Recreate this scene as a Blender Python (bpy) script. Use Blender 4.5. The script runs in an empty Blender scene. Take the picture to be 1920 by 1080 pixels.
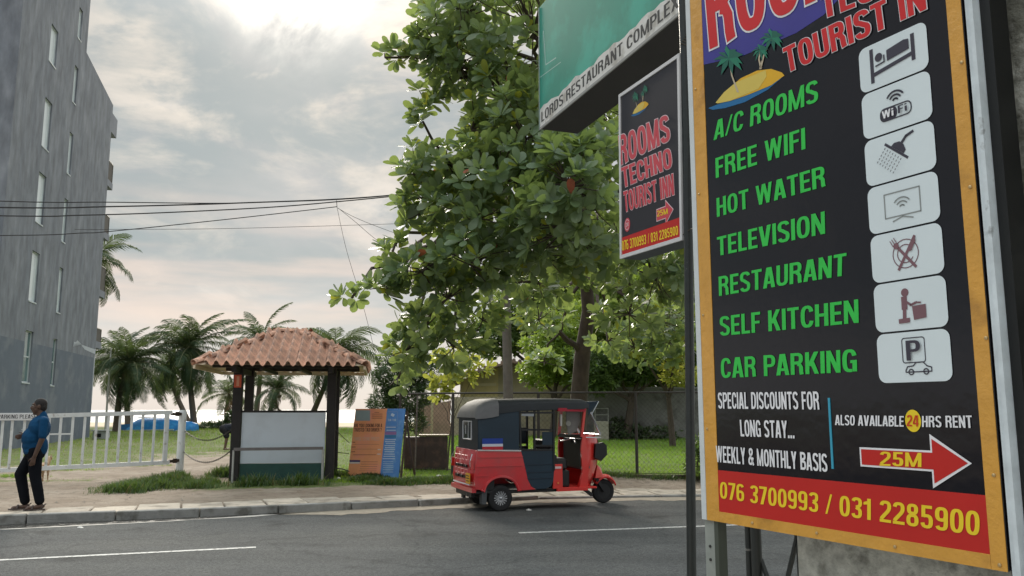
import bpy, math, random
import numpy as np
from mathutils import Vector, Matrix, Euler
random.seed(7); rng = np.random.default_rng(7)
S = bpy.context.scene; C = S.collection
PI = math.pi; R = math.radians
# ------------------------------------------------------------------ camera
H = 1.6; F = 1560.0; TH = math.atan(228/1560.0)
cam_d = bpy.data.cameras.new('camera'); cam = bpy.data.objects.new('camera', cam_d); C.objects.link(cam)
cam.location = (0, 0, H); cam.rotation_euler = (PI/2 + TH, 0, 0)
cam_d.sensor_width = 36; cam_d.lens = F/1920*36; cam_d.clip_start = .05; cam_d.clip_end = 6000
S.camera = cam
# ------------------------------------------------------------------ look
S.view_settings.view_transform = 'Standard'; S.view_settings.look = 'None'
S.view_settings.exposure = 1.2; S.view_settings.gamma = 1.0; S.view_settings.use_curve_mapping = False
SUN_AZ, SUN_EL = R(-15.5), R(28.3)
sun_dir = Vector((math.sin(SUN_AZ)*math.cos(SUN_EL), math.cos(SUN_AZ)*math.cos(SUN_EL), math.sin(SUN_EL)))
sl = bpy.data.lights.new('sun', 'SUN'); sl.energy = 1.5; sl.angle = R(18); sl.color = (1, .92, .8)
so = bpy.data.objects.new('sun', sl); C.objects.link(so); so.rotation_euler = sun_dir.to_track_quat('Z', 'Y').to_euler()
W = bpy.data.worlds.new('World'); S.world = W; W.use_nodes = True
def build_world():
    nt = W.node_tree; nt.nodes.clear(); N = nt.nodes.new; L = nt.links.new
    def val(op, a, b=None, c=None, clamp=False):
        n = N('ShaderNodeMath'); n.operation = op; n.use_clamp = clamp
        for i, v in enumerate((a, b, c)):
            if v is None: continue
            if isinstance(v, (int, float)): n.inputs[i].default_value = v
            else: L(v, n.inputs[i])
        return n.outputs[0]
    def mix(f, a, b):
        n = N('ShaderNodeMix'); n.data_type = 'RGBA'
        if isinstance(f, (int, float)): n.inputs[0].default_value = f
        else: L(f, n.inputs[0])
        for i, v in ((6, a), (7, b)):
            if isinstance(v, tuple): n.inputs[i].default_value = (*v, 1)
            else: L(v, n.inputs[i])
        return n.outputs[2]
    def ramp(v, lo, hi, a=0., b=1.):
        n = N('ShaderNodeMapRange'); n.interpolation_type = 'SMOOTHSTEP'; L(v, n.inputs[0])
        for i, q in enumerate((lo, hi, a, b)): n.inputs[i+1].default_value = q
        return n.outputs[0]
    tc = N('ShaderNodeTexCoord'); sx = N('ShaderNodeSeparateXYZ'); L(tc.outputs['Generated'], sx.inputs[0])
    x, y, z = sx.outputs
    zz = val('MAXIMUM', z, 0.0); den = val('ADD', zz, .30)
    cb = N('ShaderNodeCombineXYZ'); L(val('DIVIDE', x, den), cb.inputs[0]); L(val('DIVIDE', y, den), cb.inputs[1]); L(val('MULTIPLY', zz, 1.2), cb.inputs[2])
    def noise(sc, det, rough, off, dist=.0):
        m = N('ShaderNodeMapping'); L(cb.outputs[0], m.inputs[0]); m.inputs['Location'].default_value = off
        n = N('ShaderNodeTexNoise'); L(m.outputs[0], n.inputs['Vector'])
        n.inputs['Scale'].default_value = sc; n.inputs['Detail'].default_value = det; n.inputs['Roughness'].default_value = rough; n.inputs['Distortion'].default_value = dist
        return n.outputs['Fac']
    n1 = noise(1.15, 6, .55, (3.1, 7.7, 0), .3); n2 = noise(3.4, 8, .58, (11.3, 2.2, 0), .4); n3 = noise(.33, 2, .5, (1.0, 5.0, 2.0))
    sky = N('ShaderNodeTexSky'); sky.sky_type = 'NISHITA'; sky.sun_disc = False
    sky.sun_elevation = SUN_EL; sky.sun_rotation = SUN_AZ
    skm = N('ShaderNodeVectorMath'); skm.operation = 'SCALE'; L(sky.outputs[0], skm.inputs[0]); skm.inputs['Scale'].default_value = .07
    n4 = noise(7.5, 7, .6, (5.3, 9.2, 1), .3)
    cl = mix(ramp(n1, .38, .62), (.148, .180, .187), (.275, .272, .270))
    cl = mix(val('MULTIPLY', ramp(n4, .50, .68), .35), cl, (.195, .203, .210))
    cl = mix(val('MULTIPLY', ramp(n2, .54, .70), .6), cl, (.40, .37, .335))
    # the hidden sun glows through thin cloud
    dn = N('ShaderNodeVectorMath'); dn.operation = 'DOT_PRODUCT'; L(tc.outputs['Generated'], dn.inputs[0]); dn.inputs[1].default_value = sun_dir
    dot = val('MAXIMUM', dn.outputs['Value'], 0.0)
    g1 = val('POWER', dot, 30.0); g2 = val('POWER', dot, 620.0)
    thin = val('MULTIPLY', ramp(n2, .44, .60), ramp(n4, .30, .55))
    cl = mix(val('MULTIPLY', val('MULTIPLY', g1, thin), .80), cl, (.56, .475, .38))
    # warm streaks low in the sky on the sun's side
    low = val('MULTIPLY', ramp(z, .03, .10), ramp(z, .30, .12))
    st = N('ShaderNodeCombineXYZ'); L(val('MULTIPLY', x, 2.2), st.inputs[0]); L(val('MULTIPLY', z, 16.0), st.inputs[1])
    sn = N('ShaderNodeTexNoise'); L(st.outputs[0], sn.inputs['Vector']); sn.inputs['Scale'].default_value = 1.5; sn.inputs['Detail'].default_value = 5
    warm = val('MULTIPLY', val('MULTIPLY', low, ramp(sn.outputs['Fac'], .40, .66)), val('POWER', dot, 2.0))
    hz = mix(ramp(z, .0, .2), (.345, .342, .345), cl)
    c = mix(val('MULTIPLY', warm, .65), hz, (.49, .37, .305))
    core = mix(val('MULTIPLY', val('MULTIPLY', g2, ramp(n2, .30, .52)), 1.0), c, (2.2, 2.0, 1.7))
    # overcast gradient, steepened: dimmer low, boosted overhead to add light on the scene
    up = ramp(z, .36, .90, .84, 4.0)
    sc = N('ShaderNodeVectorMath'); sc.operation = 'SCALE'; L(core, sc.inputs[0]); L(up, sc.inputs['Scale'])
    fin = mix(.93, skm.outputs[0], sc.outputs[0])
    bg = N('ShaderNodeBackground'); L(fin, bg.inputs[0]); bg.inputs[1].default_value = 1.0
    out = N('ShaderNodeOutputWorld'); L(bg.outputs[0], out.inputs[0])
build_world()
W.cycles.sampling_method = 'MANUAL'; W.cycles.sample_map_resolution = 512
S.render.engine = 'CYCLES'
S.cycles.max_bounces = 6; S.cycles.diffuse_bounces = 4; S.cycles.glossy_bounces = 3; S.cycles.transmission_bounces = 4; S.cycles.transparent_max_bounces = 12
S.cycles.use_denoising = True
S.cycles.sample_clamp_indirect = 6
# ------------------------------------------------------------------ pixel <-> place
def ray(px, py):
    a = (px-960)/F; b = (540-py)/F
    return Vector((a, math.cos(TH)-b*math.sin(TH), math.sin(TH)+b*math.cos(TH)))
def P(px, py, Y):
    d = ray(px, py); t = Y/d.y; return Vector((d.x*t, Y, H+d.z*t))
def G(px, py, z=.1):
    d = ray(px, py); t = (z-H)/d.z; return Vector((d.x*t, d.y*t, z))
def XatY(px, Y, z=.1):                                            # x of the vertical seen at column px
    u = Y*math.cos(TH)+(z-H)*math.sin(TH); return (px-960)/F*u
class Plane:                                                      # vertical plane through o, horizontal axis ax
    def __init__(s, o, ax, up=None):
        s.o = Vector(o); s.ax = Vector(ax).normalized(); s.up = Vector(up or (0, 0, 1)).normalized(); s.n = s.ax.cross(s.up)
    def hit(s, px, py):
        d = ray(px, py); c = Vector((0, 0, H)); t = (s.o-c).dot(s.n)/d.dot(s.n); return c+d*t
    def st(s, px, py):
        v = s.hit(px, py)-s.o; return v.dot(s.ax), v.dot(s.up)
    def matrix(s):                                                # local x = ax, z = up, -y faces the viewer
        y = s.up.cross(s.ax); m = Matrix((s.ax, y, s.up)).transposed().to_4x4(); m.translation = s.o; return m
# ------------------------------------------------------------------ materials
def srgb(r, g, b):
    return tuple((c/255/12.92 if c/255 <= .04045 else ((c/255+.055)/1.055)**2.4) for c in (r, g, b))
def mat(name, col, rough=.7, metal=0., var=.12, vs=6., col2=None, c2s=2., c2lo=.5, c2hi=.62, bump=0., bs=40., coat=0., trans=0., tcol=None, alpha=1., spec=.5, world=False, det=4., rvar=0., tintobj=0., scl=None):
    m = bpy.data.materials.new(name); m.use_nodes = True; nt = m.node_tree; N = nt.nodes.new; L = nt.links.new
    b = nt.nodes['Principled BSDF']; out = nt.nodes['Material Output']
    tc = N('ShaderNodeTexCoord'); vec = tc.outputs['Object']
    if world:
        g = N('ShaderNodeNewGeometry'); vec = g.outputs['Position']
    if scl:
        mp = N('ShaderNodeMapping'); L(vec, mp.inputs[0]); mp.inputs['Scale'].default_value = scl; vec = mp.outputs[0]
    c = None
    rgb = N('ShaderNodeRGB'); rgb.outputs[0].default_value = (*col, 1); c = rgb.outputs[0]
    def noise(s, d=det, ro=.6):
        n = N('ShaderNodeTexNoise'); L(vec, n.inputs['Vector']); n.inputs['Scale'].default_value = s; n.inputs['Detail'].default_value = d; n.inputs['Roughness'].default_value = ro
        return n.outputs['Fac']
    if col2 is not None:
        mr = N('ShaderNodeMapRange'); L(noise(c2s, 6), mr.inputs[0]); mr.inputs[1].default_value = c2lo; mr.inputs[2].default_value = c2hi
        mx = N('ShaderNodeMix'); mx.data_type = 'RGBA'; L(mr.outputs[0], mx.inputs[0]); L(c, mx.inputs[6]); mx.inputs[7].default_value = (*col2, 1); c = mx.outputs[2]
    nz = None
    if var:
        nz = noise(vs)
        mr = N('ShaderNodeMapRange'); L(nz, mr.inputs[0]); mr.inputs[1].default_value = .25; mr.inputs[2].default_value = .75; mr.inputs[3].default_value = 1-var; mr.inputs[4].default_value = 1+var
        hs = N('ShaderNodeHueSaturation'); L(c, hs.inputs['Color']); L(mr.outputs[0], hs.inputs['Value']); c = hs.outputs[0]
    if tintobj:
        oi = N('ShaderNodeObjectInfo'); mr = N('ShaderNodeMapRange'); L(oi.outputs['Random'], mr.inputs[0]); mr.inputs[3].default_value = 1-tintobj; mr.inputs[4].default_value = 1+tintobj
        hs = N('ShaderNodeHueSaturation'); L(c, hs.inputs['Color']); L(mr.outputs[0], hs.inputs['Value']); c = hs.outputs[0]
    L(c, b.inputs['Base Color'])
    b.inputs['Roughness'].default_value = rough; b.inputs['Metallic'].default_value = metal; b.inputs['Specular IOR Level'].default_value = spec
    if rvar and nz is not None:
        mr = N('ShaderNodeMapRange'); L(nz, mr.inputs[0]); mr.inputs[1].default_value = .3; mr.inputs[2].default_value = .7; mr.inputs[3].default_value = max(.02, rough-rvar); mr.inputs[4].default_value = min(1, rough+rvar); L(mr.outputs[0], b.inputs['Roughness'])
    if coat: b.inputs['Coat Weight'].default_value = coat; b.inputs['Coat Roughness'].default_value = .08
    if alpha < 1: b.inputs['Alpha'].default_value = alpha
    if bump:
        bn = N('ShaderNodeBump'); bn.inputs['Strength'].default_value = min(1, bump); bn.inputs['Distance'].default_value = .02; L(noise(bs, 5), bn.inputs['Height']); L(bn.outputs[0], b.inputs['Normal'])
    if trans:
        tr = N('ShaderNodeBsdfTranslucent')
        if tcol: tr.inputs[0].default_value = (*tcol, 1)
        else: L(c, tr.inputs[0])
        ms = N('ShaderNodeMixShader'); ms.inputs[0].default_value = trans; L(b.outputs[0], ms.inputs[1]); L(tr.outputs[0], ms.inputs[2]); L(ms.outputs[0], out.inputs[0])
    return m
_mc = {}
def flat(rgb, rough=.5, **k):
    key = (rgb, rough, tuple(sorted(k.items())))
    if key not in _mc: _mc[key] = mat('paint_%d_%d_%d' % rgb, srgb(*rgb), rough, **{**dict(var=.05), **k})
    return _mc[key]
# ------------------------------------------------------------------ mesh builder
class MB:
    def __init__(s): s.v = []; s.f = []; s.m = []; s.cur = 0
    def add(s, vs, fs, M=None):
        o = len(s.v)
        s.v += [tuple(M @ Vector(v)) if M else tuple(v) for v in vs]
        s.f += [tuple(i+o for i in f) for f in fs]; s.m += [s.cur]*len(fs); return s
    def box(s, a, b, M=None, bev=0.):
        x0, y0, z0 = a; x1, y1, z1 = b
        if bev:
            e = min(bev, abs(x1-x0)/2.01, abs(y1-y0)/2.01, abs(z1-z0)/2.01)
            vs = []; fs = []
            for sz in (0, 1):
                for sy in (0, 1):
                    for sx in (0, 1):
                        X = x1 if sx else x0; Y = y1 if sy else y0; Z = z1 if sz else z0
                        dx = -e if sx else e; dy = -e if sy else e; dz = -e if sz else e
                        vs += [(X, Y+dy, Z+dz), (X+dx, Y, Z+dz), (X+dx, Y+dy, Z)]
            def i(sx, sy, sz, k): return (sz*4+sy*2+sx)*3+k
            for sx in (0, 1): fs.append([i(sx, 0, 0, 0), i(sx, 1, 0, 0), i(sx, 1, 1, 0), i(sx, 0, 1, 0)][::1 if sx else -1])
            for sy in (0, 1): fs.append([i(0, sy, 0, 1), i(1, sy, 0, 1), i(1, sy, 1, 1), i(0, sy, 1, 1)][::-1 if sy else 1])
            for sz in (0, 1): fs.append([i(0, 0, sz, 2), i(1, 0, sz, 2), i(1, 1, sz, 2), i(0, 1, sz, 2)][::1 if sz else -1])
            for p in (0, 1):
                for q in (0, 1):
                    sg = (p+q) % 2
                    fs.append([i(0, p, q, 1), i(1, p, q, 1), i(1, p, q, 2), i(0, p, q, 2)][::1 if sg else -1])
                    fs.append([i(p, 0, q, 0), i(p, 1, q, 0), i(p, 1, q, 2), i(p, 0, q, 2)][::-1 if sg else 1])
                    fs.append([i(p, q, 0, 0), i(p, q, 1, 0), i(p, q, 1, 1), i(p, q, 0, 1)][::-1 if sg else 1])
            for sx in (0, 1):
                for sy in (0, 1):
                    for sz in (0, 1):
                        fs.append([i(sx, sy, sz, 0), i(sx, sy, sz, 1), i(sx, sy, sz, 2)][::1 if (sx+sy+sz) % 2 else -1])
            return s.add(vs, fs, M)
        vs = [(x0, y0, z0), (x1, y0, z0), (x1, y1, z0), (x0, y1, z0), (x0, y0, z1), (x1, y0, z1), (x1, y1, z1), (x0, y1, z1)]
        return s.add(vs, [(0, 3, 2, 1), (4, 5, 6, 7), (0, 1, 5, 4), (1, 2, 6, 5), (2, 3, 7, 6), (3, 0, 4, 7)], M)
    def tube(s, pts, r, n=8, cap=True, M=None):
        pts = [Vector(p) for p in pts]; k = len(pts); rs = r if isinstance(r, (list, tuple)) else [r]*k
        vs = []; fs = []; prev = None
        for i, p in enumerate(pts):
            d = (pts[min(i+1, k-1)]-pts[max(i-1, 0)])
            if d.length < 1e-9: d = Vector((0, 0, 1))
            d.normalize()
            if prev is None: a = d.orthogonal().normalized()
            else:
                a = prev-d*prev.dot(d)
                a = a.normalized() if a.length > 1e-6 else d.orthogonal().normalized()
            prev = a; b = d.cross(a)
            for j in range(n):
                t = 2*PI*j/n; vs.append(p+a*(math.cos(t)*rs[i])+b*(math.sin(t)*rs[i]))
        for i in range(k-1):
            for j in range(n):
                fs.append((i*n+j, i*n+(j+1) % n, (i+1)*n+(j+1) % n, (i+1)*n+j))
        if cap: fs.append(tuple(range(n))[::-1]); fs.append(tuple((k-1)*n+j for j in range(n)))
        return s.add(vs, fs, M)
    def rod(s, a, b, w, h=None, up=(0, 0, 1), M=None):            # rectangular bar from a to b
        a = Vector(a); b = Vector(b); d = (b-a).normalized(); h = h or w; u = Vector(up)
        if abs(d.dot(u)) > .98: u = Vector((0, 1, 0))
        sd = d.cross(u).normalized()*w/2; uu = sd.cross(d).normalized()*h/2
        vs = [a-sd-uu, a+sd-uu, a+sd+uu, a-sd+uu, b-sd-uu, b+sd-uu, b+sd+uu, b-sd+uu]
        return s.add(vs, [(0, 3, 2, 1), (4, 5, 6, 7), (0, 1, 5, 4), (1, 2, 6, 5), (2, 3, 7, 6), (3, 0, 4, 7)], M)
    def prism(s, poly, y0, y1, M=None):                           # polygon in x,z extruded along y
        n = len(poly); vs = [(x, y0, z) for x, z in poly]+[(x, y1, z) for x, z in poly]
        fs = [tuple(range(n)), tuple(range(2*n-1, n-1, -1))]+[(i, i+n, (i+1) % n+n, (i+1) % n) for i in range(n)]
        return s.add(vs, fs, M)
    def sheet(s, poly, y, M=None):
        return s.add([(x, y, z) for x, z in poly], [tuple(range(len(poly)))], M)
    def lathe(s, prof, n=16, M=None, axis='z', caps=True):
        vs = []; fs = []
        for r, z in prof:
            for j in range(n):
                t = 2*PI*j/n; a, b = r*math.cos(t), r*math.sin(t)
                vs.append((a, b, z) if axis == 'z' else (a, z, b) if axis == 'y' else (z, a, b))
        for i in range(len(prof)-1):
            for j in range(n): fs.append((i*n+j, i*n+(j+1) % n, (i+1)*n+(j+1) % n, (i+1)*n+j))
        if caps: fs.append(tuple(range(n))); fs.append(tuple((len(prof)-1)*n+j for j in range(n)))
        return s.add(vs, fs, M)
    def loft(s, rings, closed=True, cap=True, M=None):
        n = len(rings[0]); vs = [p for r in rings for p in r]; fs = []
        for i in range(len(rings)-1):
            for j in range(n if closed else n-1): fs.append((i*n+j, i*n+(j+1) % n, (i+1)*n+(j+1) % n, (i+1)*n+j))
        if cap and closed: fs.append(tuple(range(n))[::-1]); fs.append(tuple((len(rings)-1)*n+j for j in range(n)))
        return s.add(vs, fs, M)
    def mesh(s, name, ms):
        me = bpy.data.meshes.new(name); me.from_pydata(s.v, [], s.f)
        for m in (ms if isinstance(ms, (list, tuple)) else [ms]): me.materials.append(m)
        if any(s.m): me.polygons.foreach_set('material_index', s.m)
        return me
    def build(s, name, ms, parent=None, smooth=False, M=None, fix=True):
        me = s.mesh(name, ms)
        if fix:
            import bmesh
            bm = bmesh.new(); bm.from_mesh(me); bmesh.ops.recalc_face_normals(bm, faces=bm.faces); bm.to_mesh(me); bm.free()
        return link(name, me, parent, smooth, M)
def link(name, me, parent=None, smooth=False, M=None):
    o = bpy.data.objects.new(name, me); C.objects.link(o)
    if parent is not None: o.parent = parent
    if M is not None: o.matrix_local = M
    if smooth:
        me.polygons.foreach_set('use_smooth', [True]*len(me.polygons))
        if smooth != 'all' and hasattr(me, 'set_sharp_from_angle'): me.set_sharp_from_angle(angle=R(38))
    return o
def npmesh(name, V, Fa, ms, mi=None, smooth=False):
    me = bpy.data.meshes.new(name); V = np.ascontiguousarray(V, dtype=np.float32); Fa = np.ascontiguousarray(Fa, dtype=np.int32)
    m, k = Fa.shape
    me.vertices.add(len(V)); me.vertices.foreach_set('co', V.ravel())
    me.loops.add(m*k); me.loops.foreach_set('vertex_index', Fa.ravel())
    me.polygons.add(m); me.polygons.foreach_set('loop_start', np.arange(0, m*k, k, dtype=np.int32)); me.polygons.foreach_set('loop_total', np.full(m, k, dtype=np.int32))
    for x in (ms if isinstance(ms, (list, tuple)) else [ms]): me.materials.append(x)
    if mi is not None: me.polygons.foreach_set('material_index', np.ascontiguousarray(mi, dtype=np.int32))
    if smooth: me.polygons.foreach_set('use_smooth', np.ones(m, dtype=bool))
    me.update(calc_edges=True); return me
def inst(Lv, Lf, T, Rm, sc):                                      # copies of a small mesh as arrays
    n = len(T); V = np.einsum('nij,kj->nki', Rm*sc[:, None, None], Lv)+T[:, None, :]
    Fa = Lf[None]+(np.arange(n)*len(Lv))[:, None, None]
    return V.reshape(-1, 3), Fa.reshape(-1, Lf.shape[1])
def frames(d, roll):                                              # rotation matrices with x along d
    d = d/np.linalg.norm(d, axis=1, keepdims=True)
    up = np.tile([0., 0., 1.], (len(d), 1)); up[np.abs(d[:, 2]) > .95] = [0, 1, 0]
    y = np.cross(up, d); y /= np.linalg.norm(y, axis=1, keepdims=True); z = np.cross(d, y)
    c, s_ = np.cos(roll)[:, None], np.sin(roll)[:, None]
    y2 = y*c+z*s_; z2 = -y*s_+z*c
    return np.stack([d, y2, z2], axis=2)
def empty(name, loc=(0, 0, 0), rz=0., M=None):
    o = bpy.data.objects.new(name, None); C.objects.link(o); o.empty_display_size = .1
    if M is not None: o.matrix_world = M
    else: o.location = loc; o.rotation_euler = (0, 0, rz)
    return o
def tag(o, label, cat, group=None):
    o['label'] = label; o['category'] = cat
    if group: o['group'] = group
    return o
def setting(o): o['kind'] = 'structure'; return o
def stuff(o): o['kind'] = 'stuff'; return o
def thing(name, label, cat, loc=(0, 0, 0), rz=0., group=None, M=None): return tag(empty(name, loc, rz, M), label, cat, group)
# ------------------------------------------------------------------ printed lettering
# condensed grotesque capitals built from abutting strokes; x 0..w, y 0..1
def _se(cx, cy, rx, ry, a0, a1, n=12, e=2.7):                     # superellipse arc, angles in degrees
    out = []
    for i in range(n+1):
        t = R(a0+(a1-a0)*i/n); c, s = math.cos(t), math.sin(t)
        out.append((cx+rx*math.copysign(abs(c)**(2/e), c), cy+ry*math.copysign(abs(s)**(2/e), s)))
    return out
VS, HS = .165, .135                                               # vertical and horizontal stroke weights
def glyph(ch, g=0.):
    """list of pieces: ('p', polygon) or ('r', centreline); returns pieces, advance width. g widens every stroke."""
    v, h = VS, HS; P_ = []; w = .52
    def box(x0, y0, x1, y1): P_.append([(x0-g, y0-g), (x1+g, y0-g), (x1+g, y1+g), (x0-g, y1+g)])
    def bar(x0, y0, x1, y1, t=None):                              # slanted stroke of horizontal thickness t between two heights
        t = (t or v*1.08)/2+g*1.05; P_.append([(x0-t, y0-g), (x0+t, y0-g), (x1+t, y1+g), (x1-t, y1+g)])
    def rib(pts, close=False):
        n = len(pts); L_, R_ = [], []
        for i, (x, y) in enumerate(pts):
            a = pts[(i-1) % n] if (close or i) else pts[i]; b = pts[(i+1) % n] if (close or i < n-1) else pts[i]
            dx, dy = b[0]-a[0], b[1]-a[1]; l = math.hypot(dx, dy) or 1; dx /= l; dy /= l
            t = (h+(v-h)*abs(dy)**1.2)/2+g; ex = 0
            if not close and i == 0: ex = -g
            if not close and i == n-1: ex = g
            L_.append((x-dy*t+dx*ex, y+dx*t+dy*ex)); R_.append((x+dy*t+dx*ex, y-dx*t+dy*ex))
        P_.append(('r', L_, R_, close))
    V2, H2 = v/2, h/2
    if ch == 'A': w = .56; bar(V2*.95, 0, w/2-.035, 1); bar(w-V2*.95, 0, w/2+.035, 1); box(.16, .2, w-.16, .2+h*.9)
    elif ch == 'B': box(0, 0, v, 1); rib([(v, 1-H2)]+_se(.27, .77, .25-V2+.02, .23-H2, 90, -90, 8)+[(v, .54)]); rib([(v, .48)]+_se(.28, .27, .26-V2+.02, .27-H2, 90, -90, 8)+[(v, H2)])
    elif ch == 'C': rib(_se(.27, .5, .27-V2, .5-H2, 22, 338, 26))
    elif ch == 'D': box(0, 0, v, 1); rib([(v, 1-H2)]+_se(.22, .5, .32-V2, .5-H2, 90, -90, 16)+[(v, H2)]); w = .54
    elif ch in 'EF':
        w = .45 if ch == 'E' else .43; box(0, 0, v, 1); box(v+2*g, 1-h, w, 1); box(v+2*g, .44, w-.035, .44+h*.95)
        if ch == 'E': box(v+2*g, 0, w, h)
    elif ch == 'G': rib(_se(.27, .5, .27-V2, .5-H2, 22, 270, 22)+[(.36, H2)]); box(.54-v, .02, .54, .52); box(.30, .52-h*.95, .54-v-2*g, .52); w = .54
    elif ch == 'H': w = .53; box(0, 0, v, 1); box(w-v, 0, w, 1); box(v+2*g, .5-H2, w-v-2*g, .5+H2)
    elif ch == 'I': w = v; box(0, 0, v, 1)
    elif ch == 'J': w = .42; rib([(w-V2, 1), (w-V2, .3)]+_se(.21, .26, .21-V2, .26-H2, 0, -180, 10))
    elif ch == 'K': w = .55; box(0, 0, v, 1); bar(.17, .36, w-V2*1.1, 1); bar(w-V2, 0, .26, .60)
    elif ch == 'L': w = .42; box(0, 0, v, 1); box(v+2*g, 0, w, h)
    elif ch == 'M': w = .70; t = v*.92; box(0, 0, t, 1); box(w-t, 0, w, 1); bar(w/2, 0, V2, 1, v*.8); bar(w/2, 0, w-V2, 1, v*.8)
    elif ch == 'N': w = .54; box(0, 0, v*.93, 1); box(w-v*.93, 0, w, 1); bar(w-V2, 0, V2, 1)
    elif ch in 'O0': w = .54 if ch == 'O' else .50; rib(_se(w/2, .5, w/2-V2, .5-H2, 0, 350, 35), True)
    elif ch == 'P': box(0, 0, v, 1); rib([(v, 1-H2)]+_se(.27, .71, .27-V2, .29-H2, 90, -90, 10)+[(v, .42+H2)]); w = .51
    elif ch == 'R': box(0, 0, v, 1); rib([(v, 1-H2)]+_se(.27, .735, .26-V2, .265-H2, 90, -90, 10)+[(v, .47+H2)]); rib([(.30, .47), (.40, .44), (.445, .33), (.45, .12), (.47, 0)]); w = .55
    elif ch == 'S': rib(_se(.26, .735, .26-V2, .265-H2, 12, 215, 14)+[(.20, .56), (.32, .46)]+_se(.26, .265, .26-V2, .265-H2, 35, -168, 14)); w = .52
    elif ch == 'T': w = .50; box(0, 1-h, w, 1); box(w/2-V2, 0, w/2+V2, 1-h-2*g)
    elif ch == 'U': w = .53; rib([(V2, 1), (V2, .35)]+_se(w/2, .3, w/2-V2, .3-H2, 180, 360, 14)+[(w-V2, .35), (w-V2, 1)])
    elif ch == 'V': w = .55; bar(w/2-.03, 0, V2*.95, 1); bar(w/2+.03, 0, w-V2*.95, 1)
    elif ch == 'W': w = .80; t = v*.88; bar(.22, 0, V2*.9, 1, t); bar(.22, 0, .39, 1, t); bar(.58, 0, .41, 1, t); bar(.58, 0, w-V2*.9, 1, t)
    elif ch == 'X': w = .55; bar(V2, 0, w-V2, 1); bar(w-V2, 0, V2, 1)
    elif ch == 'Y': w = .53; box(w/2-V2, 0, w/2+V2, .45); bar(w/2, .40, V2, 1); bar(w/2, .40, w-V2, 1)
    elif ch == 'Z': w = .47; box(0, 0, w, h); box(0, 1-h, w, 1); bar(V2*1.1, h, w-V2*1.1, 1-h)
    elif ch == '/': w = .34; bar(.05, 0, .29, 1, v*.62)
    elif ch == '&': w = .60; rib([(.56, .0), (.18, .62)]+_se(.28, .78, .15, .16, 190, -10, 10)+[(.38, .66), (.14, .42)]+_se(.23, .24, .17, .17, 140, 320, 10)+[(.52, .45)])
    elif ch == '.': w = v; box(0, 0, v, v)
    elif ch == '?': w = .46; rib(_se(.23, .74, .16, .19, 170, -50, 10)+[(.23, .45), (.23, .27)]); box(.23-V2, 0, .23+V2, v*.9)
    elif ch == '1': w = .36; box(w-v-.03, 0, w-.03, 1); P_.append([(0-g, .70-g), (w-v-.03-g*2, .72-g), (w-v-.03-g*2, .88+g), (0-g, .82+g)])
    elif ch == '2': w = .50; rib(_se(.25, .73, .25-V2, .27-H2, 172, -30, 12)+[(.34, .5), (.10, .20), (.085, h*1.02)]); box(0, 0, w, h)
    elif ch == '3': w = .50; rib(_se(.25, .745, .25-V2, .255-H2, 165, -80, 12)+[(.22, .525)]); rib([(.22, .52)]+_se(.25, .27, .25-V2, .27-H2, 80, -170, 12))
    elif ch == '4': w = .52; box(.30, 0, .30+v, 1); box(0, .2, .30-2*g, .2+h*.9); box(.30+v+2*g, .2, w, .2+h*.9); bar(.07, .2+h*.9, .28, 1, v*.9)
    elif ch == '5': w = .50; box(.04, 1-h, .46, 1); box(.04, .48, .04+v*.95, 1-h-2*g); rib([(.12, .55)]+_se(.25, .31, .25-V2, .31-H2, 112, -168, 14))
    elif ch == '6': w = .50; rib(_se(.25, .31, .25-V2, .31-H2, 0, 350, 24), True); rib([(.083, .36), (.083, .6)]+_se(.25, .70, .25-V2, .30-H2, 180, 25, 10))
    elif ch == '9': w = .50; rib(_se(.25, .69, .25-V2, .31-H2, 0, 350, 24), True); rib([(.417, .64), (.417, .4)]+_se(.25, .30, .25-V2, .30-H2, 0, -155, 10))
    elif ch == '7': w = .47; box(0, 1-h, w, 1); bar(.17, 0, w-V2*1.1, 1-h-2*g)
    elif ch == '8': w = .50; rib(_se(.25, .755, .23-V2, .245-H2, 0, 350, 22), True); rib(_se(.25, .275, .25-V2, .275-H2, 0, 350, 22), True)
    elif ch == ' ': w = .22
    elif ch == '!': w = v; box(0, 0, v, .68); box(0, .80, v, .97)
    return P_, w
_tc = {}
def text_geo(txt, g=0., sp=1.):
    key = (txt, g, sp)
    if key in _tc: return _tc[key]
    V = []; Fc = []; x = 0.
    for ci, ch in enumerate(txt.upper()):
        ps, w = glyph(ch, g)
        for k, p in enumerate(ps):
            dz = k*.00022; o = len(V)
            if p[0] == 'r':
                _, L_, R_, cl = p; n = len(L_); V += [(x+a, b, dz) for a, b in L_]+[(x+a, b, dz) for a, b in R_]
                for i in range(n if cl else n-1): j = (i+1) % n; Fc.append((o+i, o+j, o+n+j, o+n+i))
            else: V += [(x+a, b, dz) for a, b in p]; Fc.append(tuple(range(o, o+len(p))))
        x += w+.075*sp
    _tc[key] = (V, Fc, x-.075*sp); return _tc[key]
def put_text(txt, box, y, m, parent, off=0., sp=1., name='lettering', fit=None, depth=1.):
    """box = four plane points (s,t): bottom-left, bottom-right, top-right, top-left"""
    v, f, tot = text_geo(txt, off, sp); out = []
    for a, b, dz in v:
        u = a/tot; w = b
        s = (1-u)*(1-w)*box[0][0]+u*(1-w)*box[1][0]+u*w*box[2][0]+(1-u)*w*box[3][0]
        t = (1-u)*(1-w)*box[0][1]+u*(1-w)*box[1][1]+u*w*box[2][1]+(1-u)*w*box[3][1]
        out.append((s, y-dz*depth, t))
    mb = MB(); mb.add(out, f); return mb.build(name, m, parent, fix=False)
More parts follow.
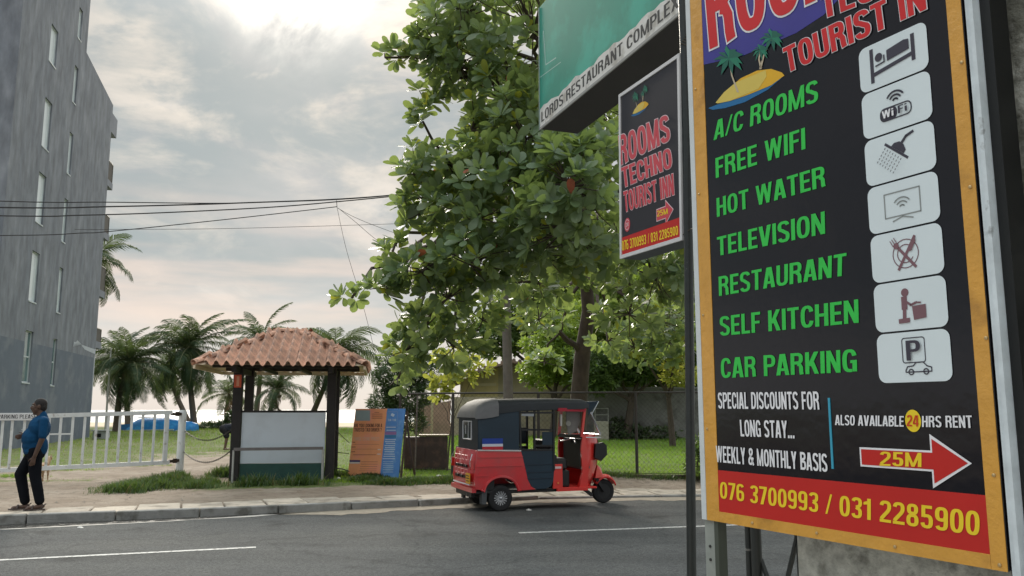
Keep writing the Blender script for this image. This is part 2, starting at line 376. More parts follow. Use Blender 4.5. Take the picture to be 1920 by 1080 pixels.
# ================================================================== SETTING
kp = [G(px, py, z) for px, py, z in ((0, 967, .13), (226, 959, .13), (440, 950.5, .13), (575, 944.5, .13), (853, 934.5, .10), (1000, 931.5, .05), (1151, 930, .035), (1314, 928, .035))]
d0 = (kp[2]-kp[0]).normalized(); d1 = (kp[-1]-kp[-3]).normalized()
kp = [kp[0]-d0*90, kp[0]-d0*30]+kp+[kp[-1]+d1*8, kp[-1]+d1*40+Vector((0, -3, 0))]
kx = np.array([p.x for p in kp]); ky = np.array([p.y for p in kp])
def kdist(x, y): return (y-np.interp(x, kx, ky))*.955
class Curve:                                                      # a plan line measured by its length
    def __init__(s, pts):
        s.p = [Vector((q[0], q[1], 0)) for q in pts]; s.l = [0.]
        for a, b in zip(s.p, s.p[1:]): s.l.append(s.l[-1]+(b-a).length)
    def at(s, t):
        i = 0
        while i < len(s.l)-2 and t > s.l[i+1]: i += 1
        a, b = s.p[i], s.p[i+1]; u = (t-s.l[i])/(s.l[i+1]-s.l[i]); return a.lerp(b, u)
    def dir(s, t): return (s.at(t+.6)-s.at(t-.6)).normalized()
kpx = np.array([-200, XatY(575, 12.9), XatY(853, 13.6), XatY(1000, 14.2), XatY(1100, 14.8), 200]); kpz = np.array([.13, .13, .10, .05, .035, .035])
def kz(x): return np.interp(x, kpx, kpz)
KC = Curve(kp); k0 = KC.l[2]                                      # length at the left frame edge

def nz(x, y, s, ph=0.):
    return (np.sin(x*s+ph)*np.cos(y*s*1.13+ph*1.7)+.5*np.sin(x*s*2.3+y*s*1.9+ph)+.25*np.sin(x*s*5.1-y*s*4.7+ph*2))/1.75
def sm(v, a, b):
    t = np.clip((v-a)/(b-a), 0, 1); return t*t*(3-2*t)
def regions(x, y):
    """amount of grass, sand and pale rubble on the ground at x, y"""
    x = np.asarray(x, float); y = np.asarray(y, float)
    n = nz(x, y, .9)*.5+nz(x, y, 2.7, 2.)*.5
    left = sm(y+n*1.3, 20.6, 23.5)
    track = np.exp(-(((x+8.6+.10*(y-22))/2.1)**2+((y-22.5)/6.0)**2)*(1+.5*n))
    track = np.maximum(track, .75*np.exp(-(((x+11)/7)**2+((y-20.3)/1.3)**2)))
    gl = left*(1-np.clip(track*1.25, 0, 1))*(.72+.3*n)
    strip = .55*np.exp(-((y-18.7-.05*x)/.55)**2)*(x < -9)
    gr = sm(x+n*.4, -4.7, -4.0)*sm(y, 18.0, 18.8)
    kerbw = sm(kdist(x, y)+n*.5, 2.7, 3.5)*sm(x, -6.6, -5.6)*.7
    g = np.clip(np.maximum(np.maximum(gl, strip), np.maximum(gr, kerbw)), 0, 1)
    bank = np.exp(-((y-17.9)/.6)**2)*(x > 1.0)
    g = g*(1-.8*bank)
    sand = sm(y+n*3, 66, 74)
    return g*(1-sand), sand, track
def gz(x, y):
    x = np.asarray(x, float); y = np.asarray(y, float)
    z = .10+.012*nz(x, y, 3.1)+.02*nz(x, y, .8, 1.)
    z = z+.10*np.exp(-((y-18.4)/.9)**2)*sm(x, .6, 1.6)            # low bank along the fence
    z = z+.10*sm(y, 30, 60)-.9*sm(y, 80, 165)
    t = kdist(x, y); return np.where(t < .55, -.3, np.minimum(z, .115+.05*np.maximum(t-1.1, 0))-(.13-kz(x))*(1-sm(t, 1.9, 3.2)))
def axis(*segs):
    out = []
    for a, b, st in segs: out += list(np.arange(a, b, st))
    return np.array(out)
gxs = axis((-900, -200, 100), (-200, -60, 20), (-60, -24, 2), (-24, -15, .5), (-15, 8, .13), (8, 20, .6), (20, 60, 3), (60, 200, 20), (200, 901, 100))
gys = axis((-10, 11, 3), (11, 24, .13), (24, 40, .4), (40, 80, 1.2), (80, 181, 5))
GX, GY = np.meshgrid(gxs, gys); gzv = gz(GX, GY)
nx, ny = len(gxs), len(gys)
idx = np.arange(nx*ny).reshape(ny, nx)
gf = np.stack([idx[:-1, :-1], idx[:-1, 1:], idx[1:, 1:], idx[1:, :-1]], -1).reshape(-1, 4)
# ground material: dirt, grass and sand blended by plan masks
mg = bpy.data.materials.new('earth_and_turf'); mg.use_nodes = True
def ground_mat(m):
    nt = m.node_tree; N = nt.nodes.new; L = nt.links.new; b = nt.nodes['Principled BSDF']
    at = N('ShaderNodeAttribute'); at.attribute_name = 'mask'; sp = N('ShaderNodeSeparateColor'); L(at.outputs['Color'], sp.inputs[0])
    geo = N('ShaderNodeNewGeometry')
    def noise(s, d=5, r=.6):
        n = N('ShaderNodeTexNoise'); L(geo.outputs['Position'], n.inputs['Vector']); n.inputs['Scale'].default_value = s; n.inputs['Detail'].default_value = d; n.inputs['Roughness'].default_value = r; return n.outputs['Fac']
    def mr(v, a, b_, c=0., d=1.):
        n = N('ShaderNodeMapRange'); L(v, n.inputs[0])
        for i, q in enumerate((a, b_, c, d)): n.inputs[i+1].default_value = q
        return n.outputs[0]
    def mix(f, a, c):
        n = N('ShaderNodeMix'); n.data_type = 'RGBA'; L(f, n.inputs[0])
        for i, v in ((6, a), (7, c)):
            if isinstance(v, tuple): n.inputs[i].default_value = (*v, 1)
            else: L(v, n.inputs[i])
        return n.outputs[2]
    def ad(a, c, op='ADD'):
        n = N('ShaderNodeMath'); n.operation = op; L(a, n.inputs[0])
        if isinstance(c, (int, float)): n.inputs[1].default_value = c
        else: L(c, n.inputs[1])
        return n.outputs[0]
    nb, nm, nf = noise(.8), noise(5.), noise(38., 6, .7)
    dirt = mix(mr(nb, .35, .65), (.235, .185, .14), (.33, .275, .22))
    dirt = mix(mr(nm, .5, .62, 0, .6), dirt, (.17, .13, .095))
    dirt = mix(mr(nf, .60, .7, 0, .7), dirt, (.45, .41, .35))
    dirt = mix(mr(nf, .40, .32, 0, .6), dirt, (.09, .075, .055))
    grass = mix(mr(nm, .35, .65), (.085, .12, .03), (.20, .22, .08))
    grass = mix(mr(nf, .35, .6), (.05, .08, .02), grass)
    sand = mix(mr(nb, .3, .7), (.52, .41, .28), (.62, .52, .39))
    f = mr(ad(sp.outputs[0], ad(ad(nm, -.5), .9, 'MULTIPLY')), .38, .62)
    c = mix(f, dirt, grass); c = mix(sp.outputs[1], c, sand)
    L(c, b.inputs['Base Color']); b.inputs['Roughness'].default_value = .95; b.inputs['Specular IOR Level'].default_value = .2
    bn = N('ShaderNodeBump'); bn.inputs['Strength'].default_value = .9; bn.inputs['Distance'].default_value = .03; L(ad(nf, nm), bn.inputs['Height']); L(bn.outputs[0], b.inputs['Normal'])
ground_mat(mg)
me = npmesh('ground', np.stack([GX, GY, gzv], -1).reshape(-1, 3), gf, mg, smooth=True)
ga, sa, tr = regions(GX, GY)
ca = me.color_attributes.new('mask', 'FLOAT_COLOR', 'POINT')
ca.data.foreach_set('color', np.stack([ga, sa, tr, np.ones_like(ga)], -1).astype(np.float32).ravel())
setting(link('ground', me))

# sea
sea_m = mat('sea_water', (.30, .34, .34), .28, var=.1, vs=.02, bump=.5, bs=.6, world=True)
setting(MB().add([(-3000, 140, -.55), (3000, 140, -.55), (3000, 4500, -.55), (-3000, 4500, -.55)], [(0, 1, 2, 3)]).build('sea', sea_m))
foam_m = mat('surf_foam', (.8, .8, .78), .8, var=.05)
mb = MB()
for k, yy in enumerate((143, 150, 162, 180)):
    x = -130.
    while x < 60:
        w = random.uniform(6, 24); h = random.uniform(.5, 1.6); y = yy+random.uniform(-2, 2)
        mb.add([(x, y, -.53+k*.006), (x+w/2, y-h*.6, -.53+k*.006), (x+w, y, -.53+k*.006), (x+w/2, y+h, -.53+k*.006)], [(0, 1, 2, 3)]); x += w+random.uniform(0, 9)
stuff(setting(mb.build('surf_line', foam_m))); bpy.data.objects['surf_line']['kind'] = 'stuff'

# road
def road_mat():
    m = mat('worn_asphalt', (.086, .089, .089), .88, var=.10, vs=.7, col2=(.108, .108, .103), c2s=.35, c2lo=.45, c2hi=.7, bump=.55, bs=160, world=True, spec=.08, rvar=.04)
    nt = m.node_tree; N = nt.nodes.new; L = nt.links.new; b = nt.nodes['Principled BSDF']; src = b.inputs['Base Color'].links[0].from_socket
    g = N('ShaderNodeNewGeometry'); n = N('ShaderNodeTexNoise'); L(g.outputs['Position'], n.inputs['Vector']); n.inputs['Scale'].default_value = 75; n.inputs['Detail'].default_value = 3; n.inputs['Roughness'].default_value = .8
    mr = N('ShaderNodeMapRange'); L(n.outputs['Fac'], mr.inputs[0]); mr.inputs[1].default_value = .3; mr.inputs[2].default_value = .7; mr.inputs[3].default_value = .50; mr.inputs[4].default_value = 1.55
    hs = N('ShaderNodeHueSaturation'); L(src, hs.inputs['Color']); L(mr.outputs[0], hs.inputs['Value'])
    # faint wheel tracks along the carriageway
    mp = N('ShaderNodeMapping'); L(g.outputs['Position'], mp.inputs[0]); mp.inputs['Rotation'].default_value = (0, 0, R(-18)); mp.inputs['Scale'].default_value = (.08, 1.3, 1)
    n2 = N('ShaderNodeTexNoise'); L(mp.outputs[0], n2.inputs['Vector']); n2.inputs['Scale'].default_value = 1.; n2.inputs['Detail'].default_value = 4
    m2 = N('ShaderNodeMapRange'); L(n2.outputs['Fac'], m2.inputs[0]); m2.inputs[1].default_value = .3; m2.inputs[2].default_value = .7; m2.inputs[3].default_value = .84; m2.inputs[4].default_value = 1.16
    h2 = N('ShaderNodeHueSaturation'); L(hs.outputs[0], h2.inputs['Color']); L(m2.outputs[0], h2.inputs['Value'])
    # coarse chippings, fine cracks and old oil stains
    n3 = N('ShaderNodeTexVoronoi'); L(g.outputs['Position'], n3.inputs['Vector']); n3.inputs['Scale'].default_value = 48
    m3 = N('ShaderNodeMapRange'); L(n3.outputs['Color'], m3.inputs[0]); m3.inputs[1].default_value = .0; m3.inputs[2].default_value = 1.; m3.inputs[3].default_value = .72; m3.inputs[4].default_value = 1.32
    h3 = N('ShaderNodeHueSaturation'); L(h2.outputs[0], h3.inputs['Color']); L(m3.outputs[0], h3.inputs['Value'])
    nd = N('ShaderNodeTexNoise'); L(g.outputs['Position'], nd.inputs['Vector']); nd.inputs['Scale'].default_value = 1.6; nd.inputs['Detail'].default_value = 6
    va = N('ShaderNodeVectorMath'); va.operation = 'MULTIPLY_ADD'; L(nd.outputs['Color'], va.inputs[0]); va.inputs[1].default_value = (.9, .9, 0); L(g.outputs['Position'], va.inputs[2])
    vc = N('ShaderNodeTexVoronoi'); vc.feature = 'DISTANCE_TO_EDGE'; L(va.outputs[0], vc.inputs['Vector']); vc.inputs['Scale'].default_value = .34
    mc = N('ShaderNodeMapRange'); L(vc.outputs['Distance'], mc.inputs[0]); mc.inputs[1].default_value = .0; mc.inputs[2].default_value = .012; mc.inputs[3].default_value = .80; mc.inputs[4].default_value = 1.
    h4 = N('ShaderNodeHueSaturation'); L(h3.outputs[0], h4.inputs['Color']); L(mc.outputs[0], h4.inputs['Value'])
    ns = N('ShaderNodeTexNoise'); L(g.outputs['Position'], ns.inputs['Vector']); ns.inputs['Scale'].default_value = 1.1; ns.inputs['Detail'].default_value = 5
    m5 = N('ShaderNodeMapRange'); L(ns.outputs['Fac'], m5.inputs[0]); m5.inputs[1].default_value = .60; m5.inputs[2].default_value = .72; m5.inputs[3].default_value = 1.; m5.inputs[4].default_value = .62
    h5 = N('ShaderNodeHueSaturation'); L(h4.outputs[0], h5.inputs['Color']); L(m5.outputs[0], h5.inputs['Value']); L(h5.outputs[0], b.inputs['Base Color'])
    return m
rm = road_mat()
near = [(x, y-9.6) for x, y in zip(kx, ky)]
v = [(x, y+.06, 0) for x, y in zip(kx, ky)]+[(x, y, 0) for x, y in near]; n = len(kx)
setting(MB().add(v, [(i, i+n, i+n+1, i+1) for i in range(n-1)]).build('road', rm))
setting(MB().add([(-900, -300, -.06), (900, -300, -.06), (900, 14, -.06), (-900, 14, -.06)], [(0, 1, 2, 3)]).build('near_ground', mat('packed_earth', (.32, .28, .23), .95, var=.25, vs=3, world=True)))
cm = mat('pavement_concrete', (.33, .31, .28), .9, var=.2, vs=5, col2=(.20, .185, .16), c2s=2.2, bump=.5, bs=60, world=True)
v = [(x, y-.0, .10) for x, y in near]+[(x, y-14, .10) for x, y in near]
setting(MB().add(v, [(i, i+n, i+n+1, i+1) for i in range(n-1)]).build('near_pavement', cm))
# sandy grit swept against the kerb
gm = mat('gutter_grit', (.30, .26, .205), .95, var=.25, vs=9, bump=.4, bs=90, world=True)
def strip_sheet(name, a, b, off0, off1, z, m, step=.12, amp=.1, seed=0., fr=3., o1f=None):
    A = []; B = []; t = a
    while t <= b:
        p = KC.at(t); d = KC.dir(t); nn = Vector((d.y, -d.x, 0)); e = min(1, (t-a)/1.2, (b-t)/1.2); off1 = o1f(t) if o1f else off1
        w = .5*nz(np.array(t), np.array(seed), fr)+.5*nz(np.array(t*2.7), np.array(seed+3), fr)
        A.append(tuple(p+nn*off0+Vector((0, 0, z)))); B.append(tuple(p+nn*(off0+max(.004, (off1-off0)*e+amp*float(w)*e))+Vector((0, 0, z)))); t += step
    k = len(A); return MB().add(A+B, [(i, i+1, i+1+k, i+k) for i in range(k-1)]).build(name, m)
setting(strip_sheet('gutter_grit', k0+3.4, k0+14.5, .0, .55, .004, gm, amp=.22))
setting(strip_sheet('gutter_silt', k0-1., k0+4.6, .04, .46, .004, mat('pale_silt', (.46, .44, .40), .9, var=.2, vs=9, world=True), amp=.05, seed=5., fr=2., o1f=lambda t: .14+.50*max(0, 1-(t-k0+1)/5.6)))
setting(strip_sheet('puddle', k0-2.5, k0+4.0, .01, .36, .008, mat('wet_gutter', (.045, .042, .038), .22, var=.3, vs=8, world=True, rvar=.15), amp=.07, seed=9., fr=2.4, o1f=lambda t: .08+.46*max(0, 1-(t-k0+1)/5.6)))
# painted centre line dashes
pm = mat('road_paint', (.50, .50, .48), .8, var=.2, vs=14, col2=(.16, .16, .155), c2s=22, c2lo=.50, c2hi=.62, world=True)
dl = setting(empty('centre_line')); cl_pts = [G(px, py, 0) for px, py in ((0, 1050.5), (480, 1026.5), (973, 999.5), (1284, 988.5), (1370, 985))]
dd = (cl_pts[1]-cl_pts[0]).normalized(); de = (cl_pts[4]-cl_pts[2]).normalized()
def dash(a, b, w=.095):
    d = (b-a).normalized(); s_ = Vector((-d.y, d.x, 0))*w/2; k = 14; A = []; B = []
    for i in range(k+1):
        p = a.lerp(b, i/k)+Vector((0, 0, .004)); j = random.uniform(.86, 1.05)
        A.append(p-s_*j); B.append(p+s_*random.uniform(.86, 1.05))
    MB().add(A+B, [(i, i+1, i+k+2, i+k+1) for i in range(k)]).build('dash', pm, dl)
dash(cl_pts[0]-dd*.6, cl_pts[1]); dash(cl_pts[2], cl_pts[4]+de*.4); dash(cl_pts[0]-dd*6.8, cl_pts[0]-dd*3.8); dash(cl_pts[4]+de*3.6, cl_pts[4]+de*6.8)

# kerb of single stones and slabs of the pavement
kerb = setting(empty('kerb')); pav = setting(empty('pavement'))
km = mat('kerb_stone', (.27, .265, .25), .9, var=.22, vs=7, col2=(.13, .125, .11), c2s=3.5, bump=.5, bs=50, world=True, tintobj=.12)
slm = mat('paving_slab', (.44, .385, .315), .93, var=.2, vs=4, col2=(.27, .235, .19), c2s=2.4, bump=.6, bs=45, world=True, tintobj=.13)
def laid(t, off, length, width, z0, z1, name, m, par, gap=.012, jit=.006):
    p = KC.at(t); d = KC.dir(t); nn = Vector((-d.y, d.x, 0))
    M = Matrix((d, nn, Vector((0, 0, 1)))).transposed().to_4x4(); M.translation = p+nn*off+Vector((0, 0, random.uniform(-jit, jit)*(1 if kz(p.x) > .1 else .4)-(.13-float(kz(p.x)))))
    M = M @ Matrix.Rotation(random.uniform(-.012, .012), 4, 'X') @ Matrix.Rotation(random.uniform(-.008, .008), 4, 'Z')
    mb = MB(); mb.box((-length/2+gap/2, 0, z0), (length/2-gap/2, width, z1), bev=.012); return mb.build(name, m, par, M=M)
t = k0-6.
while t < k0+24: laid(t, 0, 1.15, .14, -.1, .13, 'kerb_stone', km, kerb, gap=.02); t += 1.15
t = k0-5.
while t < k0+22:
    laid(t, .155, .64, .78, -.06, .122, 'paving_slab', slm, pav, gap=.034, jit=.006); t += .64
t = k0+9.2
while t < k0+22:
    laid(t, .95, .64, .72, -.06, .118, 'paving_slab', slm, pav, gap=.022, jit=.01); t += .64
# ================================================================== BUILDINGS AND WALLS
# --- grey apartment block on the left
Yc = 44.0; corner = Vector((XatY(171, Yc, 1.6), Yc, 0)); wax = Vector((math.sin(R(13.3)), -math.cos(R(13.3)), 0))
WP = Plane(corner, wax)                                           # a grows towards the viewer, z up
def wst(px, py): return WP.st(px, py)
wall_m = mat('grey_render', (.160, .175, .205), .92, var=.32, vs=1.6, col2=(.245, .26, .29), c2s=.9, c2lo=.40, c2hi=.74, bump=.3, bs=4, scl=(1.5, 1.5, .55))
lowpaint_m = mat('blue_grey_paint', (.125, .150, .190), .9, var=.10, vs=1.6, col2=(.165, .185, .215), c2s=.8)
patch_m = mat('pale_primer', (.46, .49, .53), .9, var=.1)
frame_m = mat('window_aluminium', (.55, .60, .62), .5, var=.05)
glass_m = mat('pale_window_glass', (.72, .78, .80), .15, var=.08, vs=1.5, spec=.6)
glass2_m = mat('green_window_glass', (.10, .17, .17), .10, var=.25, vs=1.2, spec=.8)
bld = thing('apartment_building', 'tall grey rendered apartment block with narrow vertical windows at the left edge', 'building')
wins = []
for q in (((98, 44), (110, 62), (103, 128), (92, 111)), ((86, 181), (99, 197), (91, 283), (77, 272)), ((74, 321), (88, 333), (79, 423), (66, 413)),
          ((61, 468), (75, 477), (68, 568), (53, 563)), ((48, 618), (63, 623), (56, 718), (40, 716)),
          ((151, 14), (155.5, 22), (150, 76), (146, 68.5)), ((141, 120), (147, 130), (141, 196), (136, 189)), ((131.5, 246), (138, 254), (131.5, 329), (125, 323)),
          ((121, 370), (128.5, 377), (121, 455), (116, 452)), ((111, 501), (119, 503), (114, 588), (105, 584)), ((99, 634), (109, 637), (103, 723), (93, 722))):
    st = [wst(*p) for p in q]
    a1 = (st[0][0]+st[3][0])/2; a0 = (st[1][0]+st[2][0])/2; z1 = (st[0][1]+st[1][1])/2; z0 = (st[2][1]+st[3][1])/2
    wins.append((a0, a1, z0, z1))
colL = wins[:5]; colR = wins[5:]
def avg(ws):
    m = sum(w[1]-w[0] for w in ws)/len(ws); out = []
    for w in ws: c = (w[0]+w[1])/2; out.append((c-m/2, c+m/2, w[2], w[3]))
    return out
wins = avg(colL)+avg(colR)
top_a, top_z = wst(161, 96); ch_a, ch_z = wst(214, 200)
zTop = wst(168, 0)[1]+3.5
astep = wst(163, 90)[0]
aL = 14.5
# wall in cells round the window openings
ae = sorted({0., aL, astep, *[w[0] for w in wins], *[w[1] for w in wins]}); ze = sorted({0., top_z, zTop, 4.3, *[w[2] for w in wins], *[w[3] for w in wins]})
ae = [a for a in ae if 0 <= a <= aL]
mb = MB(); zc = wst(205, 238)[1]
def MBq(a0, a1, z0, z1, y=0.): mb.add([(a0, y, z0), (a1, y, z0), (a1, y, z1), (a0, y, z1)], [(0, 1, 2, 3)])
def inwin(a, z): return any(w[0] < a < w[1] and w[2] < z < w[3] for w in wins)
roofz = lambda a: (ch_z+(top_z-ch_z)*min(1, max(0, a/astep)))
for i in range(len(ae)-1):
    for j in range(len(ze)-1):
        a = (ae[i]+ae[i+1])/2; z = (ze[j]+ze[j+1])/2
        if inwin(a, z): continue
        if a < astep:
            if ze[j] >= roofz(ae[i+1])-.01: continue
            zt0, zt1 = min(ze[j+1], roofz(ae[i])), min(ze[j+1], roofz(ae[i+1]))
            zt0 = max(zt0, ze[j]); mb.cur = 1 if ze[j+1] <= 4.31 else 0
            mb.add([(ae[i], 0, ze[j]), (ae[i+1], 0, ze[j]), (ae[i+1], 0, zt1), (ae[i], 0, zt0)], [(0, 1, 2, 3)]); continue
        mb.cur = 1 if ze[j+1] <= 4.31 else 0; MBq(ae[i], ae[i+1], ze[j], ze[j+1])
mb.cur = 0
for a0, a1, z0, z1 in wins:                                       # reveals
    for (p, q) in (((a0, z0), (a1, z0)), ((a1, z0), (a1, z1)), ((a1, z1), (a0, z1)), ((a0, z1), (a0, z0))):
        mb.add([(p[0], 0, p[1]), (q[0], 0, q[1]), (q[0], .22, q[1]), (p[0], .22, p[1])], [(0, 1, 2, 3)])
# body behind the face: far face, top and tower side
D = 14.
mb.add([(0, 0, 0), (0, D, 0), (0, D, ch_z), (0, 0, ch_z)], [(0, 1, 2, 3)])
mb.add([(0, 0, ch_z), (0, D, ch_z), (astep, D, top_z), (astep, 0, top_z)], [(0, 1, 2, 3)])
mb.add([(astep, 0, top_z), (astep, D, top_z), (astep, D, zTop), (astep, 0, zTop)], [(0, 1, 2, 3)])
mb.add([(astep, 0, zTop), (aL, 0, zTop), (aL, D, zTop), (astep, D, zTop)], [(0, 1, 2, 3)])
mb.add([(aL, 0, 0), (aL, D, 0), (aL, D, zTop), (aL, 0, zTop)], [(0, 1, 2, 3)])
mb.add([(0, D, 0), (aL, D, 0), (aL, D, zTop), (astep, D, zTop), (astep, D, top_z), (0, D, ch_z)], [tuple(range(6))])
# local frame: x=a, y into the block, z up
y_in = Vector((-math.cos(R(13.3)), -math.sin(R(13.3)), 0))
MW = Matrix((-wax, y_in, Vector((0, 0, 1)))).transposed().to_4x4(); MW.translation = corner
bld.matrix_world = MW
mb.build('wall', [wall_m, lowpaint_m], bld, fix=False)
mb = MB()
za = wst(137, 640)[1]; zb = wst(170, 662)[1]; aa = wst(137, 650)[0]
mb.sheet([(0, zb), (aa*.5, zb+.1), (aa*.85, zb+.45), (aa, za-.25), (aa*.97, za), (aa*.6, za-.05), (0, za-.1)], -.004)
mb.sheet([(0, 1.9), (.16, 2.2), (.18, zb-.2), (0, zb-.002)], -.004)
mb.build('plaster_patch', patch_m, bld, fix=False)
for i, (a0, a1, z0, z1) in enumerate(wins):
    low = i in (4, 10); f = MB(); w = .045
    for b in (((a0, z0), (a0+w, z1)), ((a1-w, z0), (a1, z1)), ((a0+w, z0), (a1-w, z0+w)), ((a0+w, z1-w), (a1-w, z1))): f.box((b[0][0], .07, b[0][1]), (b[1][0], .13, b[1][1]))
    if low: f.box((a0+w, .08, (z0+z1)/2-.03), (a1-w, .12, (z0+z1)/2+.03))
    fo = f.build('window', frame_m, bld)
    MB().box((a0, -.02, z0-.05), (a1, .069, z0-.002)).build('sill', frame_m, fo)
    MB().box((a0+w, .10, z0+w), (a1-w, .112, z1-w)).build('pane', glass2_m if low else glass_m, fo)
bal_m = mat('balcony_concrete', (.22, .235, .27), .9, var=.15, vs=1)
rail_m = mat('balcony_rail', (.22, .2, .18), .6, var=.05)
for (pyt, pyb) in ((300, 347), (400, 445), (498, 555), (615, 652)):
    z0 = P(180, pyb, Yc)[2]; z1 = P(180, pyt, Yc)[2]; s = MB().box((-1.15, .0, z0), (-.002, 6, z0+.36)).build('balcony', bal_m, bld)
    r = MB()
    for k in range(9): r.tube([(-1.1, .05+k*.22, z0+.36), (-1.1, .05+k*.22, z1)], .03, 5)
    for k in range(5): r.tube([(-1.1+k*.22, .05, z0+.36), (-1.1+k*.22, .05, z1)], .03, 5)
    r.tube([(-1.1, .05, z1), (-1.1, 6, z1)], .04, 5); r.tube([(-1.1, .05, z1), (0, .05, z1)], .04, 5)
    r.build('balcony_railing', rail_m, s)
MB().box((-1.2, .0, zc-.1), (-.002, 6, ch_z-.45)).build('roof_canopy', bal_m, bld)
mb = MB(); pa, pz = wst(203, 180); mb.tube([(pa, .1, pz+.05), (pa-2.6, .6, pz+.1)], .05, 5); mb.build('spout', rail_m, bld)
def flip(o):
    for c in o.children:
        if c.type == 'MESH' and not c.data.get('flipped'):
            c.data.transform(Matrix.Scale(-1, 4, (1, 0, 0))); c.data.flip_normals(); c.data['flipped'] = 1
        flip(c)
flip(bld)
# slim pole, meter box
pole = MB(); q = G(197, 812, .15); pole.lathe([(.07, 0), (.06, 3), (.045, 5.2), (.02, 5.25)], 8)
tag(pole.build('slim_pole', mat('pole_paint', (.5, .5, .48), .6), smooth=True), 'slim pale pole standing at the corner of the grey block', 'pole').location = q
q = G(189, 824, .12); mb = MB(); mb.box((-.34, -.2, 0), (.34, .25, .42), bev=.03); mb.box((-.40, -.26, .42), (.40, .31, .47), bev=.01)
t_ = thing('concrete_box', 'small pale concrete box at the foot of the grey block', 'concrete box', q); mb.build('body', mat('pale_concrete', (.42, .43, .42), .9, var=.15), t_)
MB().box((-.12, -.215, .12), (.1, -.2, .3)).build('opening', flat((25, 25, 28)), t_)

# --- yellow house behind the compound
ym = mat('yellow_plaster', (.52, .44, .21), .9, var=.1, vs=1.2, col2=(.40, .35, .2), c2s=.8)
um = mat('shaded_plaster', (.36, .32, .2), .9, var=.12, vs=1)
rt = mat('old_roof_tiles', (.23, .16, .12), .9, var=.3, vs=5, col2=(.12, .10, .08), c2s=1.5, bump=.6, bs=12)
Yh = 50.
hx0, hx1, hr = XatY(862, Yh), XatY(1150, Yh+4), XatY(958, Yh)
hz = lambda py, Y=Yh: H+(768-py)/F*Y*1.01
house = thing('house', 'yellow single-storey house with low tiled roof behind the chain-link fence', 'house', (hx0, Yh, .1))
W1, W2 = XatY(934, Yh)-hx0, hx1-hx0
e0 = hz(708)-.1; ap = hz(682)-.1; e1 = hz(700)-.1
MB().add([(0, 0, 0), (W1, 0, 0), (W1, 0, e0+.65), (0, 0, e0-.1)], [(0, 1, 2, 3)]).add([(0, 0, 0), (0, 7, 0), (0, 7, e0-.1), (0, 0, e0-.1)], [(0, 1, 2, 3)]).build('wall', ym, house)
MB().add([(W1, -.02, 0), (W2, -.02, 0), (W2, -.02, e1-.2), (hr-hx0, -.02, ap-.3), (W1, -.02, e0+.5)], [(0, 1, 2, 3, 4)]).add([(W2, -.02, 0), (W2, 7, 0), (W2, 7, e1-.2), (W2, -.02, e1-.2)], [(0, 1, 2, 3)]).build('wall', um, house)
hx = hr-hx0
for a, b in (((-1.0, e0-.35), (hx, ap)), ((hx, ap), (W2+.8, e1-.5))):
    rf = MB().rod((a[0], 3, a[1]), (b[0], 3, b[1]), 8.6, .12, up=(0, 0, 1)).build('roof', rt, house)
    ln = math.hypot(b[0]-a[0], b[1]-a[1]); n = int(ln/.35)
    for i in range(n):
        u = (i+.5)/n; p = (a[0]+(b[0]-a[0])*u, a[1]+(b[1]-a[1])*u+.1)
        MB().tube([(p[0], -1.2, p[1]), (p[0], 1.2, p[1])], .12, 6).build('tile_course', rt, rf)
wn = MB(); wn.box((W1*.45, -.05, e0-.55), (W1*.95, .04, e0-.38)); wn.build('sunshade', flat((190, 180, 140)), house)
# lean-to with pale sheet roof at the left of the house
ps = mat('corrugated_sheet', (.5, .5, .47), .5, var=.1, vs=2)
t_ = thing('lean_to', 'open lean-to with pale sheet roof and cream post left of the house', 'shelter', (XatY(778, 52), 52, .1))
w = XatY(822, 52)-XatY(778, 52)
MB().rod((-.2, 0, hz(728, 52)-.1), (w+.6, 0, hz(714, 52)-.1), 3.2, .35).build('sheet_roof', ps, t_)
MB().box((w-.35, -1.5, 0), (w, -1.2, hz(718, 52)-.1)).build('post', mat('cream_post', (.62, .55, .36), .8), t_)
MB().box((.2, 1.3, 0), (.4, 1.5, hz(724, 52)-.1)).build('post', flat((70, 62, 55)), t_)
MB().add([(0, 1.6, 0), (w, 1.6, 0), (w, 1.6, 2.2), (0, 1.6, 2.2)], [(0, 1, 2, 3)]).build('back_sheet', flat((58, 62, 60)), t_)
# pink boundary wall panels
pk = mat('pink_render', (.50, .33, .25), .9, var=.12, vs=2, col2=(.40, .29, .21), c2s=1.2)
t_ = thing('boundary_wall', 'low pinkish wall of leaning panels beside the lean-to', 'wall', (XatY(776, 49), 49, .1)); x0 = XatY(776, 49)
for pa, pb, ta, tb in ((776, 784, 766, 765), (785, 792, 766, 765), (794, 807, 762, 759), (812, 844, 757, 752)):
    a, b = XatY(pa, 49)-x0, XatY(pb, 49)-x0
    MB().prism([(a, -.2), (b, -.2), (b, hz(tb, 49)-.1), (a, hz(ta, 49)-.1)], -.06, .08).build('panel', pk, t_)
# tan wall right of the panels, continuing behind the vehicle
tw = mat('tan_render', (.40, .34, .24), .92, var=.15, vs=1.5, col2=(.28, .25, .19), c2s=.9)
Yt = 46.
x0, x1 = XatY(848, Yt), XatY(1098, Yt)
t_ = tag(MB().box((0, 0, -.2), (x1-x0, .2, hz(745, Yt)-.1)).build('garden_wall', tw), 'tan rendered garden wall running behind the three-wheeler', 'wall'); t_.location = (x0, Yt, .1)
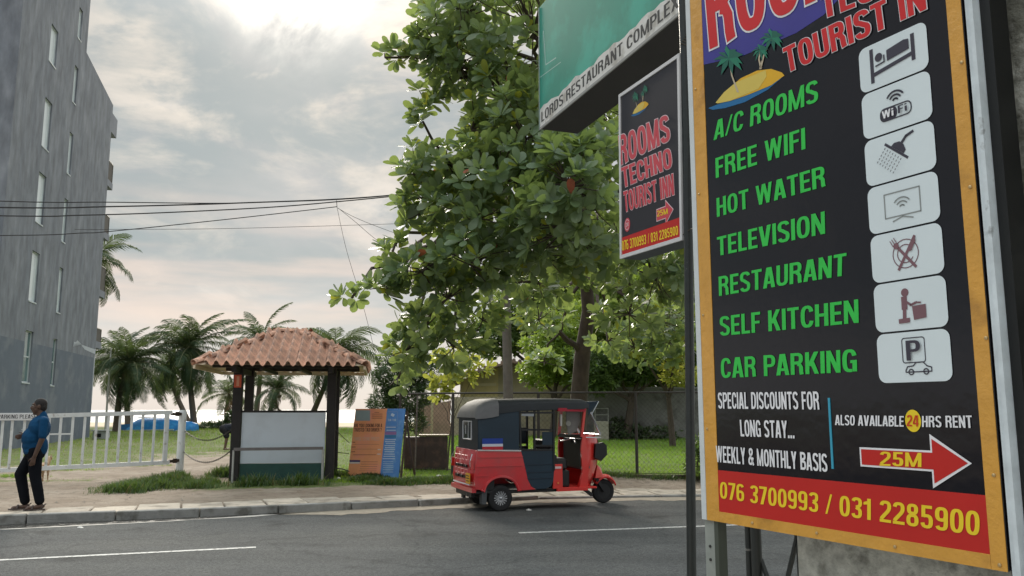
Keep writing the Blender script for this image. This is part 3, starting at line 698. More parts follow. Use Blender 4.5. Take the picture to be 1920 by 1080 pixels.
# grey compound wall at the right
gw = mat('stained_grey_wall', (.20, .20, .19), .95, var=.25, vs=1.1, col2=(.10, .10, .09), c2s=.8, bump=.4, bs=8)
Yg = 41.5; x0, x1 = XatY(1093, Yg), XatY(1800, Yg)
t_ = thing('compound_wall', 'stained grey block wall with coping at the back of the lawn', 'wall', (x0, Yg, 0)); zt = hz(730, Yg)
MB().box((0, 0, -.2), (x1-x0, .2, zt)).build('wall', gw, t_)
MB().box((-.05, -.06, zt), (x1-x0, .26, zt+.09)).build('coping', mat('coping', (.24, .24, .23), .9), t_)
k = 0
while k*2.6 < x1-x0: MB().box((k*2.6, -.05, -.1), (k*2.6+.22, -.002, zt-.002)).build('pier', gw, t_); k += 1
# small pale-roofed shed beyond the wall
Ys = 47.; x0 = XatY(1262, Ys); t_ = thing('shed', 'small shed with pale sloping roof above the grey wall', 'shed', (x0, Ys, .1))
MB().box((.2, .2, 0), (6, 3, hz(722, Ys)-.3)).build('wall', flat((175, 170, 150)), t_)
MB().add([(-.4, -.3, hz(725, Ys)-.1), (6.5, -.3, hz(725, Ys)-.1), (6.5, 3, hz(690, Ys)), (1.2, 3, hz(690, Ys))], [(0, 1, 2, 3)]).add([(-.4, -.3, hz(725, Ys)-.22), (6.5, -.3, hz(725, Ys)-.22), (6.5, -.3, hz(725, Ys)-.1), (-.4, -.3, hz(725, Ys)-.1)], [(0, 1, 2, 3)]).build('roof', flat((178, 176, 168)), t_)
# concrete tank with a rail, between vehicle and wall
Yk = 40.2; x0 = XatY(1116, Yk); t_ = thing('water_tank', 'small concrete tank with a pale pipe rail before the grey wall', 'tank', (x0, Yk, .1))
w = XatY(1142, Yk)-x0
MB().box((0, 0, 0), (w, .6, .95), bev=.03).build('tank', mat('tank_concrete', (.36, .34, .27), .9, var=.15), t_)
r = MB(); r.tube([(.02, .05, .95), (.02, .05, 1.55), (w-.02, .05, 1.55), (w-.02, .05, .95)], .03, 6); r.tube([(.02, .05, 1.25), (w-.02, .05, 1.25)], .02, 6); r.build('rail', flat((150, 150, 145)), t_)

# --- chain-link fence
fp = [(748, 20.4), (848, 19.7), (1010, 19.2), (1195, 18.6), (1400, 18.6), (1640, 18.4)]
fpts = [Vector((XatY(a, b), b, 0)) for a, b in fp]
fence = thing('chain_link_fence', 'rusty chain-link fence on thin posts along the lawn', 'fence', fpts[0])
fm = mat('rusty_wire', (.06, .05, .042), .7, metal=.3, var=.2, vs=20); fpm = mat('fence_post', (.05, .045, .04), .7, var=.2, vs=10)
ZF = 1.98
for p in fpts: MB().tube([p-fpts[0]+Vector((0, 0, -.1)), p-fpts[0]+Vector((0, 0, ZF))], .034, 8).build('post', fpm, fence, smooth=True)
extra = Vector((XatY(778, 20.2), 20.2, 0)); MB().tube([extra-fpts[0]+Vector((0, 0, 0)), extra-fpts[0]+Vector((.03, 0, ZF))], .02, 6).build('post', flat((110, 105, 100)), fence)
MB().tube([p-fpts[0]+Vector((0, 0, ZF)) for p in fpts], .022, 6).build('top_rail', fpm, fence)
MB().tube([p-fpts[0]+Vector((0, 0, .22)) for p in fpts], .008, 4).build('bottom_wire', fpm, fence)
wm = MB()
for a, b in zip(fpts, fpts[1:]):
    L_ = (b-a).length; d = (b-a)/L_; hh = ZF-.2; step = .105
    k = -int(hh/step)
    while k*step < L_:
        for sg in (1, -1):
            s0 = k*step; s1 = s0+hh
            lo, hi = max(0, s0), min(L_, s1)
            if hi-lo < .03: continue
            z = lambda s_: (s_-s0) if sg > 0 else hh-(s_-s0)
            p = a-fpts[0]+d*lo+Vector((0, .004*sg, .2+z(lo))); q = a-fpts[0]+d*hi+Vector((0, .004*sg, .2+z(hi)))
            wm.tube([p, q], .0022, 3, cap=False)
        k += 1
stuff(wm.build('wire_mesh', fm, fence, fix=False))
# low plinth under the fence
MBp = MB()
for a, b in zip(fpts[2:], fpts[3:]): MBp.rod(a-fpts[0]+Vector((0, -.1, .1)), b-fpts[0]+Vector((0, -.1, .1)), .16, .2)
MBp.build('plinth', mat('mossy_plinth', (.10, .085, .06), .95, var=.3, vs=4), fence)
# ================================================================== SIGNS AT THE RIGHT
# --- big rooms board
YL = 3.34
bo = P(1326.5, 974.5, YL); az = R(27.4)
SP = Plane(bo, (math.cos(R(90)-az), -math.sin(R(90)-az), 0))      # right end nearer: x right, y towards the viewer
S_ = SP.st
def box4(*px): return [S_(*p) for p in px]
black = mat('printed_black', (.0085, .008, .012), .13, var=.10, vs=1.5, bump=.3, bs=1.5, spec=.38, det=2.)
orange = mat('orange_border', (.66, .33, .05), .32, var=.10, vs=7, coat=.35, bump=.6, bs=9, col2=(.42, .20, .03), c2s=5, c2lo=.56, c2hi=.72)
redm = mat('printed_red', (.52, .022, .018), .35, var=.05, coat=.1, spec=.3)
greenm = mat('printed_green', (.03, .55, .07), .35, var=.05)
whitem = mat('printed_white', (.80, .80, .84), .4, var=.05)
yellm = mat('printed_yellow', (.85, .62, .02), .35, var=.04)
bluem = mat('printed_indigo', (.035, .025, .26), .22, var=.1, coat=.4)
tilem = mat('printed_pale_tile', (.70, .78, .82), .3, var=.04, vs=2, coat=.3)
inkm = mat('printed_ink', (.045, .04, .06), .35, var=.05); inkr = mat('printed_brownish_ink', (.20, .10, .12), .35, var=.1); inkg = mat('printed_grey_ink', (.26, .28, .28), .35, var=.1)
alum = mat('sign_frame_metal', (.62, .68, .72), .45, metal=.0, var=.2, vs=12, col2=(.12, .12, .12), c2s=6, c2lo=.6, c2hi=.68)
big = thing('rooms_signboard', 'big black hotel signboard with green lettering, icon tiles and orange border at the right', 'signboard', M=SP.matrix())
w_ = S_(1891, 1073)[0]; tall = 2.46
y0 = 0.
MB().box((.045, 0, .0), (w_, .03, tall), bev=.004).build('panel', black, big)
inL = (S_(1341, 880)[0]+S_(1325, 120)[0])/2; inR = (S_(1853, 1030)[0]+S_(1777, 0)[0])/2; inB = (S_(1342, 957)[1]+S_(1853, 1040)[1])/2
ys = -.0025
for q in (((0, 0), (inL, tall)), ((inR, 0), (w_, tall)), ((inL, 0), (inR, inB)), ((inL, tall-.08), (inR, tall))):
    MB().box((q[0][0]+.0005, ys, q[0][1]), (q[1][0]-.0005, -.0002 if q[0][0] else .03, q[1][1])).build('border', orange, big)
# fixing screws in the border
sc_m = mat('screw_head', (.55, .4, .2), .4, metal=.6, var=.1)
for q in ((inR+.03, .25), (inR+.04, .62), (inR+.03, 1.05), (inR+.035, 1.42), (inR+.03, 1.8), (.02, .35), (.02, .8), (.02, 1.3), (.02, 1.75), (.25, inB*.45), (.55, inB*.5), (.85, inB*.45), (w_-.02, inB*.4)):
    MB().lathe([(.0055, -.0025), (.005, -.006), (.002, -.0075)], 8, axis='y', M=Matrix.Translation((q[0], 0, q[1]))).build('screw', sc_m, big)
rt_ = (S_(1341, 880)[1]+S_(1845, 929.5)[1])/2
MB().box((inL, -.0015, inB), (inR, -.0002, rt_)).build('red_band', redm, big)
# indigo field behind the heading
pl = [S_(1319, 122), S_(1395, 104), S_(1493, 62), S_(1545, 28), S_(1600, -30)]
pl = [(inL, pl[0][1])]+pl[1:]+[(pl[-1][0]+.05, tall-.08), (inL, tall-.08)]
MB().sheet(pl, -.0012).build('indigo_field', bluem, big)
for txt, q in (('A/C ROOMS', ((1339, 263), (1535, 190), (1534, 148), (1342, 227))), ('FREE WIFI', ((1343, 334), (1511, 279), (1510, 239), (1342, 297))),
               ('HOT WATER', ((1345, 407), (1549, 349), (1547, 310), (1344, 372))), ('TELEVISION', ((1346, 480), (1548, 438), (1547, 396), (1345, 445))),
               ('RESTAURANT', ((1349, 555), (1587, 516), (1588, 474), (1348, 519))), ('SELF KITCHEN', ((1351, 630), (1611, 605), (1610, 561), (1350, 594))),
               ('CAR PARKING', ((1353, 709), (1608, 697), (1607, 654), (1352, 672)))):
    put_text(txt, box4(*q), -.0022, greenm, big)
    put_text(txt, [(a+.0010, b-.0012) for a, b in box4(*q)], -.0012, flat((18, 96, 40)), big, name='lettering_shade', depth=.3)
for txt, q in (('SPECIAL DISCOUNTS FOR', ((1348, 766), (1538, 768), (1536, 734), (1347, 736))), ('LONG STAY...', ((1390, 818), (1491, 822), (1490, 789), (1388, 787))),
               ('WEEKLY & MONTHLY BASIS', ((1344, 866), (1553, 885), (1551.5, 851), (1343, 835.5))), ('ALSO AVAILABLE', ((1567, 797), (1696, 800), (1696, 780), (1567, 778))),
               ('HRS RENT', ((1730, 800.5), (1825, 802.5), (1823, 779), (1730, 780)))):
    put_text(txt, box4(*q), -.0030, whitem, big)
a, b = S_(1555, 746), S_(1562, 879)
MB().box(((a[0]+b[0])/2-.004, -.003, b[1]), ((a[0]+b[0])/2+.004, -.0003, a[1])).build('divider', flat((60, 160, 190)), big)
c = S_(1713, 789); e = (S_(1728, 789)[0]-c[0]); eh = c[1]-S_(1713, 810)[1]
MB().sheet([(c[0]+e*math.cos(t*PI/16), c[1]+eh*math.sin(t*PI/16)) for t in range(32)], -.0028).build('badge', yellm, big)
put_text('24', box4((1702, 799), (1724, 800), (1724, 779), (1702, 778)), -.0042, flat((200, 60, 20)), big)
ap_ = [((x/2.842)+1280, y/2.842+700) for x, y in ((945, 390), (1328, 415), (1315, 325), (1545, 485), (1335, 615), (1333, 520), (948, 498))]
arr = [S_(*p) for p in ap_]; cxm = sum(p[0] for p in arr)/7; cym = sum(p[1] for p in arr)/7
ah = (arr[0][1]+arr[1][1])/2; al = (arr[6][1]+arr[5][1])/2; hx_ = (arr[2][0]+arr[4][0]+arr[1][0]+arr[5][0])/4; mid = (ah+al)/2; hh_ = (arr[2][1]-arr[4][1])/2
def arrow(x0, x1, hx2, mid, h, hh, y, m, par, name):
    o = MB().sheet([(x0, mid+h), (hx2, mid+h), (hx2, mid+hh), (x1, mid), (hx2, mid-hh), (hx2, mid-h), (x0, mid-h)][::-1], y).build(name, m, par, fix=False); return o
arrow(arr[0][0], arr[3][0], hx_, mid, (ah-al)/2, hh_, -.0028, whitem, big, 'arrow_outline')
arrow(arr[0][0]+.006, arr[3][0]-.011, hx_+.006, mid, (ah-al)/2-.006, hh_-.014, -.0036, redm, big, 'arrow')
put_text('25M', box4(*[((x/2.842)+1280, y/2.842+700) for x, y in ((1055, 492), (1278, 499), (1278, 424), (1057, 416))]), -.0046, yellm, big)
put_text('076 3700993 / 031 2285900', box4((1351, 934), (1838, 1005), (1838, 959), (1351, 903)), -.003, yellm, big)
def outlined(txt, q, off, m1, m2, par, y=-.0035, extra=.025):
    b4 = box4(*q) if par is big else q
    put_text(txt, b4, y, m2, par, off=off+extra, name='lettering_outline', sp=1.25); put_text(txt, b4, y-.0016, m1, par, off=off, sp=1.25)
headr = mat('heading_red', (.60, .022, .025), .35, var=.08, coat=.1, spec=.3)
outlined('ROOMS', ((1333, 91), (1672, -66), (1658, -222), (1322, -40)), .012, headr, whitem, big)
outlined('TECHNO', ((1545, 36), (1775, -52), (1770, -96), (1538, -14)), .012, headr, whitem, big, y=-.0040)
outlined('TOURIST IN', ((1478, 137), (1739, 17), (1733, -36), (1470, 92)), .012, headr, whitem, big, y=-.0045)
# printed island with two palms
def pp(*pts): return [S_(x/3+1280, y/3) for x, y in pts]
isl = MB(); isl.cur = 0
def poly(par, name, pts, y, rgb, **k):
    return MB().sheet(pts, y).build(name, flat(rgb, .3, **k), par)
def island(fn, par):
    poly(par, 'printed_water', fn((145, 608), (230, 575), (560, 430), (575, 425), (480, 505), (350, 575), (240, 608), (170, 618)), -.0014, (25, 105, 160))
    poly(par, 'printed_sand', fn((188, 578), (235, 520), (330, 440), (420, 398), (500, 388), (560, 408), (575, 425), (500, 480), (380, 530), (270, 568), (200, 582)), -.0022, (222, 172, 30))
    poly(par, 'printed_sand', fn((188, 578), (235, 520), (300, 465), (470, 395), (475, 430), (430, 500), (270, 568), (200, 582)), -.0028, (214, 190, 90))
    for (bx, by, tx, ty, r) in ((315, 520, 265, 330, 78), (440, 390, 505, 215, 62), (445, 385, 440, 285, 45)):
        poly(par, 'printed_trunk', fn((bx-6, by), ((bx+tx)/2-14, (by+ty)/2), (tx-4, ty), (tx+4, ty), ((bx+tx)/2-6, (by+ty)/2), (bx+6, by)), -.0034, (190, 175, 150))
        for k, t in enumerate((-10, 25, 60, 100, 140, 175, 205, 240, 285, 325)):
            c_, s_ = math.cos(R(t)), math.sin(R(t)); L_ = r*(1.15 if k % 2 else 1.0)
            pts = [(tx, ty), (tx+c_*L_*.5-s_*r*.22, ty-s_*L_*.5-c_*r*.22-8), (tx+c_*L_, ty-s_*L_+16), (tx+c_*L_*.55+s_*r*.16, ty-s_*L_*.5+c_*r*.16)]
            poly(par, 'printed_frond', fn(*pts), -.0040-.0001*k, (20, 96, 78) if k % 3 else (28, 120, 92))
island(pp, big)
# icon tiles
def rrect(x0, x1, z0, z1, r, n=5):
    out = []
    for cx, cz, a0 in ((x1-r, z1-r, 0), (x0+r, z1-r, 90), (x0+r, z0+r, 180), (x1-r, z0+r, 270)):
        for i in range(n+1): t = R(a0+90*i/n); out.append((cx+r*math.cos(t), cz+r*math.sin(t)))
    return out
tiles = (((1613, 90), (1742, 38), (1743, 127), (1617, 170)), ((1617, 172), (1745, 130), (1749, 217), (1622, 257)), ((1622, 258), (1751, 222), (1756, 310), (1627, 345)),
         ((1627, 347), (1758, 317), (1763, 412), (1629, 437)), ((1630, 437), (1767, 415), (1772, 507), (1636, 528)), ((1637, 530), (1773, 515), (1779, 610), (1643, 623)), ((1643, 625), (1782, 617), (1785.5, 718), (1648, 720)))
tb = []
for q in tiles:
    s = [S_(*p) for p in q]; tb.append(((s[0][0]+s[3][0])/2, (s[1][0]+s[2][0])/2, (s[2][1]+s[3][1])/2, (s[0][1]+s[1][1])/2))
X0 = sum(t[0] for t in tb)/7; X1 = sum(t[1] for t in tb)/7; Zt = max(t[3] for t in tb); Zb = min(t[2] for t in tb); th = (Zt-Zb)/7
def stroke(mb, pts, w, y):
    for a, b in zip(pts, pts[1:]):
        a = Vector((a[0], 0, a[1])); b = Vector((b[0], 0, b[1])); d = (b-a).normalized(); n = Vector((-d.z, 0, d.x))*w/2; e = d*w*.3
        mb.add([tuple(p+Vector((0, y, 0))) for p in (a-n-e, b-n+e, b+n+e, a+n-e)], [(0, 1, 2, 3)])
def arc(cx, cz, r, a0, a1, n=10, ry=None): return [(cx+r*math.cos(R(a0+(a1-a0)*i/n)), cz+(ry or r)*math.sin(R(a0+(a1-a0)*i/n))) for i in range(n+1)]
for i in range(7):
    z1 = Zt-i*th; z0 = z1-th+.004; tl = MB().sheet(rrect(X0, X1, z0, z1-.002, .026), -.0026).build('icon_tile', tilem, big)
    cx, cz = (X0+X1)/2, (z0+z1)/2; u = .001; m = MB(); y = -.0036; ink = inkm; dy = iter([-.0036-.00025*k for k in range(60)])
    def st(pts, w): stroke(m, [(cx+a*u, cz+b*u) for a, b in pts], w*u, next(dy))
    def fill(pts): m.sheet([(cx+a*u, cz+b*u) for a, b in pts], next(dy))
    if i == 0:
        st([(-75, 55), (-75, -52)], 13); st([(75, 48), (75, -30)], 13); st([(-70, -30), (75, -10)], 13); fill(arc(-48, 22, 14, 0, 360, 16)); fill([(-18, -2), (62, 8), (62, 40), (45, 44), (-18, 34)]); st([(-60, -4), (-28, 0), (-28, 22)], 5)
    elif i == 1:
        fill(rrect(-55, 5, -38, 2, 16)); st(arc(0, 0, 1, 0, 1, 1), 1); st(rrect(-55, 55, -38, 2, 16)+[rrect(-55, 55, -38, 2, 16)[0]], 4)
        for r in (10, 22, 34): st(arc(2, 14, r, 35, 145, 8), 6)
    elif i == 2:
        st([(-45, 44), (30, -18)], 8); fill([(-24, 32), (-14, 40), (6, 40), (20, 26), (26, 8), (18, -2)]); st([(10, 30), (30, 50), (54, 58)], 9)
        for k in range(7):
            for j in range(5): st([(-46+k*10-j*7, 32-k*8.3-j*9), (-49+k*10-j*7, 28-k*8.3-j*9)], 2.4)
    elif i == 3:
        ink = inkg; st([(-62, -36), (-62, 40), (62, 40), (62, -36), (-62, -36)], 4); st([(-35, -50), (0, -40), (35, -50)], 4)
        for r in (10, 22, 34): st(arc(0, -14, r, 40, 140, 8), 4)
    elif i == 4:
        ink = inkr; st(arc(0, 0, 44, 0, 360, 26), 3); st(arc(0, 0, 28, 30, 330, 20), 3); st([(-32, 30), (32, -44)], 9); st([(34, 48), (-26, -46)], 9)
        for k in (-7, 0, 7): st([(-44+k, 50+k*.6), (-34+k, 32+k*.6)], 2.6)
        fill(arc(-30, 28, 10, 0, 360, 10)); fill([(36, 50), (12, 4), (22, 6), (38, 34)])
    elif i == 5:
        ink = inkr; fill(arc(-12, 38, 13, 0, 360, 14)); st([(-16, 20), (-16, -8)], 20); st([(-16, -8), (-18, -38)], 12); st([(-14, 14), (6, -2), (26, 4)], 7); fill([(14, -48), (56, -44), (56, -4), (10, -6)]); st([(-34, -48), (-4, -47)], 14); st([(20, 4), (40, 2)], 5)
    else:
        q = rrect(-34, 42, -18, 56, 8); st(q+[q[0]], 3)
        st([(-26, -42), (-20, -30), (0, -28), (10, -18), (34, -18), (46, -30), (60, -34), (60, -46), (-26, -46), (-26, -42)], 3.5); st(arc(-8, -46, 8, 0, 360, 12), 3.5); st(arc(42, -46, 8, 0, 360, 12), 3.5)
    m.build('icon', ink, tl, fix=False)
    if i == 1:
        put_text('W!', [(cx+a*u, cz+b*u) for a, b in ((-46, -30), (-4, -30), (-4, -5), (-46, -5))], -.0090, whitem, tl); put_text('F!', [(cx+a*u, cz+b*u) for a, b in ((12, -30), (44, -30), (44, -5), (12, -5))], -.0090, inkm, tl)
    if i == 6: put_text('P', [(cx+a*u, cz+b*u) for a, b in ((-18, -12), (28, -12), (28, 48), (-18, 48))], -.0080, inkm, tl)
# metal edge, rear channels and legs of the board
MB().box((-.028, -.004, -.0), (-.0005, .05, tall)).build('edge_channel', mat('pale_channel', (.62, .66, .68), .5, var=.12, vs=6), big)
c0, c1 = w_+.010, w_+.040; MB().box((c1+.001, .02, -.4), (c1+.030, .10, tall)).build('gap_shade_strip', flat((14, 15, 16)), big); MB().box((w_+.0005, .012, -.3), (c0-.0005, .05, tall)).build('groove_shade_strip', flat((14, 15, 16)), big)  # black strips stand in for the shade in the gaps beside the channel
MB().box((c0, .0, -.35), (c1, .05, tall)).build('side_channel', alum, big); MB().box((c1-.012, -.012, -.35), (c1, .0, tall)).build('channel_lip', alum, big)
MB().box((c0+.018, -.003, -.3), (c0+.024, -.0005, tall-.2)).build('channel_groove', flat((30, 34, 38)), big)
gz0 = -bo.z
MB().box((-.026, .008, gz0), (.028, .05, -.001)).build('leg', mat('leg_galvanised', (.26, .28, .26), .6, var=.2, vs=9), big)
MB().box((.028, .008, gz0), (.05, .05, -.001)).build('leg_flange', flat((70, 76, 68)), big)
for zz in (-.10, -.15): MB().lathe([(.006, .008), (.005, .003)], 8, axis='y', M=Matrix.Translation((.003, 0, zz))).build('bolt', flat((50, 50, 50)), big)
# two dark posts and a cross brace standing behind the board
dk = mat('dark_post_paint', (.018, .022, .022), .45, var=.2, vs=12, coat=.1)
def behind(px, py, d): q = Plane(bo+SP.n*-d if False else bo+Vector((-SP.n.x, -SP.n.y, 0))*0, SP.ax); return q
rear = thing('support_frame', 'dark steel posts and cross brace standing behind the big signboard', 'frame', M=SP.matrix())
RP = Plane(SP.matrix() @ Vector((0, .30, 0)), SP.ax)
def rx(px, py): return RP.st(px, py)
a = rx(1404, 1040)[0]; b = rx(1419, 1040)[0]; c_ = rx(1496, 1040)[0]
MB().tube([(a, .30, gz0), (a, .30, tall-.3)], .013, 10).build('post', dk, rear, smooth=True)
MB().tube([(b, .30, gz0), (b, .30, tall-.3)], .021, 12).build('post', dk, rear, smooth=True)
MB().tube([(a, .30, rx(1403, 1030)[1]-.004), (a, .30, rx(1403, 1030)[1]+.004)], .015, 10).build('post_ring', flat((120, 120, 118)), rear)
zq = rx(1489, 1018)[1]
for q in (((b+.01, rx(1430, 1050)[1]), (b+.32, rx(1430, 1050)[1]-.62)), ((c_-.01, zq+.02), (c_-.17, zq-.42)), ((c_-.06, zq+.28), (c_-.005, zq)), ((c_-.004, zq+.03), (c_+.0, zq-.6))):
    MB().rod((q[0][0], .31, q[0][1]), (q[1][0], .31, q[1][1]), .016, .012).build('brace', dk, rear)
# concrete pillar behind the board
pm_ = mat('mossy_pillar', (.44, .44, .40), .95, var=.4, vs=22, col2=(.15, .15, .125), c2s=9, c2lo=.40, c2hi=.56, bump=.7, bs=35)
# pillar grows blacker with mildew the higher it goes
nt = pm_.node_tree; mrn = [n for n in nt.nodes if n.type == 'MAP_RANGE'][0]
tcn = nt.nodes.new('ShaderNodeTexCoord'); sx = nt.nodes.new('ShaderNodeSeparateXYZ'); nt.links.new(tcn.outputs['Object'], sx.inputs[0])
mh = nt.nodes.new('ShaderNodeMapRange'); nt.links.new(sx.outputs[2], mh.inputs[0]); mh.inputs[1].default_value = -.05; mh.inputs[2].default_value = .45; mh.inputs[3].default_value = -.14; mh.inputs[4].default_value = .02
ad = nt.nodes.new('ShaderNodeMath'); ad.operation = 'ADD'; src = mrn.inputs[0].links[0].from_socket; nt.links.new(src, ad.inputs[0]); nt.links.new(mh.outputs[0], ad.inputs[1]); nt.links.new(ad.outputs[0], mrn.inputs[0])
PP = Plane(SP.matrix() @ Vector((0, .16, 0)), SP.ax); px0 = PP.st(1492, 1045)[0]
o = tag(MB().box((px0, .16, gz0-.1), (w_+.75, .75, tall+1.2), bev=.012).build('concrete_pillar', pm_), 'stained concrete pillar directly behind the big signboard', 'pillar'); o.matrix_world = SP.matrix()
# --- small hanging light-box sign
Yn = 4.62
o3 = P(1281, 450, Yn); az2 = R(20.8); PL = Plane(o3, (math.sin(az2), -math.cos(az2), 0))
tl_, tr_, bl_ = PL.hit(1141, 192), PL.hit(1256.5, 113), PL.hit(1164, 485.5)
axv = (o3-bl_).normalized(); up0 = PL.n.cross(axv); up0 = up0 if up0.z > 0 else -up0
SB = Plane(bl_, axv, up0); sw = (o3-bl_).length; sh = ((tl_-bl_).dot(SB.up)+(tr_-o3).dot(SB.up))/2
small = thing('lightbox_sign', 'small tilted black and red inn sign in a pale frame fixed to the black pole', 'sign', M=SB.matrix())
fw = mat('lightbox_frame', (.62, .62, .64), .5, var=.1); boxm = mat('lightbox_side', (.055, .065, .075), .6, var=.15)
MB().box((.0, .004, 0), (sw, .15, sh), bev=.004).build('box', boxm, small)
e = .022
for q in (((0, 0), (sw, e)), ((0, sh-e), (sw, sh)), ((0, e), (e, sh-e)), ((sw-e, e), (sw, sh-e))): MB().box((q[0][0], -.008, q[0][1]), (q[1][0], .004, q[1][1])).build('frame', fw, small)
MB().box((e, -.001, e), (sw-e, .0035, sh-e)).build('face', mat('lightbox_black', (.02, .018, .024), .3, var=.1, coat=.2), small)
def q4(pts): return [SB.st(1120+x/2.7, 100+y/2.7) for x, y in pts]
rz_ = SB.st(1120+130/2.7, 100+932/2.7)[1]
MB().box((e, -.0022, e), (sw-e, -.0012, rz_)).build('red_band', redm, small)
pinkred = mat('faded_red_print', (.60, .06, .085), .4, var=.06); pinkw = mat('faded_white_print', (.78, .60, .64), .4, var=.04)
for txt, q in (('ROOMS', ((106, 572), (368, 440), (355, 312), (98, 428))), ('TECHNO', ((122, 685), (378, 578), (368, 480), (112, 588))), ('TOURIST INN', ((130, 808), (388, 716), (382, 612), (122, 708)))):
    outlined(txt, [(a+(.032 if i_ in (0, 3) else .008), b) for i_, (a, b) in enumerate(q4(q))], .012, pinkred, pinkw, small, y=-.0022, extra=.03)
put_text('076 3700993 / 031 2285900', q4(((128, 1000), (412, 918), (410, 872), (126, 950))), -.0034, yellm, small)
aq = q4(((300, 790), (345, 780), (342, 742), (388, 795), (350, 868), (347, 838), (304, 852)))
sx0 = aq[0][0]; sx1 = aq[3][0]; shx = (aq[2][0]+aq[4][0])/2; smid = (aq[0][1]+aq[6][1])/2; shh = (aq[2][1]-aq[4][1])/2
arrow(sx0, sx1, shx, smid, (aq[0][1]-aq[6][1])/2, shh, -.002, pinkw, small, 'arrow_outline'); arrow(sx0+.005, sx1-.008, shx+.004, smid, (aq[0][1]-aq[6][1])/2-.005, shh-.010, -.003, pinkred, small, 'arrow')
put_text('25M', q4(((306, 828), (360, 812), (358, 785), (304, 798))), -.004, yellm, small)
c = q4(((153, 868), (180, 868)))
MB().sheet([(c[0][0]+.037*math.cos(t*PI/12), c[0][1]+.045*math.sin(t*PI/12)) for t in range(24)], -.002).build('badge', pinkred, small)
m = MB(); stroke(m, arc(c[0][0], c[0][1], .026, 40, 320, 14, .033), .005, -.003); m.build('badge_ring', pinkw, small)
put_text('24', [(c[0][0]+a, c[0][1]+b) for a, b in ((-.014, -.014), (.02, -.014), (.02, .014), (-.014, .014))], -.0036, pinkw, small)
def fs(*pts): return [SB.st(1120+(x*.25+120)/2.7, 100+(y*.31+155)/2.7) for x, y in pts]
ctr = q4(((215, 245),))[0]; k_ = .00052
island(lambda *pts: [(ctr[0]+(x-360)*k_*1.0, ctr[1]-((y-400)+.42*(x-360))*k_*.9) for x, y in pts], small)
# --- black pole carrying the light box
pb = G(1294.5, 1200, .1)
Yp = Yn-.02; xb, xt = XatY(1293, Yp, .6), XatY(1289, Yp, 3.2)
bp = mat('black_pole_paint', (.012, .016, .016), .4, var=.4, vs=25, col2=(.10, .10, .09), c2s=40, c2lo=.66, c2hi=.7, coat=.15)
pole = thing('sign_pole', 'black steel pole between the light box and the big signboard', 'pole', (xb, Yp, 0))
MB().tube([(0, 0, .05), (xt-xb, 0, 3.2), (xt-xb-.01, 0, 4.7)], .0255, 14).build('tube', bp, pole, smooth=True)
MB().lathe([(.09, .1), (.09, .115), (.03, .12)], 10).build('base_plate', bp, pole)
wr = flat((70, 62, 52), .7)
tp = SB.matrix() @ Vector((sw-.03, .05, sh))
mb = MB()
for k in range(5):
    mb.tube([tp+Vector((-.03+.01*k, 0, 0)), tp+Vector((.0, -.02*(k % 2), .05+.01*k)), Vector((xt-.03+.01*k, Yp-.03, tp.z+.05+.015*k)), Vector((xt+.035, Yp-.02, tp.z+.03+.02*k))], .003, 5)
tag(mb.build('binding_wire', wr), 'twist of rusty wire tying the light box to the black pole', 'wire')
q = SB.matrix() @ Vector((sw, 0, .03)); mb = MB(); mb.tube([q, (q.x+.03, Yp-.05, q.z+.02), P(1313, 428, 3.5), P(1330, 425, 3.38)], .003, 5); tag(mb.build('cable', wr), 'thin cable running from the light box to the big board', 'cable')
# --- green restaurant sign overhead
Yr = 5.77; go = P(1281, 20, Yr); GP = Plane(go, (math.sin(R(20.3)), -math.cos(R(20.3)), 0)); gl, gzz = GP.st(1012.5, 243.5)
GP = Plane(go+GP.ax*gl, GP.ax); GP.o.z = go.z; glen = -gl
gs = thing('restaurant_sign', 'green and white restaurant box sign overhead with dark underside', 'sign', M=GP.matrix())
gsh = 1.35
MB().box((0, .003, 0), (glen, .43, gsh)).build('box', mat('sign_underside', (.045, .042, .045), .7, var=.12, vs=3), gs)
grn = mat('green_sign_print', (.010, .27, .19), .35, var=.1, vs=2, col2=(.02, .38, .28), c2s=1.5, coat=.1)
MB().box((.012, -.002, .012), (glen-.012, .002, gsh)).build('face', grn, gs)
n = 28; top = [GP.st(1013.5, 192)[1], GP.st(1110, 103)[1], GP.st(1215, 5)[1]]
bh = lambda u: top[0]+(top[1]-top[0])*min(1, u*2.2)+.006*math.sin(u*17)+.004*math.sin(u*39)
tw_ = [(.014+(glen-.028)*i/n, .205+.018*math.sin(i*.9)*math.exp(-i*.02)+.012*math.sin(i*2.3)) for i in range(n+1)]
MB().sheet([(.014, .014), (glen-.014, .014)]+tw_[::-1], -.004).build('white_band', mat('band_white', (.68, .67, .65), .5, var=.1, vs=6, col2=(.45, .43, .39), c2s=5), gs)
put_text('LORDS RESTAURANT COMPLEX', [(.05, .055), (glen-.05, .055), (glen-.05, .165), (.05, .165)], -.0052, flat((38, 40, 40), .5), gs)
ew = flat((150, 150, 148), .5)
MB().box((-.012, -.008, -.01), (.012, .01, gsh)).build('edge_trim', flat((120, 140, 135)), gs); MB().box((-.012, -.008, -.012), (glen, .006, .012)).build('edge_trim', ew, gs)
m = MB()
a, b, c_ = GP.st(1000+75/3.856, 225/3.856), GP.st(1000+92/3.856, 468/3.856), GP.st(1000+165/3.856, 418/3.856)
stroke(m, [a, b, c_], .012, -.003); a, b = GP.st(1000+50/3.856, 560/3.856), GP.st(1000+200/3.856, 450/3.856); stroke(m, [a, b], .008, -.0033)
m.build('printed_line', flat((170, 200, 195)), gs)
# bracket holding it back to the pole side
MB().rod((glen*.98, .2, .06), (glen+1.6, .2, .06), .06).build('bracket', dk, gs)
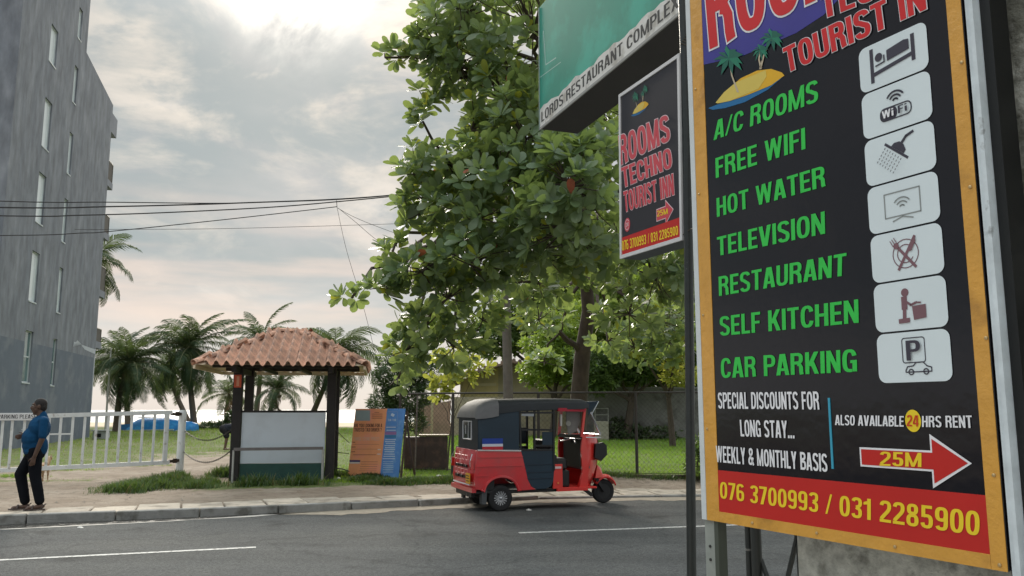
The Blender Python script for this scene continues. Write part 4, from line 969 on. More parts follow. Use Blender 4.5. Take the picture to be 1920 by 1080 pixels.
# ================================================================== KIOSK
ka = R(9.0); kf = Vector((math.cos(ka), math.sin(ka), 0)); kd = Vector((-math.sin(ka), math.cos(ka), 0))
KO = Vector((XatY(528.5, 18.25), 18.25, .1))                      # middle between the two front posts
kio = thing('notice_kiosk', 'open notice kiosk with hipped terracotta tile roof on dark posts and a blank white board', 'kiosk', KO, ka)
post_m = mat('dark_creosote', (.022, .018, .018), .7, var=.3, vs=8, bump=.2)
tile_m = mat('terracotta', (.62, .35, .24), .9, var=.25, vs=9, col2=(.20, .135, .11), c2s=5, c2lo=.42, c2hi=.66, bump=.3, bs=40, tintobj=.16)
ceil_m = mat('cream_underside', (.74, .62, .46), .9, var=.12, vs=3)
hw, dp = .99, 1.62; ze = 2.42                                     # half width, depth between posts, eave height above base
for x, y in ((-hw, 0), (hw, 0), (-hw, dp), (hw, dp)): MB().box((x-.095, y-.095, -.1), (x+.095, y+.095, ze+.12), bev=.008).build('post', post_m, kio)
o_ = MB().box((-hw-.075, -.101, 1.97), (-hw+.075, -.096, 2.24)).build('orange_plate', flat((205, 85, 50)), kio); MB().box((-hw-.025, -.104, 2.0), (-hw+.03, -.1015, 2.21)).build('plate_print', flat((215, 150, 120)), o_)
rafter = MB()
for y in (0, dp): MB().box((-hw-.55, y-.05, ze-.02), (hw+.55, y+.05, ze+.10)).build('beam', post_m, kio)
for x in (-hw, hw): MB().box((x-.05, -.65, ze-.14), (x+.05, dp+.65, ze-.022)).build('beam', post_m, kio)
for x in (-.45, .35): MB().box((x-.03, -.6, ze-.09), (x+.03, dp+.6, ze-.022)).build('rafter', post_m, kio)
# board, frame, dark skirt
bt, bb = 1.44, .36
MB().box((-hw+.11, -.03, bb), (hw-.11, -.005, bt), bev=.004).build('board', mat('blank_board', (.62, .68, .76), .4, var=.03, vs=1.5, col2=(.57, .62, .69), c2s=1.5), kio)
MB().box((-hw+.096, -.04, bt), (hw-.096, .01, bt+.045)).build('board_cap', post_m, kio)
MB().box((-hw+.11, -.025, -.05), (hw-.11, .0, bb-.002)).build('skirt_panel', mat('dark_green_panel', (.02, .075, .065), .6, var=.2), kio)
# hipped roof: centre, half sizes
cx, cy = -.03, dp/2; hxr, hyr = 1.73, 1.60; rise = .80; ridge = .22
A = [Vector((cx-hxr, cy-hyr, ze)), Vector((cx+hxr, cy-hyr, ze)), Vector((cx+hxr, cy+hyr, ze)), Vector((cx-hxr, cy+hyr, ze))]
T0, T1 = Vector((cx-ridge, cy, ze+rise)), Vector((cx+ridge, cy, ze+rise))
faces = [(A[0], A[1], T1, T0), (A[1], A[2], T1, T1), (A[2], A[3], T0, T1), (A[3], A[0], T0, T0)]
dz = Vector((0, 0, .05))
roof = MB()
for q in faces:
    vs = list(q) if q[2] != q[3] else list(q[:3]); roof.add(vs, [tuple(range(len(vs)))])
roof = roof.build('roof_deck', ceil_m, kio)
TWd, TL = .205, .43
prof = [(-.5, .01), (-.42, .060), (-.25, .088), (-.08, .055), (.06, -.012), (.25, -.038), (.42, -.012), (.5, .01)]
def tile_mesh():
    mb = MB(); a = [(x*TWd, 0, z) for x, z in prof]; b = [(x*TWd*.97, TL, z) for x, z in prof]; t = .014
    n = len(prof); vs = a+b+[(x, y, z-t) for x, y, z in a]+[(x, y, z-t) for x, y, z in b]
    fs = [(i, i+1, n+i+1, n+i) for i in range(n-1)]+[(2*n+i, 3*n+i, 3*n+i+1, 2*n+i+1) for i in range(n-1)]+[(i, 2*n+i, 2*n+i+1, i+1) for i in range(n-1)]
    mb.add(vs, fs); return mb.mesh('roof_tile', tile_m)
tm = tile_mesh()
for q in faces:
    a, b = q[0], q[1]; ex = (b-a).normalized(); L_ = (b-a).length; top = (q[2]+q[3])/2; mid = (a+b)/2
    up = top-mid; up -= ex*up.dot(ex); Ls = up.length; up.normalize(); n = ex.cross(up)
    topw = (q[2]-q[3]).length; rows = int(Ls/.36)+1
    for r_ in range(rows):
        s0 = r_*.355-.06; sm_ = s0+.2; wrow = L_-(L_-topw)*max(0, min(1, sm_/Ls)); nt_ = int(wrow/TWd/2+.35)
        for k in range(-nt_, nt_+1):
            xx = k*TWd
            if abs(xx) > wrow/2+.02 or s0 > Ls-.12: continue
            ln = min(1, (Ls-s0)/TL)
            p = mid+ex*xx+up*s0+n*(.045+.004*r_)
            M = Matrix((ex, up, n)).transposed().to_4x4(); M.translation = p
            M = M @ Matrix.Rotation(.055+random.uniform(-.02, .02), 4, 'X') @ Matrix.Rotation(random.uniform(-.02, .02), 4, 'Z') @ Matrix.Diagonal((1, ln, 1, 1))
            link('roof_tile', tm, roof, True, M)
def ridge_run(a, b, par):
    d = (b-a); L_ = d.length; d.normalize(); k = int(L_/.33); sd = d.cross(Vector((0, 0, 1))).normalized(); u = sd.cross(d)
    for i in range(k):
        p0 = a+d*(L_*i/k-.02); p1 = a+d*(L_*(i+1)/k+.03)
        rr = [[p+sd*(w*math.cos(t))+u*(w*.8*math.sin(t)-.03+lift) for t in [PI*j/6 for j in range(7)]]+[p+sd*((w-.016)*math.cos(t))+u*((w-.016)*.8*math.sin(t)-.03+lift) for t in [PI*j/6 for j in range(6, -1, -1)]] for p, w, lift in ((p0, .095, .03), (p1, .082, .018))]
        MB().loft(rr).build('ridge_tile', tile_m, par, smooth=True)
for i, t in ((0, T0), (1, T1), (2, T1), (3, T0)): ridge_run(A[i]+Vector((0, 0, .04)), t+Vector((0, 0, .05)), roof)
ridge_run(T0+Vector((-.05, 0, .06)), T1+Vector((.05, 0, .06)), roof)
# mortar-filled cream soffit along the eaves
for q in faces[1:]:
    MB().rod(q[0]-Vector((0, 0, .045)), q[1]-Vector((0, 0, .045)), .05, .07).build('eave_board', ceil_m, kio)
# low pipe rail in front
rail = thing('pipe_rail', 'low worn white pipe rail standing in front of the kiosk board', 'rail', G(435, 905, .1))
e_ = G(604, 901, .1)-G(435, 905, .1); rw = mat('worn_white_pipe', (.42, .41, .39), .6, var=.2, vs=10)
MB().tube([(0, 0, -.05), (0, 0, .66)], .022, 8).build('leg', rw, rail, smooth=True); MB().tube([e_+Vector((0, 0, -.05)), e_+Vector((0, 0, .66))], .028, 8).build('leg', rw, rail, smooth=True)
MB().rod((0, 0, .68), e_+Vector((0, 0, .68)), .05, .06).build('bar', mat('rail_bar', (.17, .15, .15), .6, var=.2), rail)
# ================================================================== GATE
gm_ = mat('white_gate_paint', (.66, .68, .68), .55, var=.1, vs=8, col2=(.40, .37, .33), c2s=7, c2lo=.6, c2hi=.7)
gR, gL = G(316, 876.5, .33), None
yR = 19.0; zR = H-(865-768)/F*yR*1.0
p_r = Vector((XatY(314, yR), yR, 0)); yLf = 17.0; p_l = Vector((XatY(0, yLf), yLf, 0)); gd = (p_l-p_r).normalized()
GPp = Plane(p_r, -gd)                                             # x right
def gst(px, py): return GPp.st(px, py)
gate = thing('barrier_gate', 'long white tubular swing gate across the beach entrance', 'gate', M=GPp.matrix())
zt0, zb0 = gst(314, 773)[1], gst(314, 867)[1]; zt1, zb1 = gst(0, 782)[1], gst(0, 882)[1]
x1 = gst(0, 800)[0]; xe = x1*1.65
ztf = lambda x: zt0+(zt1-zt0)*x/x1; zbf = lambda x: zb0+(zb1-zb0)*x/x1
def rodp(a, b, w, name, par=gate, m=gm_, h=None): return MB().rod((a[0], 0, a[1]), (b[0], 0, b[1]), w, h or w).build(name, m, par)
rodp((0.02, ztf(0)), (xe, ztf(xe)), .06, 'top_rail', h=.085); rodp((0.02, zbf(0)), (xe, zbf(xe)), .06, 'bottom_rail', h=.085)
for i, px in enumerate((311, 288, 266, 245, 223, 201, 179, 157, 134.5, 112, 90, 67, 44, 21, 3, -22, -46, -70, -94, -118, -142, -166, -190)):
    xx = gst(px, 820)[0]
    if xx < xe: continue
    rodp((xx, zbf(xx)+.03), (xx, ztf(xx)-.03), .085 if i == 0 else .045, 'bar')
xa, xb_ = gst(92, 815)[0], gst(135, 814)[0]; zz = gst(112, 814)[1]; rodp((xa, zz), (xb_, zz), .03, 'cross_piece')
# board on the gate
s0, s1 = gst(-27, 785)[0], gst(73, 785)[0]; z0 = gst(0, 788.5)[1]; z1 = gst(0, 774.5)[1]
sb = MB().box((s0, -.055, z0), (s1, -.035, z1), bev=.004).build('notice_plate', mat('notice_white', (.66, .67, .68), .5, var=.05), gate)
put_text('NO PARKING PLEASE', [(s0+.06, z0+.035), (s1-.06, z0+.035), (s1-.06, z1-.03), (s0+.06, z1-.03)], -.057, flat((25, 25, 32)), sb, off=-.02)
gp_ = G(336, 892, .1); gpost = thing('gate_post', 'round white steel post at the hinge end of the gate', 'post', gp_)
MB().lathe([(.085, -.1), (.085, 1.47), (.075, 1.49)], 14).build('shaft', gm_, gpost, smooth=True)
hg = mat('rusty_hinge', (.06, .04, .03), .8, metal=.3, var=.3)
gp_l = Vector((gp_.x, gp_.y, 0)); e3 = p_r
for z in (zt0-.04, zb0+.02):
    m = MB(); dv = (Vector((e3.x, e3.y, 0))-gp_l); dv.z = 0
    m.rod((0, 0, z-.1), tuple(dv*.98+Vector((0, 0, z-.1))), .05, .06); m.lathe([(.05, 0), (.05, .1)], 8, M=Matrix.Translation(dv*.45+Vector((0, 0, z-.15)))); m.build('hinge', hg, gpost)
# chains from the gate post to the kiosk
ch_m = mat('chain_iron', (.09, .08, .07), .6, metal=.4, var=.3, vs=30)
def chain(a, b, sag, label):
    o = thing('chain', label, 'chain', a); n = 46; mb = MB()
    pts = [a.lerp(b, i/n)-Vector((0, 0, sag*4*(i/n)*(1-i/n)))-a for i in range(n+1)]
    for i in range(n):
        d = pts[i+1]-pts[i]; off = Vector((0, 0, .012)) if i % 2 else Vector((0, .012, 0)); mb.tube([pts[i]+off, pts[i+1]+off], .007, 4); mb.tube([pts[i]-off, pts[i+1]-off], .007, 4)
    stuff(mb.build('links', ch_m, o))
kp1 = Matrix.Translation(KO) @ Matrix.Rotation(ka, 4, 'Z') @ Vector((-hw-.1, -.05, 0))
chain(gp_+Vector((.06, 0, 1.02)), Vector((kp1.x, kp1.y, 1.17)), .22, 'upper rusty chain hanging between gate post and kiosk')
chain(gp_+Vector((.06, 0, .55)), Vector((kp1.x, kp1.y, .72)), .24, 'lower rusty chain hanging between gate post and kiosk')
# ================================================================== STANDING BOARDS
bl3 = Vector((XatY(652, 19.35), 19.35, .13)); br3 = Vector((XatY(712.5, 19.0), 19.0, .13))
Bx = (br3-bl3); Bx.z = 0; bw = Bx.length; Bx.normalize()
up1 = Vector((0, 0, 1))*math.cos(R(9))+Vector((-Bx.y, Bx.x, 0))*math.sin(R(9))+Bx*.0; up1.normalize()
OB = Plane(bl3, Bx, up1); oh = OB.st(690, 766.5)[1]
stand = thing('advert_board', 'leaning two-panel advert board, orange tour prices beside a narrow blue panel', 'advert board', M=OB.matrix())
om = mat('faded_orange_print', (.88, .36, .17), .6, var=.08, vs=3, col2=(.84, .32, .22), c2s=1.5); bm_ = mat('faded_blue_print', (.09, .25, .60), .6, var=.12, vs=4, col2=(.16, .34, .62), c2s=3)
MB().box((0, 0, -.05), (bw, .02, oh), bev=.003).build('orange_panel', om, stand)
w2 = OB.st(747, 895)[0]
bp_ = MB().box((bw+.004, -.006, -.12), (w2, .02, oh+.0), bev=.003).build('blue_panel', bm_, stand)
bm2 = flat((75, 55, 45)); MB().rod((w2+.03, .06, -.1), (w2+.03, .06, oh*.97), .035).build('timber_strut', bm2, stand); MB().rod((w2+.02, .02, oh*.9), (w2+.10, .7, -.25), .035).build('timber_strut', bm2, stand)
MB().rod((.15, .05, -.05), (.15, .05, oh*.9), .035).build('timber_strut', bm2, stand); MB().rod((.15, .06, oh*.85), (.15, .8, -.25), .03).build('timber_strut', bm2, stand)
def ob(zx0, zy0, zx1, zy1, par=None):                             # rectangle seen in the close-up, in board coordinates
    f = lambda a, b: OB.st(640+a/6.75, 750+b/6.75)
    return [f(zx0, zy1), f(zx1, zy1), f(zx1, zy0), f(zx0, zy0)]
pic = ob(180, 130, 365, 262); MB().sheet([(p[0], p[1]) for p in pic], -.002).build('printed_picture', flat((150, 165, 170)), stand)
dko = flat((95, 60, 50), .6); lo = flat((225, 175, 150), .6)
put_text('ARE YOU LOOKING FOR A', ob(160, 300, 518, 345), -.002, dko, stand); put_text('TRUSTED TAXI DRIVER ?', ob(165, 355, 510, 400), -.002, dko, stand)
put_text('THREE STONE PRICES', ob(160, 468, 485, 515), -.002, lo, stand)
lines = MB(); 
for zx0, zy0, zx1, zy1 in ((385, 175, 520, 182), (385, 200, 520, 208), (385, 225, 520, 233), (420, 155, 480, 161), (135, 530, 175, 540), (130, 590, 180, 600), (125, 650, 175, 660), (140, 560, 480, 563), (135, 620, 480, 623), (150, 690, 440, 697), (250, 780, 460, 785), (250, 810, 460, 814), (240, 840, 455, 844), (235, 870, 450, 874), (220, 895, 445, 899)):
    q = ob(zx0, zy0, zx1, zy1); lines.sheet(q, -.0022)
lines.build('small_print', flat((165, 92, 66), .6), stand, fix=False)
q = ob(105, 760, 240, 785); MB().sheet(q, -.0024).build('printed_bar', flat((60, 50, 100)), stand); q = ob(105, 785, 235, 805); MB().sheet(q, -.0024).build('printed_bar', flat((220, 205, 200)), stand)
for q in (ob(460, 620, 500, 634), ob(455, 678, 498, 692)): MB().sheet(q, -.0024).build('printed_bar', flat((225, 200, 190)), stand)
lb = flat((190, 205, 225), .6); m = MB()
fr_ = ob(578, 150, 715, 330)
for a, b in zip(fr_, fr_[1:]+fr_[:1]): stroke(m, [a, b], .012, -.0085)
m.build('printed_frame', flat((120, 150, 200)), stand, fix=False)
q = ob(620, 165, 685, 215); cx_ = sum(p[0] for p in q)/4; cz_ = sum(p[1] for p in q)/4
MB().sheet([(cx_+.05*math.cos(t), cz_+.035*math.sin(t)+.01*math.cos(3*t)) for t in [2*PI*k/14 for k in range(14)]], -.009).build('printed_emblem', lb, stand)
put_text('TUK TUK', ob(590, 240, 695, 268), -.009, lb, stand)
m = MB()
for k, (a, b) in enumerate(((565, 690), (570, 690), (555, 690), (550, 680), (560, 685), (545, 680), (550, 675), (540, 680), (545, 670), (535, 675), (530, 680), (520, 680))):
    y = (340, 378, 497, 522, 545, 572, 598, 622, 650, 680, 708, 738)[k]; m.sheet(ob(a+5, y, b+2, y+11), -.009)
for y in (775, 800, 825, 850, 880, 910): m.sheet(ob(530, y, 660, y+5), -.009)
m.build('small_print', lb, stand, fix=False)
q = ob(555, 400, 700, 440); MB().sheet(q, -.0095).build('printed_bar', flat((150, 110, 160)), stand); q = ob(555, 445, 695, 480); MB().sheet(q, -.0095).build('printed_bar', flat((60, 120, 165)), stand)
# --- brown sheet-metal cabinet
c0 = G(757, 882, .1); c1 = G(839, 881.5, .1); cd = (c1-c0); cw = cd.length; ca_ = math.atan2(cd.y, cd.x)
cab = thing('metal_cabinet', 'low dark brown two-door metal cabinet standing between the advert board and the three-wheeler', 'cabinet', c0, ca_)
brm = mat('brown_sheet_metal', (.05, .032, .028), .55, var=.25, vs=3, col2=(.10, .06, .045), c2s=4, bump=.1)
MB().box((0, .02, 0), (cw, .45, .82), bev=.01).build('body', brm, cab); MB().box((.012, 0, .03), (cw*.48, .019, .80), bev=.004).build('door', brm, cab); MB().box((cw*.485, -.0, .03), (cw-.012, .019, .84), bev=.004).build('door', brm, cab)
MB().box((cw*.33, -.03, .845), (cw+.02, .5, .875)).build('top_board', flat((150, 132, 108)), cab)
for x in (.03, cw-.03): MB().box((x-.02, .1, -.1), (x+.02, .14, 0)).build('foot', brm, cab)
# dark cables looping between kiosk and boards
for i, (a, b, s_, lab) in enumerate((((624, 880), (655, 884), -.3, 'thick dark cable looping low between the kiosk and the orange board'), ((624, 800), (655, 830), .1, 'dark stay cable slanting down from kiosk to the orange board'), ((624, 846), (654, 850), .08, 'thin dark cable strung level between kiosk and orange board'))):
    A_ = P(a[0], a[1], 19.0); B_ = P(b[0], b[1], 18.9); pts = [A_.lerp(B_, k/10)-Vector((0, 0, s_*.4*4*(k/10)*(1-k/10)*.3)) for k in range(11)]
    tag(MB().tube(pts, .012 if i == 0 else .008, 5).build('cable', flat((30, 30, 30))), lab, 'cable')
# ================================================================== UTILITY POLE AND WIRES
Yu = 18.9; ub = Vector((XatY(957, Yu, 1), Yu, 0)); ut = Vector((XatY(942, Yu, 6.5), Yu, 7.6))
upm = mat('weathered_concrete_pole', (.17, .155, .135), .9, var=.2, vs=6, bump=.3, bs=20)
up_ = thing('utility_pole', 'slightly leaning grey utility pole rising into the almond tree', 'utility pole', ub)
MB().tube([(0, 0, -.1), tuple((ut-ub)*.5), tuple(ut-ub)], [.125, .105, .085], 12).build('shaft', upm, up_, smooth=True)
tt = ut-ub; MB().rod(tt+Vector((-.7, -.1, -.3)), tt+Vector((.7, .1, -.3)), .09).build('crossarm', flat((70, 64, 58)), up_)
for k in (-.6, -.2, .25, .6): MB().lathe([(.03, 0), (.045, .05), (.03, .08), (.04, .12), (.02, .15)], 8, M=Matrix.Translation(tt+Vector((k, k/7, -.25)))).build('insulator', flat((120, 90, 70), .3), up_)
MB().lathe([(.13, 0), (.13, .06)], 12, M=Matrix.Translation((tt*.58))).build('band', flat((110, 105, 100)), up_)
wm_ = mat('wire_sheath', (.018, .018, .02), .6, var=.1)
def depth_at(px): return 15.2+(18.9-15.2)*px/950
def wire(pts, r, label, ext=True):
    q = [P(px, py, depth_at(px)) for px, py in pts]
    if ext:
        d = (q[0]-q[1]).normalized(); q = [q[0]+d*14+Vector((0, 0, 1.2)), q[0]+d*6+Vector((0, 0, .2))]+q
    # smooth through the points
    out = []
    for i in range(len(q)-1):
        p0 = q[max(i-1, 0)]; p1 = q[i]; p2 = q[i+1]; p3 = q[min(i+2, len(q)-1)]
        for k in range(6):
            t = k/6; out.append(.5*((2*p1)+(p2-p0)*t+(2*p0-5*p1+4*p2-p3)*t*t+(3*p1-p0-3*p2+p3)*t**3))
    out.append(q[-1]); return tag(MB().tube(out, r, 6).build('wire', wm_), label, 'wire')
wire([(0, 377), (200, 379), (380, 381), (460, 380), (635, 374), (775, 362), (900, 345)], .010, 'topmost dark service wire crossing to the tree')
wire([(0, 389), (200, 387.5), (380, 383), (450, 380.5), (640, 373), (780, 361), (905, 342)], .014, 'second dark wire from the top, twisted with the first near the middle')
wire([(0, 404.5), (150, 403.5), (300, 399), (500, 389), (640, 377.5), (775, 364), (900, 349)], .012, 'third dark wire from the top, joining the bundle at the tree')
wire([(0, 441.5), (150, 437), (205, 434), (400, 414), (560, 396), (632, 387.5)], .009, 'lowest thick wire rising to the junction of thin stays')
wire([(140, 430), (205, 430), (400, 429), (600, 424), (760, 419)], .0045, 'hair-thin pale wire running level below the bundle', False)
wire([(631, 376), (632, 389)], .007, 'short drop wire hanging from the bundle', False)
wire([(632, 389), (650, 470), (680, 570), (706, 672)], .0045, 'thin wire dropping steeply to the kiosk', False)
wire([(633, 390), (660, 405), (700, 422), (765, 446)], .0045, 'upper thin stay running down right to the tree', False)
wire([(634, 390), (665, 415), (700, 445), (735, 470)], .0045, 'lower thin stay running down right to the tree', False)
# ================================================================== BOAT
Yb = 56.; b0 = XatY(230, Yb); b1 = XatY(369, Yb); bL = b1-b0
boat = thing('beached_boat', 'bright blue upturned fishing boat lying on the beach grass behind the gate', 'boat', (b0, Yb, .18))
bl_m = mat('blue_hull_paint', (.02, .24, .62), .5, var=.14, vs=2, col2=(.04, .34, .70), c2s=2)
rings = []
for i in range(15):
    u = i/14; x = bL*(.0+1.0*u); hgt = (.35+.52*sm(u, .02, .28))*(1-.28*sm(u, .6, .95))*(1 if u < .96 else .8); wd = .75*math.sin(PI*min(1, max(.06, .12+u*.8)))**.6
    rings.append([(x, wd*math.cos(t)*(1 if abs(math.cos(t)) < .7 else 1.05), hgt*max(0, math.sin(t))**.7) for t in [PI*k/10 for k in range(11)]]+[(x, 0, 0)])
MB().loft(rings).build('hull', bl_m, boat, smooth=True)
MB().rod((.3, -.8, .05), (bL*.75, -.78, .12), .1, .09).build('gunwale', flat((190, 200, 205)), boat); MB().rod((bL*.2, 0, .9), (bL*.6, 0, .86), .06, .05).build('keel', flat((30, 110, 175)), boat)
MB().rod((-.15, -.5, .28), (bL*.35, -.55, .36), .05, .34).build('bow_sheet', flat((45, 125, 190)), boat); MB().lathe([(.14, 0), (.2, .04), (.17, .12), (.05, .15)], 10, M=Matrix.Translation((bL*.82, -.95, -.05))).build('float', flat((170, 170, 165)), boat)
# ================================================================== THREE-WHEELER
u_ = (KC.at(k0+16)-KC.at(k0+12)).normalized(); th_ = math.atan2(1.26, 1.80)-math.atan2(.57, 2.07); th_ = R(19.4)
cR = G(930, 959, 0); off = Vector((-math.sin(th_), math.cos(th_), 0))*.55; tloc = cR+off
tuk = thing('auto_rickshaw', 'red three-wheeled taxi with black canopy parked at the kerb', 'three-wheeler', (tloc.x+.06, tloc.y+.02, 0), th_)
red = mat('red_body_paint', (.60, .025, .032), .28, var=.07, vs=3, coat=.6, col2=(.50, .04, .045), c2s=2.5, bump=.03, bs=6)
redf = mat('red_front_paint', (.68, .035, .028), .25, var=.05, vs=3, coat=.6)
cano = mat('black_canopy', (.022, .027, .032), .6, var=.25, vs=4, bump=.25, bs=5); canot = mat('grey_canopy_top', (.17, .17, .175), .7, var=.15, vs=5, bump=.3, bs=6)
navy = mat('navy_side_sheet', (.008, .026, .045), .5, var=.2, vs=2, bump=.15, bs=3); rub = mat('tyre_rubber', (.014, .014, .015), .85, var=.15, vs=10)
blk = mat('black_plastic', (.012, .012, .013), .5, var=.1); chrome = mat('bright_metal', (.55, .56, .58), .25, metal=.8, var=.05)
clear = mat('windscreen', (.5, .55, .55), .05, var=0, alpha=.22)
wh = flat((210, 212, 215))
B = lambda a, b, name, m, par=tuk, bev=.01, **k: MB().box(a, b, bev=bev).build(name, m, par, **k)
HW = .63
# red tub: side panels with wheel arch, rear panel
def tub_side(sg):
    arch = [(.30*math.cos(t), .30+.235*math.sin(t)) for t in [PI*(k/12) for k in range(13)]]
    out = [(-.42, .36), (-.455, .50), (-.40, .96), (.33, .94), (.36, .84), (.41, .66), (.44, .50), (.50, .38), (.58, .33), (.34, .32), (.285, .36)]
    pts = [(-.42, .36), (-.455, .50), (-.40, .96), (.33, .94), (.36, .84), (.41, .66), (.44, .50), (.50, .38), (.58, .33), (.31, .32)]+[(a, max(b, .33)) for a, b in arch[1:-1]]+[(-.31, .34)]
    return MB().prism(pts, sg*HW, sg*(HW-.035)).build('side_panel', red, tuk)
for sg in (-1, 1):
    tub_side(sg)
    m = MB(); arch = [(.285*math.cos(t), sg*(HW+.0), .31+.235*math.sin(t)) for t in [PI*(.02+.96*k/14) for k in range(15)]]
    arch = [(.33, sg*HW, .33)]+arch+[(-.335, sg*HW, .35)]; m.tube(arch, .022, 6); m.build('wheel_arch_lip', red, tuk, smooth=True)
    for z in (.85, .71, .56):
        MB().rod((-.42, sg*(HW+.003), z), (.36 if z > .6 else -.2, sg*(HW+.003), z), .016, .014).build('body_rib', red, tuk)
    MB().rod((-.40, sg*(HW+.004), .965), (.33, sg*(HW+.004), .945), .02, .022).build('belt_trim', chrome, tuk)
B((-.40, -HW+.03, .5), (-.36, HW-.03, .96), 'bulkhead', red)
rear = MB(); rr = []
for z, x in ((.34, -.44), (.48, -.475), (.62, -.465), (.96, -.415)): rr.append([(x+.035*abs(y/HW)**3, y, z) for y in np.linspace(-HW, HW, 9)])
MB().loft(rr, closed=False, cap=False).build('rear_panel', red, tuk, smooth=True)
MB().rod((-.45, -HW+.02, .34), (-.45, HW-.02, .34), .07, .07).build('rear_bumper', red, tuk)
B((-.44, -HW+.04, .28), (1.02, HW-.04, .33), 'floor', blk)
# rear grille, lamps and plate
for y in (-.24, 0., .24):
    for z in (.53, .70): MB().rod((-.484, y-.09, z), (-.484, y+.09, z), .02, .045).build('grille_slot', flat((30, 8, 10)), tuk)
for y in (-.3, -.1, .1, .3):
    m = MB(); m.tube([(-.487, y-.07, .80), (-.487, y-.07, .87), (-.487, y+.07, .87), (-.487, y+.07, .80), (-.487, y-.07, .80)], .006, 4); m.build('grille_trim', flat((225, 150, 150)), tuk)
    m = MB(); m.tube([(-.49, y-.07, .58), (-.49, y-.07, .65), (-.49, y+.07, .65), (-.49, y+.07, .58), (-.49, y-.07, .58)], .006, 4); m.build('grille_trim', flat((225, 150, 150)), tuk)
MB().rod((-.495, -.5, .42), (-.495, .45, .42), .008, .018).build('rear_strip', wh, tuk)
for sg in (-1, 1):
    MB().rod((-.475, sg*.55, .80), (-.475, sg*.57, .66), .05, .05).build('tail_lamp', mat('lamp_red', (.5, .03, .02), .15, var=0, coat=.5), tuk)
    MB().tube([(-.46, sg*.53, .90), (-.50, sg*.56, .80), (-.50, sg*.56, .70)], .009, 5).build('lamp_guard', chrome, tuk)
pl = MB().box((-.508, -.56, .44), (-.498, -.34, .60)).build('number_plate', mat('yellow_plate', (.70, .36, .02), .4, var=.05), tuk)
m = MB()
for z in (.56, .52, .48): m.rod((-.51, -.53, z), (-.51, -.37, z), .004, .014)
m.build('plate_characters', flat((90, 60, 20)), pl)
# canopy
def ring(x, hw, zb, zt, rad, n=5):
    pts = [(x, -hw, zb)]
    for k in range(n+1): t = PI/2*k/n; pts.append((x, -hw+rad*(1-math.cos(t))*1.0, zt-rad*.6+rad*.6*math.sin(t)))
    for k in range(n+1): t = PI/2*(1-k/n); pts.append((x, hw-rad*(1-math.cos(t)), zt-rad*.6+rad*.6*math.sin(t)))
    pts.append((x, hw, zb)); return pts
MB().loft([ring(-.375, .55, .965, 1.50, .10), ring(-.36, .56, .965, 1.58, .16), ring(-.28, .585, .965, 1.69, .2), ring(-.12, .61, .96, 1.755, .2), ring(.30, HW, .95, 1.765, .2)], closed=False, cap=False).build('canopy_side', navy, tuk, smooth=True)
# rear canopy wall and window
MB().sheet([(-.57, .96), (.57, .96), (.55, 1.44), (.46, 1.52), (-.46, 1.52), (-.55, 1.44)], 0, M=Matrix.Translation((-.378, 0, 0)) @ Matrix.Rotation(PI/2, 4, 'Z')).build('canopy_rear', cano, tuk)
m = MB(); m.tube([(-.388, -.24, 1.12), (-.388, -.24, 1.41), (-.388, .24, 1.41), (-.388, .24, 1.12), (-.388, -.24, 1.12)], .013, 4); rw_ = m.build('rear_window_frame', wh, tuk)
MB().box((-.386, -.24, 1.12), (-.380, .24, 1.41)).build('rear_pane', mat('dark_pane', (.02, .025, .03), .1, var=0, spec=.8), rw_)
MB().rod((-.392, -.07, 1.13), (-.392, -.07, 1.40), .006, .012).build('pane_sticker', wh, rw_); MB().rod((-.392, .08, 1.2), (-.392, .08, 1.34), .006, .016).build('pane_sticker', wh, rw_)
# grey quilted hood over the rear corner
def hood(x, dzt, hw, zb): return ring(x, hw, zb, 1.80+dzt, .22)
MB().loft([ring(-.415, .56, 1.455, 1.47, .06), ring(-.405, .575, 1.45, 1.55, .12), ring(-.36, .59, 1.45, 1.655, .2), ring(-.25, .61, 1.46, 1.735, .22), ring(-.13, .63, 1.48, 1.772, .22), ring(-.05, .645, 1.50, 1.782, .22)], closed=False, cap=False).build('hood', canot, tuk, smooth=True)
MB().loft([ring(-.10, .63, 1.53, 1.770, .2), ring(.4, HW+.012, 1.585, 1.780, .16), ring(1.0, HW-.01, 1.60, 1.785, .14), ring(1.46, HW-.06, 1.61, 1.775, .13), ring(1.60, HW-.12, 1.63, 1.735, .1)], closed=False, cap=False).build('canopy_roof', cano, tuk, smooth=True)
MB().loft([ring(-.11, .60, 1.555, 1.74, .2), ring(1.0, HW-.03, 1.595, 1.755, .14), ring(1.58, HW-.15, 1.61, 1.715, .1)], closed=False, cap=False).build('canopy_lining', blk, tuk, smooth=True)
# studs along the canopy edge and the striped sticker
for k in range(11): MB().lathe([(.007, 0), (.004, .004)], 6, axis='y', M=Matrix.Translation((.315, -HW-.004, .98+.055*k))).build('stud', chrome, tuk)
fl = MB().box((-.325, -HW-.010, 1.05), (.02, -HW-.006, 1.145)).build('sticker', flat((25, 60, 150)), tuk)
MB().box((-.325, -HW-.012, 1.015), (.02, -HW-.008, 1.06)).build('sticker_band', flat((205, 205, 215)), fl); MB().box((-.325, -HW-.014, .965), (.02, -HW-.010, 1.018)).build('sticker_band', flat((190, 40, 55)), fl)
MB().box((-.325, -HW-.016, 1.018), (.02, -HW-.013, 1.024)).build('sticker_band', wh, fl)
